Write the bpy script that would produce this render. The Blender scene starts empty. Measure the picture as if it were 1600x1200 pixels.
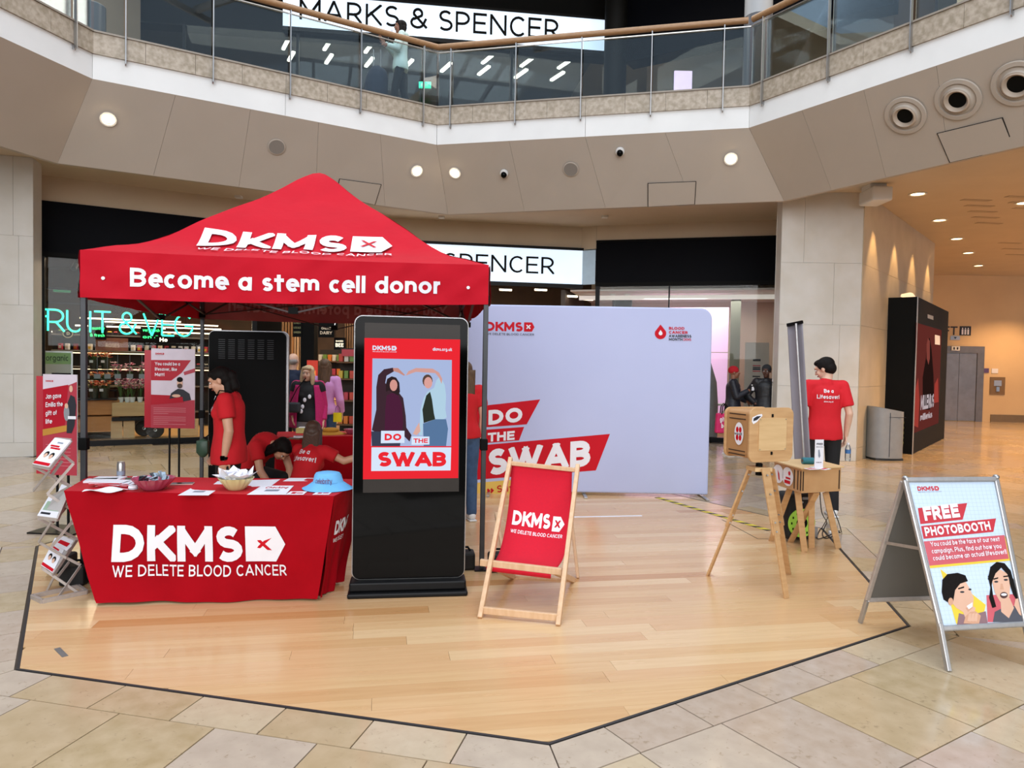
import bpy, bmesh, math, random
from mathutils import Vector, Matrix, Quaternion
V = Vector
random.seed(7)
sc = bpy.context.scene
col = sc.collection

# ------------------------------------------------------------------ camera, light, exposure
F_PX, ROLL, PITCH, EYE = 1109.0, .018, math.radians(1.7), 1.65
cam = bpy.data.cameras.new('camera'); cam.sensor_width = 36; cam.lens = 36 * F_PX / 1600; cam.clip_end = 200
camo = bpy.data.objects.new('camera', cam); col.objects.link(camo); sc.camera = camo
fwd = V((0, math.cos(PITCH), -math.sin(PITCH))); up0 = V((0, math.sin(PITCH), math.cos(PITCH))); rt0 = V((1, 0, 0))
a_ = math.asin(ROLL)
# world-up leans to the right in the picture by ROLL
rt = rt0 * math.cos(a_) + up0 * math.sin(a_); up = up0 * math.cos(a_) - rt0 * math.sin(a_)
camo.matrix_world = Matrix(((rt.x, up.x, -fwd.x, 0), (rt.y, up.y, -fwd.y, 0), (rt.z, up.z, -fwd.z, EYE), (0, 0, 0, 1)))

wd = bpy.data.worlds.new('sky'); sc.world = wd; wd.use_nodes = True
bg = wd.node_tree.nodes['Background']; bg.inputs[0].default_value = (.62, .78, 1, 1); bg.inputs[1].default_value = .9
sc.view_settings.view_transform = 'Standard'; sc.view_settings.look = 'None'
sc.view_settings.gamma = 1; sc.view_settings.use_curve_mapping = False
sc.view_settings.exposure = 0.0
sc.cycles.max_bounces = 7; sc.cycles.transparent_max_bounces = 16; sc.cycles.caustics_reflective = False; sc.cycles.caustics_refractive = False
sc.cycles.sample_clamp_indirect = 6; sc.cycles.use_denoising = True

def area(name, loc, size, power, color, rot=(0, 0, 0), sy=None, spread=180):
    l = bpy.data.lights.new(name, 'AREA'); l.energy = power; l.color = color; l.size = size
    if sy: l.shape = 'RECTANGLE'; l.size_y = sy
    l.spread = math.radians(spread)
    o = bpy.data.objects.new(name, l); o.location = loc; o.rotation_euler = rot; col.objects.link(o); return o
def spot(name, loc, aim, power, color, deg=70, blend=.5, r=.05):
    l = bpy.data.lights.new(name, 'SPOT'); l.energy = power; l.color = color; l.spot_size = math.radians(deg); l.spot_blend = blend; l.shadow_soft_size = r
    o = bpy.data.objects.new(name, l); o.location = loc
    o.rotation_euler = (V(aim) - V(loc)).to_track_quat('-Z', 'Y').to_euler(); col.objects.link(o); return o
# daylight through the glazed roof over the atrium, slightly towards the viewer's side
area('skylight_daylight', (-.4, 3.5, 15.2), 11, 1750, (.90, .95, 1.0), (0, 0, 0), 13)
# added fill behind the viewer to brighten soffit, piers and stall fronts
area('rear_fill_light', (0, -10.6, 6.6), 24, 3400, (.97, .98, 1.0), (math.radians(90), 0, 0), 9)
WARM = (1, .60, .30)
for x, y in ((8.7, 11.3), (10.3, 13.8), (12.2, 16.2), (14, 19), (16, 21.5), (12, 9), (14.5, 13), (17, 17)):
    spot('corridor_downlight', (x, y, 4.68), (x, y, 0), 620, WARM, 110, .6)
for k in (.1, .36, .62, .88):
    x, y = 6.2 + 4.15 * k, 12.71 + 4.89 * k
    spot('wall_washer', (x + .24, y - .2, 4.7), (x + .08, y - .07, 2.2), 170, (1, .60, .26), 50, .5)
area('food_hall_light', (-9, 16.5, 4.0), 5, 420, (1, .75, .5), (0, 0, 0), 4)
area('entrance_light', (-3, 17.5, 4.2), 3, 300, (1, .78, .55), (0, 0, 0), 4)
area('window_light', (4.3, 16.9, 3.2), 2.5, 75, (1, .95, .92), (0, 0, 0), 1.4)
area('gallery_light', (-1, 20, 9.9), 10, 160, (1, .85, .7), (0, 0, 0), 4)
area('walkway_light', (-2, 13.9, 10.2), 12, 260, (1, .93, .85), (0, 0, 0), 2)
area('walkway_light', (7.5, 9.5, 10.2), 3, 200, (1, .85, .7), (0, 0, 0), 5)

# ------------------------------------------------------------------ pixel of the photograph -> point in the place
def ray(x, y):
    d = rt * ((x - 800) / F_PX) - up * ((y - 600) / F_PX) + fwd
    return d
EYEP = V((0, 0, EYE))
def at(x, y, Y):
    r = ray(x, y); return EYEP + r * (Y / r.y)
def gz(x, y, z=0.0):
    r = ray(x, y); return EYEP + r * ((z - EYE) / r.z)
def onplane(x, y, p, n):
    r = ray(x, y); return EYEP + r * ((V(p) - EYEP).dot(V(n)) / r.dot(V(n)))

# ------------------------------------------------------------------ materials
def lin(c):
    if isinstance(c, str):
        c = c.lstrip('#'); c = [int(c[i:i + 2], 16) / 255 for i in (0, 2, 4)]
    return tuple(x / 12.92 if x <= .04045 else ((x + .055) / 1.055) ** 2.4 for x in c)
MATS = {}
def mat(name, c, rough=.5, metal=0, c2=None, scale=8, amount=.5, bump=0, bscale=60, emit=0, stretch=(1, 1, 1), coat=0, spec=.5, detail=4, ecol=None, trans=0, sheen=0, rvar=0):
    """principled material whose colour runs between c and c2 by a noise, with fine relief"""
    if name in MATS: return MATS[name]
    m = bpy.data.materials.new(name); m.use_nodes = True; nt = m.node_tree; N = nt.nodes; L = nt.links
    b = N['Principled BSDF']; c = lin(c)
    if c2 is None: c2 = tuple(x * .9 for x in c)
    else: c2 = lin(c2)
    tc = N.new('ShaderNodeTexCoord'); mp = N.new('ShaderNodeMapping'); mp.inputs['Scale'].default_value = stretch
    L.new(tc.outputs['Object'], mp.inputs[0])
    nz = N.new('ShaderNodeTexNoise'); nz.inputs['Scale'].default_value = scale; nz.inputs['Detail'].default_value = detail
    L.new(mp.outputs[0], nz.inputs['Vector'])
    rp = N.new('ShaderNodeMapRange'); rp.inputs[1].default_value = .5 - amount * .5; rp.inputs[2].default_value = .5 + amount * .5
    L.new(nz.outputs[0], rp.inputs[0])
    mx = N.new('ShaderNodeMix'); mx.data_type = 'RGBA'; mx.inputs[6].default_value = (*c, 1); mx.inputs[7].default_value = (*c2, 1)
    L.new(rp.outputs[0], mx.inputs[0]); L.new(mx.outputs[2], b.inputs['Base Color'])
    b.inputs['Roughness'].default_value = rough; b.inputs['Metallic'].default_value = metal
    b.inputs['Specular IOR Level'].default_value = spec; b.inputs['Coat Weight'].default_value = coat; b.inputs['Coat Roughness'].default_value = .08
    b.inputs['Transmission Weight'].default_value = trans
    if sheen: b.inputs['Sheen Weight'].default_value = sheen
    if rvar:
        r2 = N.new('ShaderNodeMapRange'); r2.inputs[3].default_value = rough - rvar; r2.inputs[4].default_value = rough + rvar
        L.new(nz.outputs[0], r2.inputs[0]); L.new(r2.outputs[0], b.inputs['Roughness'])
    if emit:
        L.new(mx.outputs[2], b.inputs['Emission Color']); b.inputs['Emission Strength'].default_value = emit
        if ecol: 
            b.inputs['Emission Color'].default_value = (*lin(ecol), 1)
    if bump:
        n2 = N.new('ShaderNodeTexNoise'); n2.inputs['Scale'].default_value = bscale; n2.inputs['Detail'].default_value = 3
        L.new(mp.outputs[0], n2.inputs['Vector'])
        bp = N.new('ShaderNodeBump'); bp.inputs['Strength'].default_value = bump; bp.inputs['Distance'].default_value = .01
        L.new(n2.outputs[0], bp.inputs['Height']); L.new(bp.outputs[0], b.inputs['Normal'])
    MATS[name] = m; return m
def glassmat(name, tint=(.9, .96, .95), refl=1.0, k=.95):
    m = bpy.data.materials.new(name); m.use_nodes = True; nt = m.node_tree; N = nt.nodes; L = nt.links
    N.remove(N['Principled BSDF']); out = N['Material Output']
    fr = N.new('ShaderNodeFresnel'); fr.inputs[0].default_value = 1.5
    t = N.new('ShaderNodeBsdfTransparent'); t.inputs[0].default_value = (*tint, 1)
    g = N.new('ShaderNodeBsdfGlossy'); g.inputs['Roughness'].default_value = .01; g.inputs[0].default_value = (refl, refl, refl, 1)
    mx = N.new('ShaderNodeMixShader'); ml = N.new('ShaderNodeMath'); ml.operation = 'MULTIPLY'; ml.inputs[1].default_value = k; ml.use_clamp = True
    L.new(fr.outputs[0], ml.inputs[0]); L.new(ml.outputs[0], mx.inputs[0]); L.new(t.outputs[0], mx.inputs[1]); L.new(g.outputs[0], mx.inputs[2])
    L.new(mx.outputs[0], out.inputs[0]); return m

RED = '#C8001E'
M = dict(
    red_cloth=mat('red_cloth', '#A20014', .85, c2='#980012', scale=5, bump=.7, bscale=6, spec=.15),
    tent_red=mat('tent_red', '#BE0822', .75, c2='#B60620', scale=4, bump=1.0, bscale=4.5, spec=.2),
    tent_in=mat('tent_underside', '#B06068', .8, c2='#A85860', scale=4, bump=.3, bscale=9),
    print_red=mat('print_red', '#C60820', .6, scale=3, spec=.2), poster_red=mat('poster_red', '#B00A26', .35, scale=3), poster_pink=mat('poster_pink', '#B23A4A', .35, scale=3),
    white_print=mat('white_print', '#ECECF4', .6, scale=3), ink=mat('dark_ink', '#22242E', .5, scale=3), grey_ink=mat('grey_ink', '#8890A0', .5, scale=3),
    yellow_print=mat('yellow_print', '#E4BE58', .5, scale=3),
    black_metal=mat('black_metal', '#0c0d0f', .45, .2, c2='#101113', spec=.25), dark_metal=mat('tent_steel', '#45474a', .45, .5, c2='#3c3e41'),
    steel=mat('brushed_steel', '#B8B8B8', .3, .9, c2='#A8A8A8', scale=30, stretch=(1, 1, .1)), alu=mat('anodised_aluminium', '#BDBDBE', .35, .7, c2='#AFAFB0', scale=30),
    rackalu=mat('rack_aluminium', '#C4BAB4', .45, .4, c2='#B4AAA4', scale=30),
    black_gloss=mat('black_gloss', '#030303', .06, c2='#040404', spec=.10), black_matt=mat('black_matt', '#040505', .6, c2='#060707', scale=4, spec=.12),
    navy_fascia=mat('navy_fascia', '#04060D', .6, c2='#05070e', scale=2, spec=.08), white_plaster=mat('white_plaster', '#DDDDDB', .7, c2='#D6D6D4', scale=2, bump=.02),
    soffit=mat('taupe_plaster', '#B6ADA2', .75, c2='#B1A89D', scale=1.3, bump=.03, bscale=30), beige=mat('beige_paint', '#CABBA4', .75, c2='#C2B39C', scale=1.5),
    corridor=mat('corridor_paint', '#D8BC92', .7, c2='#CDB088', scale=1), stone_wall=mat('limestone', '#CFCDC8', .5, c2='#C4C0B6', scale=2.2, amount=.4, bump=.05, bscale=25, detail=8),
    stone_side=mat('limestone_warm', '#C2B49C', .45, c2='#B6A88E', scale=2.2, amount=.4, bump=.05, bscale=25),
    edge_stone=mat('fossil_stone', '#AEA191', .45, c2='#8F8370', scale=15, amount=.3, bump=.08, bscale=40, detail=10),
    oak=mat('oiled_oak', '#9E7A54', .4, c2='#8A6542', scale=6, stretch=(1, 8, 8)), plywood=mat('birch_plywood', '#CDA678', .55, c2='#B98F60', scale=5, amount=.5, stretch=(1, 1, 7), detail=6),
    ply_light=mat('pale_plywood', '#D8B888', .5, c2='#C9A677', scale=4, stretch=(1, 1, 7), detail=6), ply_dark=mat('plywood_slot', '#3a2616', .8), beech=mat('beech', '#D9B794', .5, c2='#C9A27B', scale=14, stretch=(3, 3, .6)),
    canvas=mat('red_canvas', '#CE0628', .9, c2='#C2082A', scale=60, amount=.8, bump=.15, bscale=300), tee=mat('red_tee', '#C8101E', .85, c2='#BC0C1A', scale=6, bump=.5, bscale=7),
    tee2=mat('red_tee_back', '#CF1222', .85, c2='#C60E1E', scale=6, bump=.5, bscale=7),
    skin=mat('skin', '#D0A084', .5, c2='#C79679', scale=8), skin2=mat('skin_dark', '#5A3A2C', .5, c2='#50342A', scale=8), skin3=mat('skin_fair', '#DDB49C', .5, c2='#D2A78E', scale=8),
    skin4=mat('skin_brown', '#8A5C46', .5, c2='#80543E', scale=8),
    hair_black=mat('black_hair', '#0e0b0a', .65, c2='#161110', spec=.15, scale=40, stretch=(4, 4, .5), bump=.4, bscale=60), hair_brown=mat('brown_hair', '#3c2a20', .45, c2='#5a4234', scale=30, stretch=(4, 4, .4), bump=.4, bscale=60),
    hair_blond=mat('blond_hair', '#D8C09A', .5, c2='#B89870', scale=25, stretch=(4, 4, .5), bump=.5, bscale=50), hair_grey=mat('grey_hair', '#9a9590', .6, c2='#847c76', scale=40),
    hair_long=mat('long_brown_hair', '#43301f', .55, c2='#6b4e34', scale=30, stretch=(4, 4, .4), bump=.4, bscale=60),
    black_cloth=mat('black_cloth', '#101012', .85, c2='#17171a', scale=6, bump=.4, bscale=10), denim=mat('denim', '#2E4564', .85, c2='#3d587c', scale=20, bump=.3, bscale=12),
    denim_dark=mat('dark_denim', '#1c2a40', .85, c2='#263650', scale=20, bump=.3, bscale=12), navy=mat('navy_cloth', '#1B2740', .85, c2='#151f34', scale=6, bump=.3, bscale=9),
    puffer=mat('black_puffer', '#16181e', .5, c2='#0e0f14', scale=5, bump=.8, bscale=14, stretch=(.3, .3, 2)), puffer_navy=mat('navy_puffer', '#161b2a', .5, c2='#10141f', scale=5, bump=.8, bscale=14, stretch=(.3, .3, 2)),
    pink_coat=mat('pink_coat', '#C2206A', .9, c2='#A81858', scale=50, amount=.9, bump=.5, bscale=80), lilac=mat('lilac_cloth', '#D79ACF', .85, c2='#C98AC2', scale=7, bump=.5, bscale=10),
    grey_cloth=mat('grey_cloth', '#8F9299', .85, scale=8), mint=mat('pale_mint_cloth', '#CFE0DA', .85, c2='#BFD2CC', scale=8, bump=.3, bscale=10),
    white_shoe=mat('white_rubber', '#E4E4E4', .6), eye_white=mat('eye_white', '#E8E4E0', .3), eye_dark=mat('eye_dark', '#1a100c', .2), lips=mat('lips', '#A85850', .45), lips_dark=mat('lips_dark', '#4a2a26', .45),
    paper=mat('paper', '#E8E8EE', .7, c2='#E0E0E8', scale=4), paper_pink=mat('pink_paper', '#D88890', .7), card=mat('brown_card', '#6a4a30', .8),
    rubber=mat('black_rubber', '#0d0d0e', .7), screen_black=mat('screen_off', '#302d2b', .1, c2='#2e2b29', emit=.6, spec=.08),
    glass=glassmat('window_glass', (.93, .95, .94), .9, .3), rail_glass=glassmat('balustrade_glass', (.84, .91, .92), 1.0, .8), dark_gap=mat('dark_gap', '#1a1510', .9),
    yellow=mat('hazard_yellow', '#E2CE2C', .5), hblack=mat('hazard_black', '#1a1a1a', .5),
)

# ------------------------------------------------------------------ object helpers
FRAMES = {}
def link(o, parent=None):
    col.objects.link(o)
    if parent is not None: o.parent = parent
    return o
def tag(o, label=None, cat=None, group=None, kind=None):
    if label: o['label'] = label
    if cat: o['category'] = cat
    if group: o['group'] = group
    if kind: o['kind'] = kind
    return o
def thing(name, label, cat, loc=(0, 0, 0), rotz=0, group=None):
    o = bpy.data.objects.new(name, None); o.empty_display_size = .1; o.location = loc; o.rotation_euler = (0, 0, rotz); link(o)
    FRAMES[o.name] = Matrix.Translation(V(loc)) @ Matrix.Rotation(rotz, 4, 'Z')
    return tag(o, label, cat, group)
def structure(name, loc=(0, 0, 0)):
    o = bpy.data.objects.new(name, None); o.location = loc; link(o); FRAMES[o.name] = Matrix.Translation(V(loc)); o['kind'] = 'structure'; return o
def clone(root, loc, rotz=0, label=None, group=None):
    def cp(o, p):
        c = o.copy(); col.objects.link(c)
        if p is not None: c.parent = p
        for ch in kids.get(o.name, []): cp(ch, c)
        return c
    kids = {}
    for o in col.objects:
        if o.parent: kids.setdefault(o.parent.name, []).append(o)
    c = cp(root, None); c.location = loc; c.rotation_euler = (0, 0, rotz); FRAMES[c.name] = Matrix.Translation(V(loc)) @ Matrix.Rotation(rotz, 4, 'Z')
    if label: c['label'] = label
    if group: c['group'] = group
    return c

ORD = ['first', 'second', 'third', 'fourth', 'fifth', 'sixth', 'seventh', 'eighth', 'ninth', 'tenth', 'eleventh', 'twelfth', 'thirteenth', 'fourteenth', 'fifteenth', 'sixteenth', 'seventeenth', 'eighteenth', 'nineteenth', 'twentieth', 'twenty-first', 'twenty-second']
class MB:
    def __init__(s): s.v = []; s.f = []
    def add(s, vs, fs):
        n = len(s.v); s.v += [V(v) for v in vs]; s.f += [tuple(i + n for i in f) for f in fs]; return s
    def box(s, c, d, rz=0, R=None):
        c = V(c); x, y, z = d[0] / 2, d[1] / 2, d[2] / 2
        vs = [V((i * x, j * y, k * z)) for k in (-1, 1) for j in (-1, 1) for i in (-1, 1)]
        if R is None: R = Matrix.Rotation(rz, 3, 'Z')
        return s.add([c + R @ v for v in vs], [(0, 2, 3, 1), (4, 5, 7, 6), (0, 1, 5, 4), (2, 6, 7, 3), (0, 4, 6, 2), (1, 3, 7, 5)])
    def beam(s, a, b, w, t, side=None):
        """box from a to b; width w across 'side', thickness t"""
        a = V(a); b = V(b); d = (b - a); L = d.length; d.normalize()
        if side is None: side = V((0, 0, 1)) if abs(d.z) < .9 else V((1, 0, 0))
        side = V(side); side = (side - d * side.dot(d)).normalized(); n = d.cross(side)
        R = Matrix((d, side, n)).transposed()
        return s.box((a + b) / 2, (L, w, t), R=R)
    def cyl(s, a, b, r0, r1=None, n=12, cap=True):
        r1 = r0 if r1 is None else r1; a = V(a); b = V(b); d = (b - a).normalized()
        u = d.orthogonal().normalized(); w = d.cross(u)
        ring = lambda p, r: [p + (u * math.cos(2 * math.pi * i / n) + w * math.sin(2 * math.pi * i / n)) * r for i in range(n)]
        fs = [(i, (i + 1) % n, n + (i + 1) % n, n + i) for i in range(n)]
        if cap: fs += [tuple(range(n - 1, -1, -1)), tuple(range(n, 2 * n))]
        return s.add(ring(a, r0) + ring(b, r1), fs)
    def tube(s, pts, r, n=8):
        pts = [V(p) for p in pts]; k = len(pts); vs = []; prev = None
        for i, p in enumerate(pts):
            d = (pts[min(i + 1, k - 1)] - pts[max(i - 1, 0)]).normalized()
            if prev is None: u = d.orthogonal().normalized()
            else:
                u = (prev - d * prev.dot(d)); u = u.normalized() if u.length > 1e-6 else d.orthogonal().normalized()
            prev = u; w = d.cross(u); rr = r[i] if isinstance(r, (list, tuple)) else r
            vs += [p + (u * math.cos(2 * math.pi * j / n) + w * math.sin(2 * math.pi * j / n)) * rr for j in range(n)]
        fs = [(i * n + j, i * n + (j + 1) % n, (i + 1) * n + (j + 1) % n, (i + 1) * n + j) for i in range(k - 1) for j in range(n)]
        fs += [tuple(range(n - 1, -1, -1)), tuple(range((k - 1) * n, k * n))]
        return s.add(vs, fs)
    def ell(s, c, r, R=None, nu=14, nv=9):
        c = V(c); vs = []; fs = []
        if not hasattr(r, '__len__'): r = (r, r, r)
        for j in range(1, nv):
            t = math.pi * j / nv
            for i in range(nu):
                p = 2 * math.pi * i / nu; v = V((r[0] * math.sin(t) * math.cos(p), r[1] * math.sin(t) * math.sin(p), r[2] * math.cos(t)))
                vs.append(c + (R @ v if R else v))
        t0 = V((0, 0, r[2])); vs.append(c + (R @ t0 if R else t0)); vs.append(c - (R @ t0 if R else t0)); T = len(vs) - 2
        for j in range(nv - 2):
            for i in range(nu):
                a = j * nu + i; b = j * nu + (i + 1) % nu; fs.append((a, a + nu, b + nu, b))
        for i in range(nu):
            fs.append((T, i, (i + 1) % nu)); b = (nv - 2) * nu; fs.append((T + 1, b + (i + 1) % nu, b + i))
        return s.add(vs, fs)
    def cap(s, a, b, r0, r1=None, n=12):
        r1 = r0 if r1 is None else r1
        s.cyl(a, b, r0, r1, n); s.ell(a, r0, None, n, 8); s.ell(b, r1, None, n, 8); return s
    def lathe(s, prof, c=(0, 0, 0), n=24, wob=None):
        c = V(c); vs = []
        for k, (r, z) in enumerate(prof):
            for i in range(n):
                a = 2 * math.pi * i / n; rr = r * (wob(a, z) if wob else 1); vs.append(c + V((rr * math.cos(a), rr * math.sin(a), z)))
        K = len(prof); fs = [(k * n + i, k * n + (i + 1) % n, (k + 1) * n + (i + 1) % n, (k + 1) * n + i) for k in range(K - 1) for i in range(n)]
        if prof[0][0] > 1e-5: fs.append(tuple(range(n - 1, -1, -1)))
        if prof[-1][0] > 1e-5: fs.append(tuple(range((K - 1) * n, K * n)))
        return s.add(vs, fs)
    def prism(s, poly, depth):
        """poly: 3-D points of a planar outline; depth: vector"""
        n = len(poly); depth = V(depth); P = [V(p) for p in poly]
        return s.add(P + [p + depth for p in P], [tuple(range(n - 1, -1, -1)), tuple(range(n, 2 * n))] + [(i, (i + 1) % n, n + (i + 1) % n, n + i) for i in range(n)])
    def grid(s, fn, nu, nv, closed=False):
        vs = [fn(i / nu, j / nv) for j in range(nv + 1) for i in range(nu + 1)]
        return s.add(vs, [(j * (nu + 1) + i, j * (nu + 1) + i + 1, (j + 1) * (nu + 1) + i + 1, (j + 1) * (nu + 1) + i) for j in range(nv) for i in range(nu)])
    def build(s, name, m, parent=None, world=False, smooth=False, bevel=0, solid=0, remesh=0, relax=4, label=None, kind=None, seg=2):
        vs = s.v
        if parent is not None and world:
            p = parent
            while p.parent is not None: p = p.parent
            I = FRAMES[p.name].inverted() if p.name in FRAMES else Matrix()
            vs = [I @ v for v in vs]
        me = bpy.data.meshes.new(name); me.from_pydata([tuple(v) for v in vs], [], s.f); me.update()
        me.materials.append(m if not isinstance(m, str) else M[m])
        o = bpy.data.objects.new(name, me); link(o, parent)
        mods = False
        if remesh:
            md = o.modifiers.new('r', 'REMESH'); md.mode = 'VOXEL'; md.voxel_size = remesh; md.use_smooth_shade = True
            if relax: md = o.modifiers.new('s', 'SMOOTH'); md.iterations = relax; md.factor = .5
            dg = bpy.context.evaluated_depsgraph_get(); ev = o.evaluated_get(dg); nm = bpy.data.meshes.new_from_object(ev)
            o.modifiers.clear(); o.data = nm; bpy.data.meshes.remove(me); nm.name = name
            for pl in nm.polygons: pl.use_smooth = True
            if not nm.materials: nm.materials.append(m if not isinstance(m, str) else M[m])
        else:
            bm = bmesh.new(); bm.from_mesh(me)
            if not solid: 
                bmesh.ops.recalc_face_normals(bm, faces=bm.faces)
            bm.to_mesh(me); bm.free()
            if smooth:
                for pl in me.polygons: pl.use_smooth = True
                try: me.set_sharp_from_angle(angle=math.radians(40))
                except Exception: pass
        if solid: md = o.modifiers.new('solid', 'SOLIDIFY'); md.thickness = solid; md.offset = 0
        if bevel: md = o.modifiers.new('bevel', 'BEVEL'); md.width = bevel; md.segments = seg; md.limit_method = 'ANGLE'; md.harden_normals = False
        if label: o['label'] = label
        if kind: o['kind'] = kind
        return o

def clip(poly, planes):
    """convex clip of 2-D polygon by half planes (point, inward normal)"""
    for p, n in planes:
        out = []
        for i in range(len(poly)):
            a = poly[i]; b = poly[(i + 1) % len(poly)]
            da = (a[0] - p[0]) * n[0] + (a[1] - p[1]) * n[1]; db = (b[0] - p[0]) * n[0] + (b[1] - p[1]) * n[1]
            if da >= 0: out.append(a)
            if (da > 0 > db) or (da < 0 < db):
                t = da / (da - db); out.append((a[0] + (b[0] - a[0]) * t, a[1] + (b[1] - a[1]) * t))
        poly = out
        if len(poly) < 3: return []
    return poly

# ------------------------------------------------------------------ lettering: strokes of a geometric sans
GL = {
'A': (.78, 'M0 0 L.5 1.04|M1 0 L.5 1.04|M.2 .3 L.8 .3'), 'B': (.6, 'M0 0 L0 1|M0 1 L.45 1 A.45 .76 .5 .24 90 -90 L0 .52|M.4 .52 L.5 .52 A.5 .26 .5 .26 90 -90 L0 0'),
'C': (.74, 'A.5 .5 .5 .5 45 315'), 'D': (.72, 'M0 0 L0 1|M0 1 L.35 1 A.35 .5 .65 .5 90 -90 L0 0'), 'E': (.55, 'M0 0 L0 1|M0 1 L1 1|M0 .52 L.9 .52|M0 0 L1 0'),
'F': (.55, 'M0 0 L0 1|M0 1 L1 1|M0 .5 L.9 .5'), 'G': (.78, 'A.5 .5 .5 .5 45 360 L.55 .5'), 'H': (.68, 'M0 0 L0 1|M1 0 L1 1|M0 .52 L1 .52'), 'I': (0, 'M0 0 L0 1'),
'J': (.45, 'M1 1 L1 .3 A.5 .3 .5 .3 0 -160'), 'K': (.66, 'M0 0 L0 1|M0 .35 L.97 1.02|M.3 .58 L1.02 -.02'), 'L': (.5, 'M0 0 L0 1|M0 0 L1 0'),
'M': (.86, 'M0 0 L0 1|M0 1 L.5 .24|M.5 .24 L1 1|M1 0 L1 1'), 'N': (.7, 'M0 0 L0 1|M0 1.02 L1 -.02|M1 0 L1 1'), 'O': (.84, 'A.5 .5 .5 .5 0 360'),
'P': (.58, 'M0 0 L0 1|M0 1 L.45 1 A.45 .7 .55 .3 90 -90 L0 .4'), 'Q': (.84, 'A.5 .5 .5 .5 0 360|M.62 .3 L1 -.02'), 'R': (.6, 'M0 0 L0 1|M0 1 L.45 1 A.45 .71 .5 .29 90 -90 L0 .42|M.5 .42 L1.03 -.02'),
'S': (.58, 'A.5 .755 .44 .245 35 270 L.5 .51 A.5 .255 .5 .255 90 -145'), 'T': (.66, 'M0 1 L1 1|M.5 0 L.5 1'), 'U': (.66, 'M0 1 L0 .4 A.5 .4 .5 .4 180 360 L1 1'),
'V': (.76, 'M0 1 L.5 -.04|M1 1 L.5 -.04'), 'W': (1.15, 'M0 1 L.27 -.03|M.27 -.03 L.5 .95|M.5 .95 L.73 -.03|M.73 -.03 L1 1'), 'X': (.66, 'M0 1 L1 0|M0 0 L1 1'), 'Y': (.7, 'M0 1 L.5 .42|M1 1 L.5 .42|M.5 0 L.5 .45'),
'Z': (.6, 'M0 1 L1 1|M1 1 L0 0|M0 0 L1 0'), '&': (.7, 'M1.05 0 L.22 .68 A.45 .77 .28 .23 200 -30 L.2 .46 A.42 .27 .42 .27 130 340 L1 .5'),
'a': (.5, 'A.5 .34 .5 .34 0 360|M1 0 L1 .68'), 'b': (.5, 'A.5 .34 .5 .34 0 360|M0 0 L0 1'), 'c': (.46, 'A.5 .34 .5 .34 50 310'), 'd': (.5, 'A.5 .34 .5 .34 0 360|M1 0 L1 1'),
'e': (.5, 'M.02 .34 L1 .34 A.5 .34 .5 .34 0 315'), 'f': (.26, 'M.35 0 L.35 .8 A.8 .8 .45 .2 180 90 L1 1|M-.1 .65 L1 .65'), 'g': (.5, 'A.5 .34 .5 .34 0 360|M1 .68 L1 -.05 A.5 -.02 .5 .26 0 -150'),
'h': (.44, 'M0 0 L0 1|M0 .4 A.5 .4 .5 .28 180 0 L1 0'), 'i': (0, 'M0 0 L0 .68|M0 .93 L0 .98'), 'j': (.1, 'M1 .68 L1 -.1 A0 -.1 1 .18 0 -80|M1 .93 L1 .98'), 'k': (.44, 'M0 0 L0 1|M0 .24 L.95 .7|M.35 .4 L1 -.02'),
'l': (0, 'M0 0 L0 1'), 'm': (.78, 'M0 0 L0 .68|M0 .44 A.25 .44 .25 .24 180 0 L.5 0|M.5 .44 A.75 .44 .25 .24 180 0 L1 0'), 'n': (.44, 'M0 0 L0 .68|M0 .4 A.5 .4 .5 .28 180 0 L1 0'), 'o': (.52, 'A.5 .34 .5 .34 0 360'),
'p': (.5, 'A.5 .34 .5 .34 0 360|M0 -.3 L0 .68'), 'q': (.5, 'A.5 .34 .5 .34 0 360|M1 -.3 L1 .68'), 'r': (.28, 'M0 0 L0 .68|M0 .4 A.8 .4 .8 .28 180 80'), 's': (.36, 'A.5 .51 .45 .17 30 270 L.5 .34 A.5 .17 .5 .17 90 -150'),
't': (.28, 'M.4 0 L.4 .9|M-.1 .65 L1 .65'), 'u': (.44, 'M0 .68 L0 .28 A.5 .28 .5 .28 180 360 L1 .28|M1 0 L1 .68'), 'v': (.5, 'M0 .7 L.5 -.02|M1 .7 L.5 -.02'), 'w': (.76, 'M0 .7 L.27 -.02|M.27 -.02 L.5 .66|M.5 .66 L.73 -.02|M.73 -.02 L1 .7'),
'x': (.46, 'M0 .68 L1 0|M0 0 L1 .68'), 'y': (.5, 'M0 .7 L.5 0|M1 .7 L.3 -.34'), 'z': (.42, 'M0 .68 L1 .68|M1 .68 L0 0|M0 0 L1 0'),
'!': (0, 'M0 .3 L0 1|M0 0 L0 .05'), '.': (0, 'M0 0 L0 .04'), ',': (.06, 'M1 .06 L0 -.12'), '-': (.3, 'M0 .4 L1 .4'), '>': (.3, 'M0 .7 L1 .35 L0 0'), "'": (0, 'M0 .8 L0 1'), '?': (.4, 'A.5 .75 .5 .25 170 -60 L.5 .45 L.5 .3|M.5 0 L.5 .04'),
'0': (.6, 'A.5 .5 .5 .5 0 360'), '1': (.25, 'M0 .8 L1 1|M1 0 L1 1'),
}
KERN = {'c': .09, 'C': .10, 'r': .07, 'L': .08, 'e': .04, 'T': .05, 'f': .04, 'k': .03, 'K': .04, 'F': .05, 'S': .02}
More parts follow.
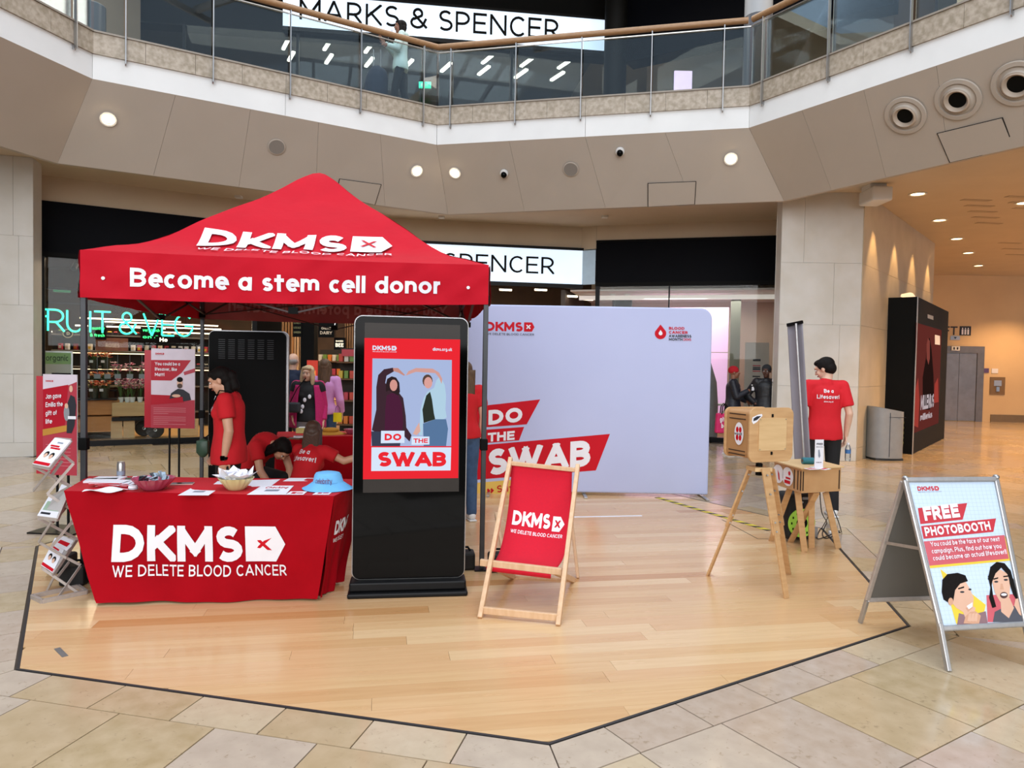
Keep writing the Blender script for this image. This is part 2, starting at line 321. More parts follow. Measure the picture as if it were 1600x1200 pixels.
def strokes(ch, t):
    """centre lines of one letter for stroke width t (cap height 1), in letter units"""
    w, s = GL[ch]; out = []
    for sub in s.split('|'):
        pts = []; tk = sub.replace('M', ' M ').replace('L', ' L ').replace('A', ' A ').split(); i = 0
        while i < len(tk):
            c = tk[i]
            if c in 'ML': pts.append((float(tk[i + 1]), float(tk[i + 2]))); i += 3
            else:
                cx, cy, rx, ry, a0, a1 = map(float, tk[i + 1:i + 7]); i += 7
                n = max(3, int(abs(a1 - a0) / 22))
                for k in range(n + 1):
                    a = math.radians(a0 + (a1 - a0) * k / n); p = (cx + rx * math.cos(a), cy + ry * math.sin(a))
                    if not pts or abs(p[0] - pts[-1][0]) + abs(p[1] - pts[-1][1]) > 1e-4: pts.append(p)
        q = [(t / 2 + x * w, t / 2 + y * (1 - t) if y >= 0 else t / 2 + y) for x, y in pts]
        out.append([p for i, p in enumerate(q) if i == 0 or abs(p[0] - q[i - 1][0]) + abs(p[1] - q[i - 1][1]) > 1e-4])
    return w + t, out
def layout(text, t=.16, gap=.13, space=.34):
    """[(stroke polylines)] laid out along x, total width"""
    x = 0; res = []
    for ch in text:
        if ch == ' ': x += space; continue
        w, st = strokes(ch, t)
        res.append((ch, [[(px + x, py) for px, py in s] for s in st], x, w)); x += w + gap - KERN.get(ch, 0)
    return x - gap, res
def text_faces(text, t=.16, gap=.13, space=.34):
    """polygons (2-D) of the whole line; each stroke a strip of quads clipped to the cap height"""
    W, L = layout(text, t, gap, space); polys = []
    for ch, sts, lx0, lw in L:
        lo = -.6 if ch in 'gjpqy,' else 0.0
        for s in sts:
            n = len(s)
            closed = n > 3 and abs(s[0][0] - s[-1][0]) + abs(s[0][1] - s[-1][1]) < 1e-3
            if n == 2:
                (x0, y0), (x1, y1) = s; d = math.hypot(x1 - x0, y1 - y0) or 1; ux, uy = (x1 - x0) / d, (y1 - y0) / d; e = t * .5
                x0 -= ux * e; y0 -= uy * e; x1 += ux * e; y1 += uy * e
                if abs(ux) > .15 and abs(uy) > .15: x0 -= ux * e; y0 -= uy * e * .0; x0 += ux * e
                s = [(x0 + (x1 - x0) * k / 4, y0 + (y1 - y0) * k / 4) for k in range(5)]; n = 5; closed = False
            offs = []
            for i in range(n):
                if closed: a = s[i - 1] if i else s[-2]; b = s[(i + 1) % n] if i < n - 1 else s[1]
                else: a = s[max(i - 1, 0)]; b = s[min(i + 1, n - 1)]
                p = s[i]; d1 = (p[0] - a[0], p[1] - a[1]); d2 = (b[0] - p[0], b[1] - p[1])
                def nm(d):
                    l = math.hypot(*d); return (d[0] / l, d[1] / l) if l > 1e-9 else None
                d1 = nm(d1) or nm(d2); d2 = nm(d2) or d1
                n1 = (-d1[1], d1[0]); n2 = (-d2[1], d2[0]); mx, my = n1[0] + n2[0], n1[1] + n2[1]; l = math.hypot(mx, my) or 1; mx /= l; my /= l
                k = 1 / max(.5, mx * n1[0] + my * n1[1]); offs.append((mx * k * t / 2, my * k * t / 2))
            for i in range(n - 1):
                p, q, a, b = s[i], s[i + 1], offs[i], offs[i + 1]
                quad = [(p[0] + a[0], p[1] + a[1]), (p[0] - a[0], p[1] - a[1]), (q[0] - b[0], q[1] - b[1]), (q[0] + b[0], q[1] + b[1])]
                quad = clip(quad, [((0, lo), (0, 1)), ((0, 1.0), (0, -1))] + ([((lx0, 0), (1, 0)), ((lx0 + lw, 0), (-1, 0))] if ch in 'MNKRXZ' else []))
                if len(quad) > 2: polys.append(quad)
    return W, polys
class Frame:
    """flat drawing surface: origin, unit right, unit up; c lifts off the surface towards the viewer"""
    def __init__(s, o, r, u): s.o = V(o); s.r = V(r).normalized(); s.u = V(u).normalized(); s.n = s.r.cross(s.u)
    def __call__(s, a, b, c=0): return s.o + s.r * a + s.u * b + s.n * c
def put_text(mb, fr, text, x, y, h, width=None, t=.16, gap=.13, space=.34, c=.002, slope=0, shear=0, align='l'):
    W, P = text_faces(text, t, gap, space)
    sx = width / W if width else h
    if align == 'c': x -= W * sx / 2
    if align == 'r': x -= W * sx
    mo = 0
    for q in P:
        mo += 6e-5 if c >= 0 else -6e-5
        mb.add([fr(x + (a + shear * b) * sx, y + b * h + (a * sx) * slope, c + mo) for a, b in q], [tuple(range(len(q)))])
    return W * sx
def letters(fr, text, x, y, h, m, parent, width=None, t=.16, gap=.13, space=.34, c=.002, world=True, thick=0, name='letter', slope=0, align='l', lean=0):
    """one part per letter"""
    W, LY = layout(text, t, gap, space); sx = width / W if width else h
    if align == 'c': x -= W * sx / 2
    if align == 'r': x -= W * sx
    px = 0
    for ch in text:
        if ch == ' ': px += space; continue
        w, P = text_faces(ch, t, gap, space); mb = MB()
        for iq, q in enumerate(P):
            pts = [fr(x + (px + a + lean * b) * sx, y + b * h + (px + a) * sx * slope, c + iq * 6e-5) for a, b in q]
            if thick: mb.prism(pts, fr.n * thick)
            else: mb.add(pts, [tuple(range(len(q)))])
        mb.build(name, m, parent, world=world); px += GL[ch][0] + t + gap - KERN.get(ch, 0)
    return W * sx
def put_poly(mb, fr, pts, c=.001): return mb.add([fr(x, y, c) for x, y in pts], [tuple(range(len(pts)))])
def rect(x0, y0, x1, y1): return [(x0, y0), (x1, y0), (x1, y1), (x0, y1)]
def oval(cx, cy, rx, ry, n=20, a0=0, a1=360): return [(cx + rx * math.cos(math.radians(a0 + (a1 - a0) * i / n)), cy + ry * math.sin(math.radians(a0 + (a1 - a0) * i / n))) for i in range(n + (a1 - a0 != 360))]
def logo(fr, x, y, w, main, cut, parent, c=.002, sub=None, world=True, subw=None):
    """charity word mark: four capitals, a tag pointing right with a cross cut in it, strap line beneath; w = full width"""
    h = w * .19; letters(fr, 'DKMS', x, y, h, main, parent, width=w * .755, t=.25, gap=.09, c=c, world=world); mb = MB()
    x0 = x + w * .785; x1 = x + w; r = (x1 - x0)
    put_poly(mb, fr, [(x0, y), (x0 + r * .76, y), (x1, y + h * .5), (x0 + r * .76, y + h), (x0, y + h)], c)
    a = mb.build('logo_tag', main, parent, world=world)
    mb = MB(); cx = x0 + r * .42; cy = y + h * .5; q = h * .2
    for sg in (1, -1):
        d = V((q, q * sg)); p = V((-d.y, d.x)).normalized() * h * .065
        put_poly(mb, fr, [(cx - d.x - p.x, cy - d.y - p.y), (cx + d.x - p.x, cy + d.y - p.y), (cx + d.x + p.x, cy + d.y + p.y), (cx - d.x + p.x, cy - d.y + p.y)], c + abs(c) * .6)
    mb.build('logo_cross', cut, parent, world=world)
    if sub:
        mb = MB(); put_text(mb, fr, 'WE DELETE BLOOD CANCER', x + w * .005, y - h * .42, h * .22, width=w * .99, t=.15, gap=.17, c=c); mb.build('strapline', sub, parent, world=world, kind='stuff')
# ================================================================== THE SETTING
CEN = V((-.42, 6.68)); ROCT = 3.7; APO = ROCT * math.cos(math.radians(22.5))
def octv(k, r=ROCT): a = math.radians(-125.5 + 45 * k); return (CEN.x + r * math.cos(a), CEN.y + r * math.sin(a))
OCT = [octv(k) for k in range(8)]
# shop front lines (plan)
LW0, LW1 = V((-8.31, 12.46)), V((-5.15, 14.29))         # left window line
SG0, SG1 = V((-5.0, 15.25)), V((1.55, 16.36))           # lit sign line
RW0, RW1 = V((1.86, 16.17)), V((5.72, 15.12))          # right window line
CEIL = 4.78
def seen(x, y, z=0, m=0):
    d = V((x, y, z)) - EYEP; f = d.dot(fwd)
    if f < .3: return None
    return 800 + F_PX * d.dot(rt) / f, 600 - F_PX * d.dot(up) / f
def area2(p): return abs(sum(p[i][0] * p[(i + 1) % len(p)][1] - p[(i + 1) % len(p)][0] * p[i][1] for i in range(len(p)))) / 2
floor = structure('floor')
MB().box((0, 8, -.115), (44, 46, .2)).build('floor_base', mat('joint_grey', '#5d5348', .6), floor)
mat('stone_a', '#BDA888', .16, c2='#AB9672', scale=9, amount=.35, detail=10, stretch=(1, 1, 1), rvar=.05, coat=.15)
mat('stone_b', '#B9A898', .15, c2='#AD9A88', scale=11, amount=.35, detail=10, rvar=.05, coat=.15)
mat('stone_c', '#BBA88C', .18, c2='#C2B094', scale=14, amount=.35, detail=10, rvar=.05, coat=.15)
mat('stone_d', '#B3A392', .16, c2='#BFAF9D', scale=8, amount=.35, detail=10, rvar=.05, coat=.15)
mat('stone_e', '#B09A78', .18, c2='#BCA686', scale=8, amount=.35, detail=10, rvar=.05, coat=.15)
STN = [MATS['stone_' + c] for c in 'abcde']
for m_ in STN:   # pits and veins of the limestone
    nt = m_.node_tree; N = nt.nodes; L = nt.links; b = N['Principled BSDF']; mx = [n for n in N if n.type == 'MIX'][0]
    v = N.new('ShaderNodeTexNoise'); v.inputs['Scale'].default_value = 22; v.inputs['Detail'].default_value = 6; v.inputs['Distortion'].default_value = 1.5
    tc = [n for n in N if n.type == 'TEX_COORD'][0]; L.new(tc.outputs['Object'], v.inputs['Vector'])
    r = N.new('ShaderNodeMapRange'); r.inputs[1].default_value = .62; r.inputs[2].default_value = .72; r.inputs[3].default_value = 0; r.inputs[4].default_value = .6; L.new(v.outputs[0], r.inputs[0])
    m2 = N.new('ShaderNodeMix'); m2.data_type = 'RGBA'; m2.inputs[7].default_value = (*lin('#8d7a60'), 1); L.new(r.outputs[0], m2.inputs[0]); L.new(mx.outputs[2], m2.inputs[6]); L.new(m2.outputs[2], b.inputs['Base Color'])
tiles = []
rows = [(APO + .006, APO + .25, .445)]; d = APO + .25
for j in range(34): rows.append((d, d + .63, .5)); d += .63
rnd = random.Random(3)
def behind_front(x, y):
    for a, b in ((LW0, LW1), (SG0, SG1), (RW0, RW1)):
        e = b - a
        if e.x * (y - a.y) - e.y * (x - a.x) > 0 and a.x - .3 <= x <= b.x + .3: return True
    return (y > 11.3 and x < -7.7) or (y > 16.3 and x < 6)
for k in range(8):
    na = math.radians(-103 + 45 * k); n = V((math.cos(na), math.sin(na))); t = V((-n.y, n.x)); tg = math.tan(math.radians(22.5))
    for j, (d0, d1, wid) in enumerate(rows):
        half = d1 * tg; off = rnd.uniform(0, wid); g = .0035; s = -half - off
        while s < half:
            w = wid if j == 0 else wid * rnd.choice((.9, 1, 1, 1.25, 1.5)) if j > 1 else wid
            c2 = (CEN + n * (d0 + d1) / 2 + t * (s + w / 2)); p = seen(c2.x, c2.y)
            if p and -700 < p[0] < 2600 and p[1] < 1900 and c2.y > .5 and not behind_front(c2.x, c2.y) and c2.y < 24.5:
                r = [(d0 + g, s + g), (d1 - g, s + g), (d1 - g, s + w - g), (d0 + g, s + w - g)]
                poly = clip(r, [((0, g), (tg, 1)), ((0, -g), (tg, -1))])
                if len(poly) > 2 and area2(poly) > .004:
                    pts = [CEN + n * a + t * b for a, b in poly]
                    tiles.append((0 if not (-60 < p[0] < 1660 and p[1] < 1260) else -(area2(poly) * 1 / max(1, (c2 - V((0, 0))).length) ** 3), pts))
            s += w
tiles.sort(key=lambda q: q[0])
def slabmesh(mb, pts, zt, th): mb.prism([(p[0], p[1], zt - th) for p in pts], (0, 0, th))
for i, (_, pts) in enumerate(tiles[:285]):
    c = sum((V(p) for p in pts), V((0, 0))) / len(pts); mb = MB(); zt = rnd.uniform(-.0006, .0006)
    slabmesh(mb, [(p[0] - c.x, p[1] - c.y) for p in pts], 0, .016)
    o = mb.build('tile', STN[min(4, int(rnd.random() * 5))], floor); o.location = (c.x, c.y, zt)
for q in range(5):
    mb = MB()
    for i, (_, pts) in enumerate(tiles[285:]):
        if i % 5 == q: slabmesh(mb, pts, 0, .016)
    mb.build('far_tiles', STN[q], floor, kind='stuff')
# dark strip round the wooden stage, then its boards
mb = MB()
for k in range(8):
    a, b = V(OCT[k]), V(OCT[(k + 1) % 8]); a2, b2 = V(octv(k, ROCT - .016)), V(octv(k + 1, ROCT - .016))
    mb.prism([(p.x, p.y, -.02) for p in (a, b, b2, a2)], (0, 0, .0205))
mb.build('edge_strip', mat('strip_black', '#2a2a2c', .5), floor)
stage = structure('floor_stage')
woods = [mat('board_' + n, c, .26, c2=d_, scale=3.2, amount=.55, detail=8, stretch=(.5, 7, 1), rvar=.05, coat=.1) for n, c, d_ in
         (('a', '#D6B386', '#C9A070'), ('b', '#D0A97A', '#C29768'), ('c', '#DDBD92', '#CFAC80'), ('d', '#C49462', '#B58553'), ('e', '#D4AE82', '#CAA072'))]
BD = math.radians(10.5); bu = V((math.cos(BD), math.sin(BD))); bv = V((-bu.y, bu.x)); OI = [V(octv(k, ROCT - .017)) for k in range(8)]
hp = []
for k in range(8):
    e = OI[(k + 1) % 8] - OI[k]; nn = V((-e.y, e.x)).normalized(); q = OI[k] - CEN
    hp.append(((q.dot(bu), q.dot(bv)), (nn.dot(bu), nn.dot(bv))))
y = -3.8; bw = .128
while y < 3.8:
    x = -3.9 - rnd.uniform(0, 2)
    while x < 3.9:
        L_ = rnd.uniform(1.2, 2.6); poly = clip([(x + .0007, y + .0007), (x + L_ - .0007, y + .0007), (x + L_ - .0007, y + bw - .0007), (x + .0007, y + bw - .0007)], hp)
        if len(poly) > 2 and area2(poly) > .003:
            cx = sum(p[0] for p in poly) / len(poly); cy = sum(p[1] for p in poly) / len(poly); c = CEN + bu * cx + bv * cy
            mb = MB(); mb.prism([(p[0] - cx, p[1] - cy, -.018) for p in poly], (0, 0, .018))
            o = mb.build('board', rnd.choices(woods, (5, 4, 3, 1.2, 4))[0], stage); o.location = (c.x, c.y, rnd.uniform(-.0004, .0002)); o.rotation_euler = (0, 0, BD)
        x += L_
    y += bw
# inspection hatch let into the boards, white marks, tape
def strip(mb, a, b, w, z=.0015):
    a = V(a).xy; b = V(b).xy; d = (b - a).normalized(); n = V((-d.y, d.x)) * w / 2
    mb.prism([(*(a + n), 0), (*(b + n), 0), (*(b - n), 0), (*(a - n), 0)], (0, 0, z))
mb = MB(); H_ = [gz(1128, 812), gz(1184, 842), gz(1208, 842), gz(1213, 808)]
for a, b in zip(H_, H_[1:]): strip(mb, a, b, .008, .0012)
mb.build('hatch_joint', M['dark_gap'], stage)
tape = thing('hazard_tape', 'yellow and black striped hazard tape stuck across the wooden floor right of the white backdrop', 'tape', (2.2, 8, 0))
a = gz(1026, 777); b = gz(1202, 829); d = (b - a); L_ = d.length; d.normalize(); n = V((-d.y, d.x, 0)) * .035
mb = MB(); mb.prism([a + n, b + n, b - n, a - n], (0, 0, .0022)); mb.build('tape_band', M['hblack'], tape, world=True)
k = 0
while k * .17 < L_ - .1:
    s0 = k * .17 + .03; p = a + d * s0; q = p + d * .085; mb = MB(); mb.prism([p - n, q - n, q + d * .05 + n, p + d * .05 + n], (0, 0, .003)); k += 1
    mb.build('yellow_stripe', M['yellow'], tape, world=True)
mb = MB(); strip(mb, gz(896, 808), gz(1003, 806), .04, .0022); tag(mb.build('floor_tape', M['white_print']), 'short pale tape strip on the wooden floor behind the deckchair', 'tape')
mb = MB(); strip(mb, gz(89, 1013), gz(102, 1026), .03, .002); tag(mb.build('floor_tape', mat('grey_tape', '#6d6a68', .6)), 'small grey tape scrap on the boards at front left', 'tape')

# ---------------------------------------------------------------- gallery edge, sloping soffit, flat ceiling
WB = 5.46; SB = 5.80; ST = 6.09; RT_ = 7.13
Wp = [gz(0, 57, WB), gz(145, 125, WB), gz(682, 227, WB), gz(1170, 200, WB), gz(1243, 173, WB)]
Wp = [V((-7.1, 5.2, WB)), Wp[0], V((-5.86, 9.9, WB)), V((-1.40, 12.6, WB)), V((3.70, 11.42, WB)), gz(1600, 57, WB), V((8.6, 3.6, WB))]
LE = 4.46
Lp = [V((-8.6, 5.9, LE)), gz(0, 228, LE), gz(90, 255, LE), gz(700, 335, LE), gz(1225, 314, LE), gz(1600, 228, LE), V((10.2, 4.8, LE))]
ceil = structure('ceiling'); PAN = []
NS = [1, 1, 5, 4, 4, 1]                     # plaster panels per side
for i in range(6):
    n = NS[i]
    for k in range(n):
        f = lambda P, t: P[i].lerp(P[i + 1], t)
        w0, w1, l0, l1 = f(Wp, k / n), f(Wp, (k + 1) / n), f(Lp, k / n), f(Lp, (k + 1) / n)
        e = .0018 if n > 1 else .0
        dd = (w1 - w0).normalized() * e; nn = (w1 - w0).cross(l0 - w0).normalized()
        if nn.z > 0: nn = -nn
        PAN.append((w0, w1, l1, l0))
        MB().prism([w0 + dd, w1 - dd, l1 - dd, l0 + dd], -nn * .04).build('soffit_panel', M['soffit'], ceil)
def soffit_frame(x, y):
    """frame lying on the soffit at a pixel, seen from below"""
    for w0, w1, l1, l0 in PAN:
        c = (w0 + w1 + l1 + l0) / 4; n = (l1 - w0).cross(l0 - w1).normalized()
        if n.dot(EYEP - c) < 0: n = -n
        p = onplane(x, y, c, n); r = ((w1 - w0) + (l1 - l0)).normalized(); u = ((w0 - l0) + (w1 - l1)); u = (u - r * u.dot(r)).normalized()
        q = [((k - c).dot(r), (k - c).dot(u)) for k in (l0, l1, w1, w0)]; pp_ = ((p - c).dot(r), (p - c).dot(u))
        if all((q[(i + 1) % 4][0] - q[i][0]) * (pp_[1] - q[i][1]) - (q[(i + 1) % 4][1] - q[i][1]) * (pp_[0] - q[i][0]) >= -.02 for i in range(4)) and (p - c).length < 6:
            f = Frame(p + n * .006, r, u); f.n = n; return f
    return Frame(at(x, y, 12), (1, 0, 0), (0, 0, 1))
# white fascia and stone band with posts
fas = structure('trim_1')
def outw(i):
    e = (Wp[i + 1] - Wp[i]).normalized(); return V((-e.y, e.x, 0))    # away from the void
for i in range(6):
    a, b = Wp[i].copy(), Wp[i + 1].copy(); o = outw(i) * .12; L_ = (b - a).length; n = max(1, round(L_ / 2.9))
    for k in range(n):
        p, q = a.lerp(b, k / n), a.lerp(b, (k + 1) / n); dd = (b - a).normalized() * (.003 if n > 1 else 0)
        MB().prism([p + dd, q - dd, q - dd + o, p + dd + o], (0, 0, SB - WB)).build('fascia_panel', M['white_plaster'], fas)
band = structure('trim_2')
for i in range(6):
    a, b = Wp[i].copy(), Wp[i + 1].copy(); a.z = b.z = SB; oo = outw(i) * -.03; o = outw(i) * .16; L_ = (b - a).length; n = max(1, round(L_ / .62)); e = (b - a).normalized()
    for k in range(n):
        p, q = a + e * (k * L_ / n + .002), a + e * ((k + 1) * L_ / n - .002)
        MB().prism([p + oo, q + oo, q + o, p + o], (0, 0, ST - SB)).build('stone', M['edge_stone'], band)
    MB().prism([a + oo * 1.6 + V((0, 0, ST - SB + .002)), b + oo * 1.6 + V((0, 0, ST - SB + .002)), b + o + V((0, 0, ST - SB + .002)), a + o + V((0, 0, ST - SB + .002))], (0, 0, .025)).build('coping', mat('coping', '#8f867a', .5), band)
# flat ceiling over the walkway and upper gallery floor
def far(p, s=2.1): c = V((-.4, 5.6, 0)); q = c + (V((p.x, p.y, 0)) - c) * s; q.z = p.z; return q
mb = MB(); lip = MB()
for i in range(6):
    a, b = Lp[i].copy(), Lp[i + 1].copy(); lip.prism([a, b, far(b, 1.01), far(a, 1.01)], (0, 0, CEIL - LE)); a.z = b.z = CEIL; mb.prism([a, b, far(b, 4.6), far(a, 4.6)], (0, 0, .05))
mb.build('flat_ceiling', M['beige'], ceil); lip.build('soffit_lip', M['soffit'], ceil)
mb = MB()
for i in range(6):
    a, b = Wp[i].copy(), Wp[i + 1].copy(); a.z = b.z = ST - .06; o = outw(i) * .1; mb.prism([a + o, b + o, far(b, 3.2), far(a, 3.2)], (0, 0, .05))
mb.build('floor_gallery', mat('gallery_floor', '#9c8b76', .25, c2='#87765f', scale=2), None, kind='structure')
mb = MB()
for i in range(6):
    a, b = Wp[i].copy(), Wp[i + 1].copy(); a.z = b.z = 10.75; a = far(a, 1.12); b = far(b, 1.12); a.z = b.z = 10.75; mb.prism([a, b, far(b, 3), far(a, 3)], (0, 0, .3))
mb.build('ceiling_gallery', M['beige'], None, kind='structure')

# ---------------------------------------------------------------- balustrade
POSTS = [[], [(113, 1)], [(196, 1), (332, 1), (452, 1), (562, 1), (660, 1)], [(706, 1), (807, 1), (909, 1), (1018, 1), (1130, 1)], [(1195, 1), (1297, 1), (1425, 1), (1580, 1)]]
bal = thing('balustrade', 'glass balustrade with oak handrail and slim steel posts along the upper gallery', 'balustrade', (-1.4, 12.6, SB))
hr = [Wp[i] + outw(min(i, 5)) * 0 for i in range(7)]
for i in range(6):
    a, b = Wp[i].copy(), Wp[i + 1].copy(); ax = a.copy(); bx = b.copy(); ax.z = bx.z = RT_; e = (b - a).normalized(); L_ = (b - a).length; o = outw(i) * -.045
    m1 = e * .06 if i == 4 else V((0, 0, 0)); m0 = e * .06 if i == 3 else V((0, 0, 0))
    MB().tube([ax + o + m1, bx + o - m0], .05, 12).build('handrail', M['oak'], bal, world=True, smooth=True)
    ts = []
    if 0 < i < 5:
        for x, _ in POSTS[i]:
            n = outw(i); p = onplane(x, 120, a, n); ts.append((p - a).dot(e))
    else: ts = [L_ * .2, L_ * .5, L_ * .8]
    ts = [t for t in ts if -.2 < t < L_ + .2]
    for t in ts:
        p = a + e * t + outw(i) * -.06; mb = MB()
        mb.beam(p + V((0, 0, SB - WB - .07)), p + V((0, 0, RT_ - WB - .05)), .05, .014, outw(i))
        mb.beam(p + V((0, 0, SB - WB - .07)), p + outw(i) * .07 + V((0, 0, SB - WB - .02)), .014, .05, e)
        mb.build('post', M['steel'], bal, world=True)
    cuts = [0] + sorted(ts) + [L_]
    for t0, t1 in zip(cuts, cuts[1:]):
        if t1 - t0 < .12: continue
        p = a + e * (t0 + .02); q = a + e * (t1 - .02); z0 = ST - WB + .03; z1 = RT_ - WB - .09
        MB().prism([p + V((0, 0, z0)), q + V((0, 0, z0)), q + V((0, 0, z1)), p + V((0, 0, z1))], outw(i) * .01).build('glass_pane', M['rail_glass'], bal, world=True)
    MB().tube([a + V((0, 0, RT_ - WB - .085)) + outw(i) * -.02, b + V((0, 0, RT_ - WB - .085)) + outw(i) * -.02], .011, 6).build('rail_wire', M['steel'], bal, world=True)

# ---------------------------------------------------------------- stone piers
def panels(st, p0, p1, zs, cuts, m, proud=.012, back=.5, nrm=None):
    """stone facing between two plan points; zs rows, cuts per row"""
    p0 = V((*p0, 0)); p1 = V((*p1, 0)); e = (p1 - p0).normalized(); L_ = (p1 - p0).length; n = V((e.y, -e.x, 0))
    MB().prism([p0, p1, p1 - n * back, p0 - n * back], (0, 0, zs[-1])).build('core', m, st)
    for r in range(len(zs) - 1):
        cc = [0] + [c * L_ for c in cuts[r % len(cuts)]] + [L_]
        for a, b in zip(cc, cc[1:]):
            q0 = p0 + e * (a + .002) + V((0, 0, zs[r] + .002)); q1 = p0 + e * (b - .002) + V((0, 0, zs[r] + .002))
            MB().prism([q0, q1, q1 + n * proud, q0 + n * proud], (0, 0, zs[r + 1] - zs[r] - .004)).build('stone_panel', m, st)
pier_r = structure('wall_right'); ZS = [0, .23, 1.33, 2.43, 3.53, CEIL]
panels(pier_r, (4.76, 12.74), (6.19, 12.70), ZS, [[.5], [.3], [.75], [.66], [.28]], M['stone_wall'], back=.25)
panels(pier_r, (6.20, 12.71), (10.35, 17.6), ZS, [[.3, .66]], M['stone_side'], back=.3)
MB().prism([(4.76, 12.99, 0), (5.80, 15.1, 0), (6.6, 15.1, 0), (6.19, 12.95, 0)], (0, 0, CEIL)).build('core_return', M['stone_wall'], pier_r)
pier_l = structure('wall_left')
panels(pier_l, (-12.5, 9.9), (-7.70, 11.42), ZS, [[.9], [.945], [.905], [.96], [.945]], M['stone_wall'], back=.4)
MB().prism([(-7.72, 11.45, 0), (-8.28, 12.5, 0), (-8.8, 12.4, 0), (-8.8, 11.2, 0)], (0, 0, CEIL)).build('core_return', M['stone_wall'], pier_l)
# corridor beyond the pier and the lift wall
wf = structure('wall_far'); A_ = gz(1440, 652.5); B_ = gz(1640, 660); A_ = V((9.8, 23.6, 0)); B_ = V((24, 22.9, 0)); e = (B_ - A_).normalized(); nb = V((e.y, -e.x, 0))
MB().prism([A_, B_, B_ - nb * .3, A_ - nb * .3], (0, 0, CEIL)).build('wall_face', M['corridor'], wf)
MB().prism([V((10.34, 17.6, 0)), V((10.36, 17.59, 0)), V((9.86, 23.6, 0)), V((9.8, 23.6, 0))], (0, 0, CEIL)).build('wall_return', M['corridor'], wf)
for k in range(12):
    s = .8 + k * 1.1 + 5.15
    if s > 13: break
    MB().prism([A_ + e * s + nb * .001, A_ + e * (s + 1.09) + nb * .001, A_ + e * (s + 1.09) + nb * .03, A_ + e * s + nb * .03], (0, 0, .24)).build('skirting', mat('skirting_stone', '#7d6a50', .4), wf)
door = structure('door_1'); Fw = Frame(onplane(1472, 655, A_, nb), e, (0, 0, 1)); Fw.n = nb; z0 = Fw.o.z; Fw.o.z = 0
wpx = (onplane(1535, 600, A_, nb) - Fw.o).dot(e); LH = (onplane(1500, 541, A_, nb)).z
mb = MB()
def fbox(mb, fr, x0, y0, x1, y1, c0, c1): return mb.prism([fr(x, y, c0) for x, y in rect(x0, y0, x1, y1)], fr.n * (c1 - c0))
fbox(mb, Fw, -.45, 0, -.1, LH, 0, .06); fbox(mb, Fw, wpx - .22, 0, wpx, LH, 0, .06); fbox(mb, Fw, -.1, LH - .22, wpx - .22, LH, 0, .06); mb.build('lift_frame', mat('lift_steel', '#87807c', .35, .7, c2='#7a736f', scale=5), door)
hw = (wpx - .22 + .1) / 2
for k in range(2):
    mb = MB(); fbox(mb, Fw, -.1 + hw * k + .006, .02, -.1 + hw * (k + 1) - .006, LH - .23, 0, .035); mb.build('lift_leaf', mat('lift_leaf', '#938d8a', .3, .7, c2='#857f7c', scale=5), door)
x_ = (onplane(1573, 650, A_, nb) - Fw.o).dot(e)
def wallsign(name, label, cat, px, py, w, h, m, c=.02):
    p = onplane(px, py, A_, nb); t = thing(name, label, cat, p); f = Frame(p, e, (0, 0, 1)); f.n = nb
    mb = MB(); fbox(mb, f, -w / 2, -h / 2, w / 2, h / 2, .001, c); mb.build('plate', m, t, world=True); return t, f
t, f = wallsign('lift_lettering', 'dark lettering LIFT with lift pictogram on the far cream wall', 'sign', 1508, 517, .36, .30, M['ink'], .012)
letters(f, 'LIFT', -.98, -.14, .28, M['ink'], t, t=.16, c=.008, width=.72)
mb = MB(); 
for sx in (-.09, .0, .09): put_poly(mb, f, rect(sx - .028, -.12, sx + .028, .05), .014); put_poly(mb, f, oval(sx, .08, .022, .022, 10), .014)
mb.build('pictogram', M['white_print'], t, world=True)
t, f = wallsign('small_sign', 'small grey sign plate below the LIFT lettering', 'sign', 1492, 528, .3, .13, M['alu'])
mb = MB(); put_poly(mb, f, [(-.05, .03), (.05, .03), (0, -.04)], .022); mb.build('arrow', M['ink'], t, world=True)
t, f = wallsign('floor_indicator', 'white floor indicator above the steel lift doors', 'indicator', 1491, 544.5, .26, .14, M['white_plaster'], .09)

for x0 in (-.08, .03): mb = MB(); put_poly(mb, f, rect(x0, -.04, x0 + .05, .04), .092); mb.build('digit', M['ink'], t, world=True)
t, f = wallsign('wall_notice', 'small purple notice on the cream wall right of the lift', 'notice', 1541, 579, .15, .15, mat('purple_print', '#5c4a78', .5))
t, f = wallsign('wall_notice', 'small white notice beside the purple one on the cream wall', 'notice', 1554, 579.5, .2, .15, M['paper'])
t, f = wallsign('call_panel', 'square brown call panel with steel plate on the cream wall', 'panel', 1558, 603, .48, .58, mat('brass_panel', '#8a6b45', .4, .3))
mb = MB(); fbox(mb, f, -.12, 0, .12, .18, .02, .035); mb.build('button_plate', M['alu'], t, world=True)
mb = MB(); fbox(mb, f, -.05, -.18, .05, -.03, .02, .05); mb.build('intercom', M['steel'], t, world=True)

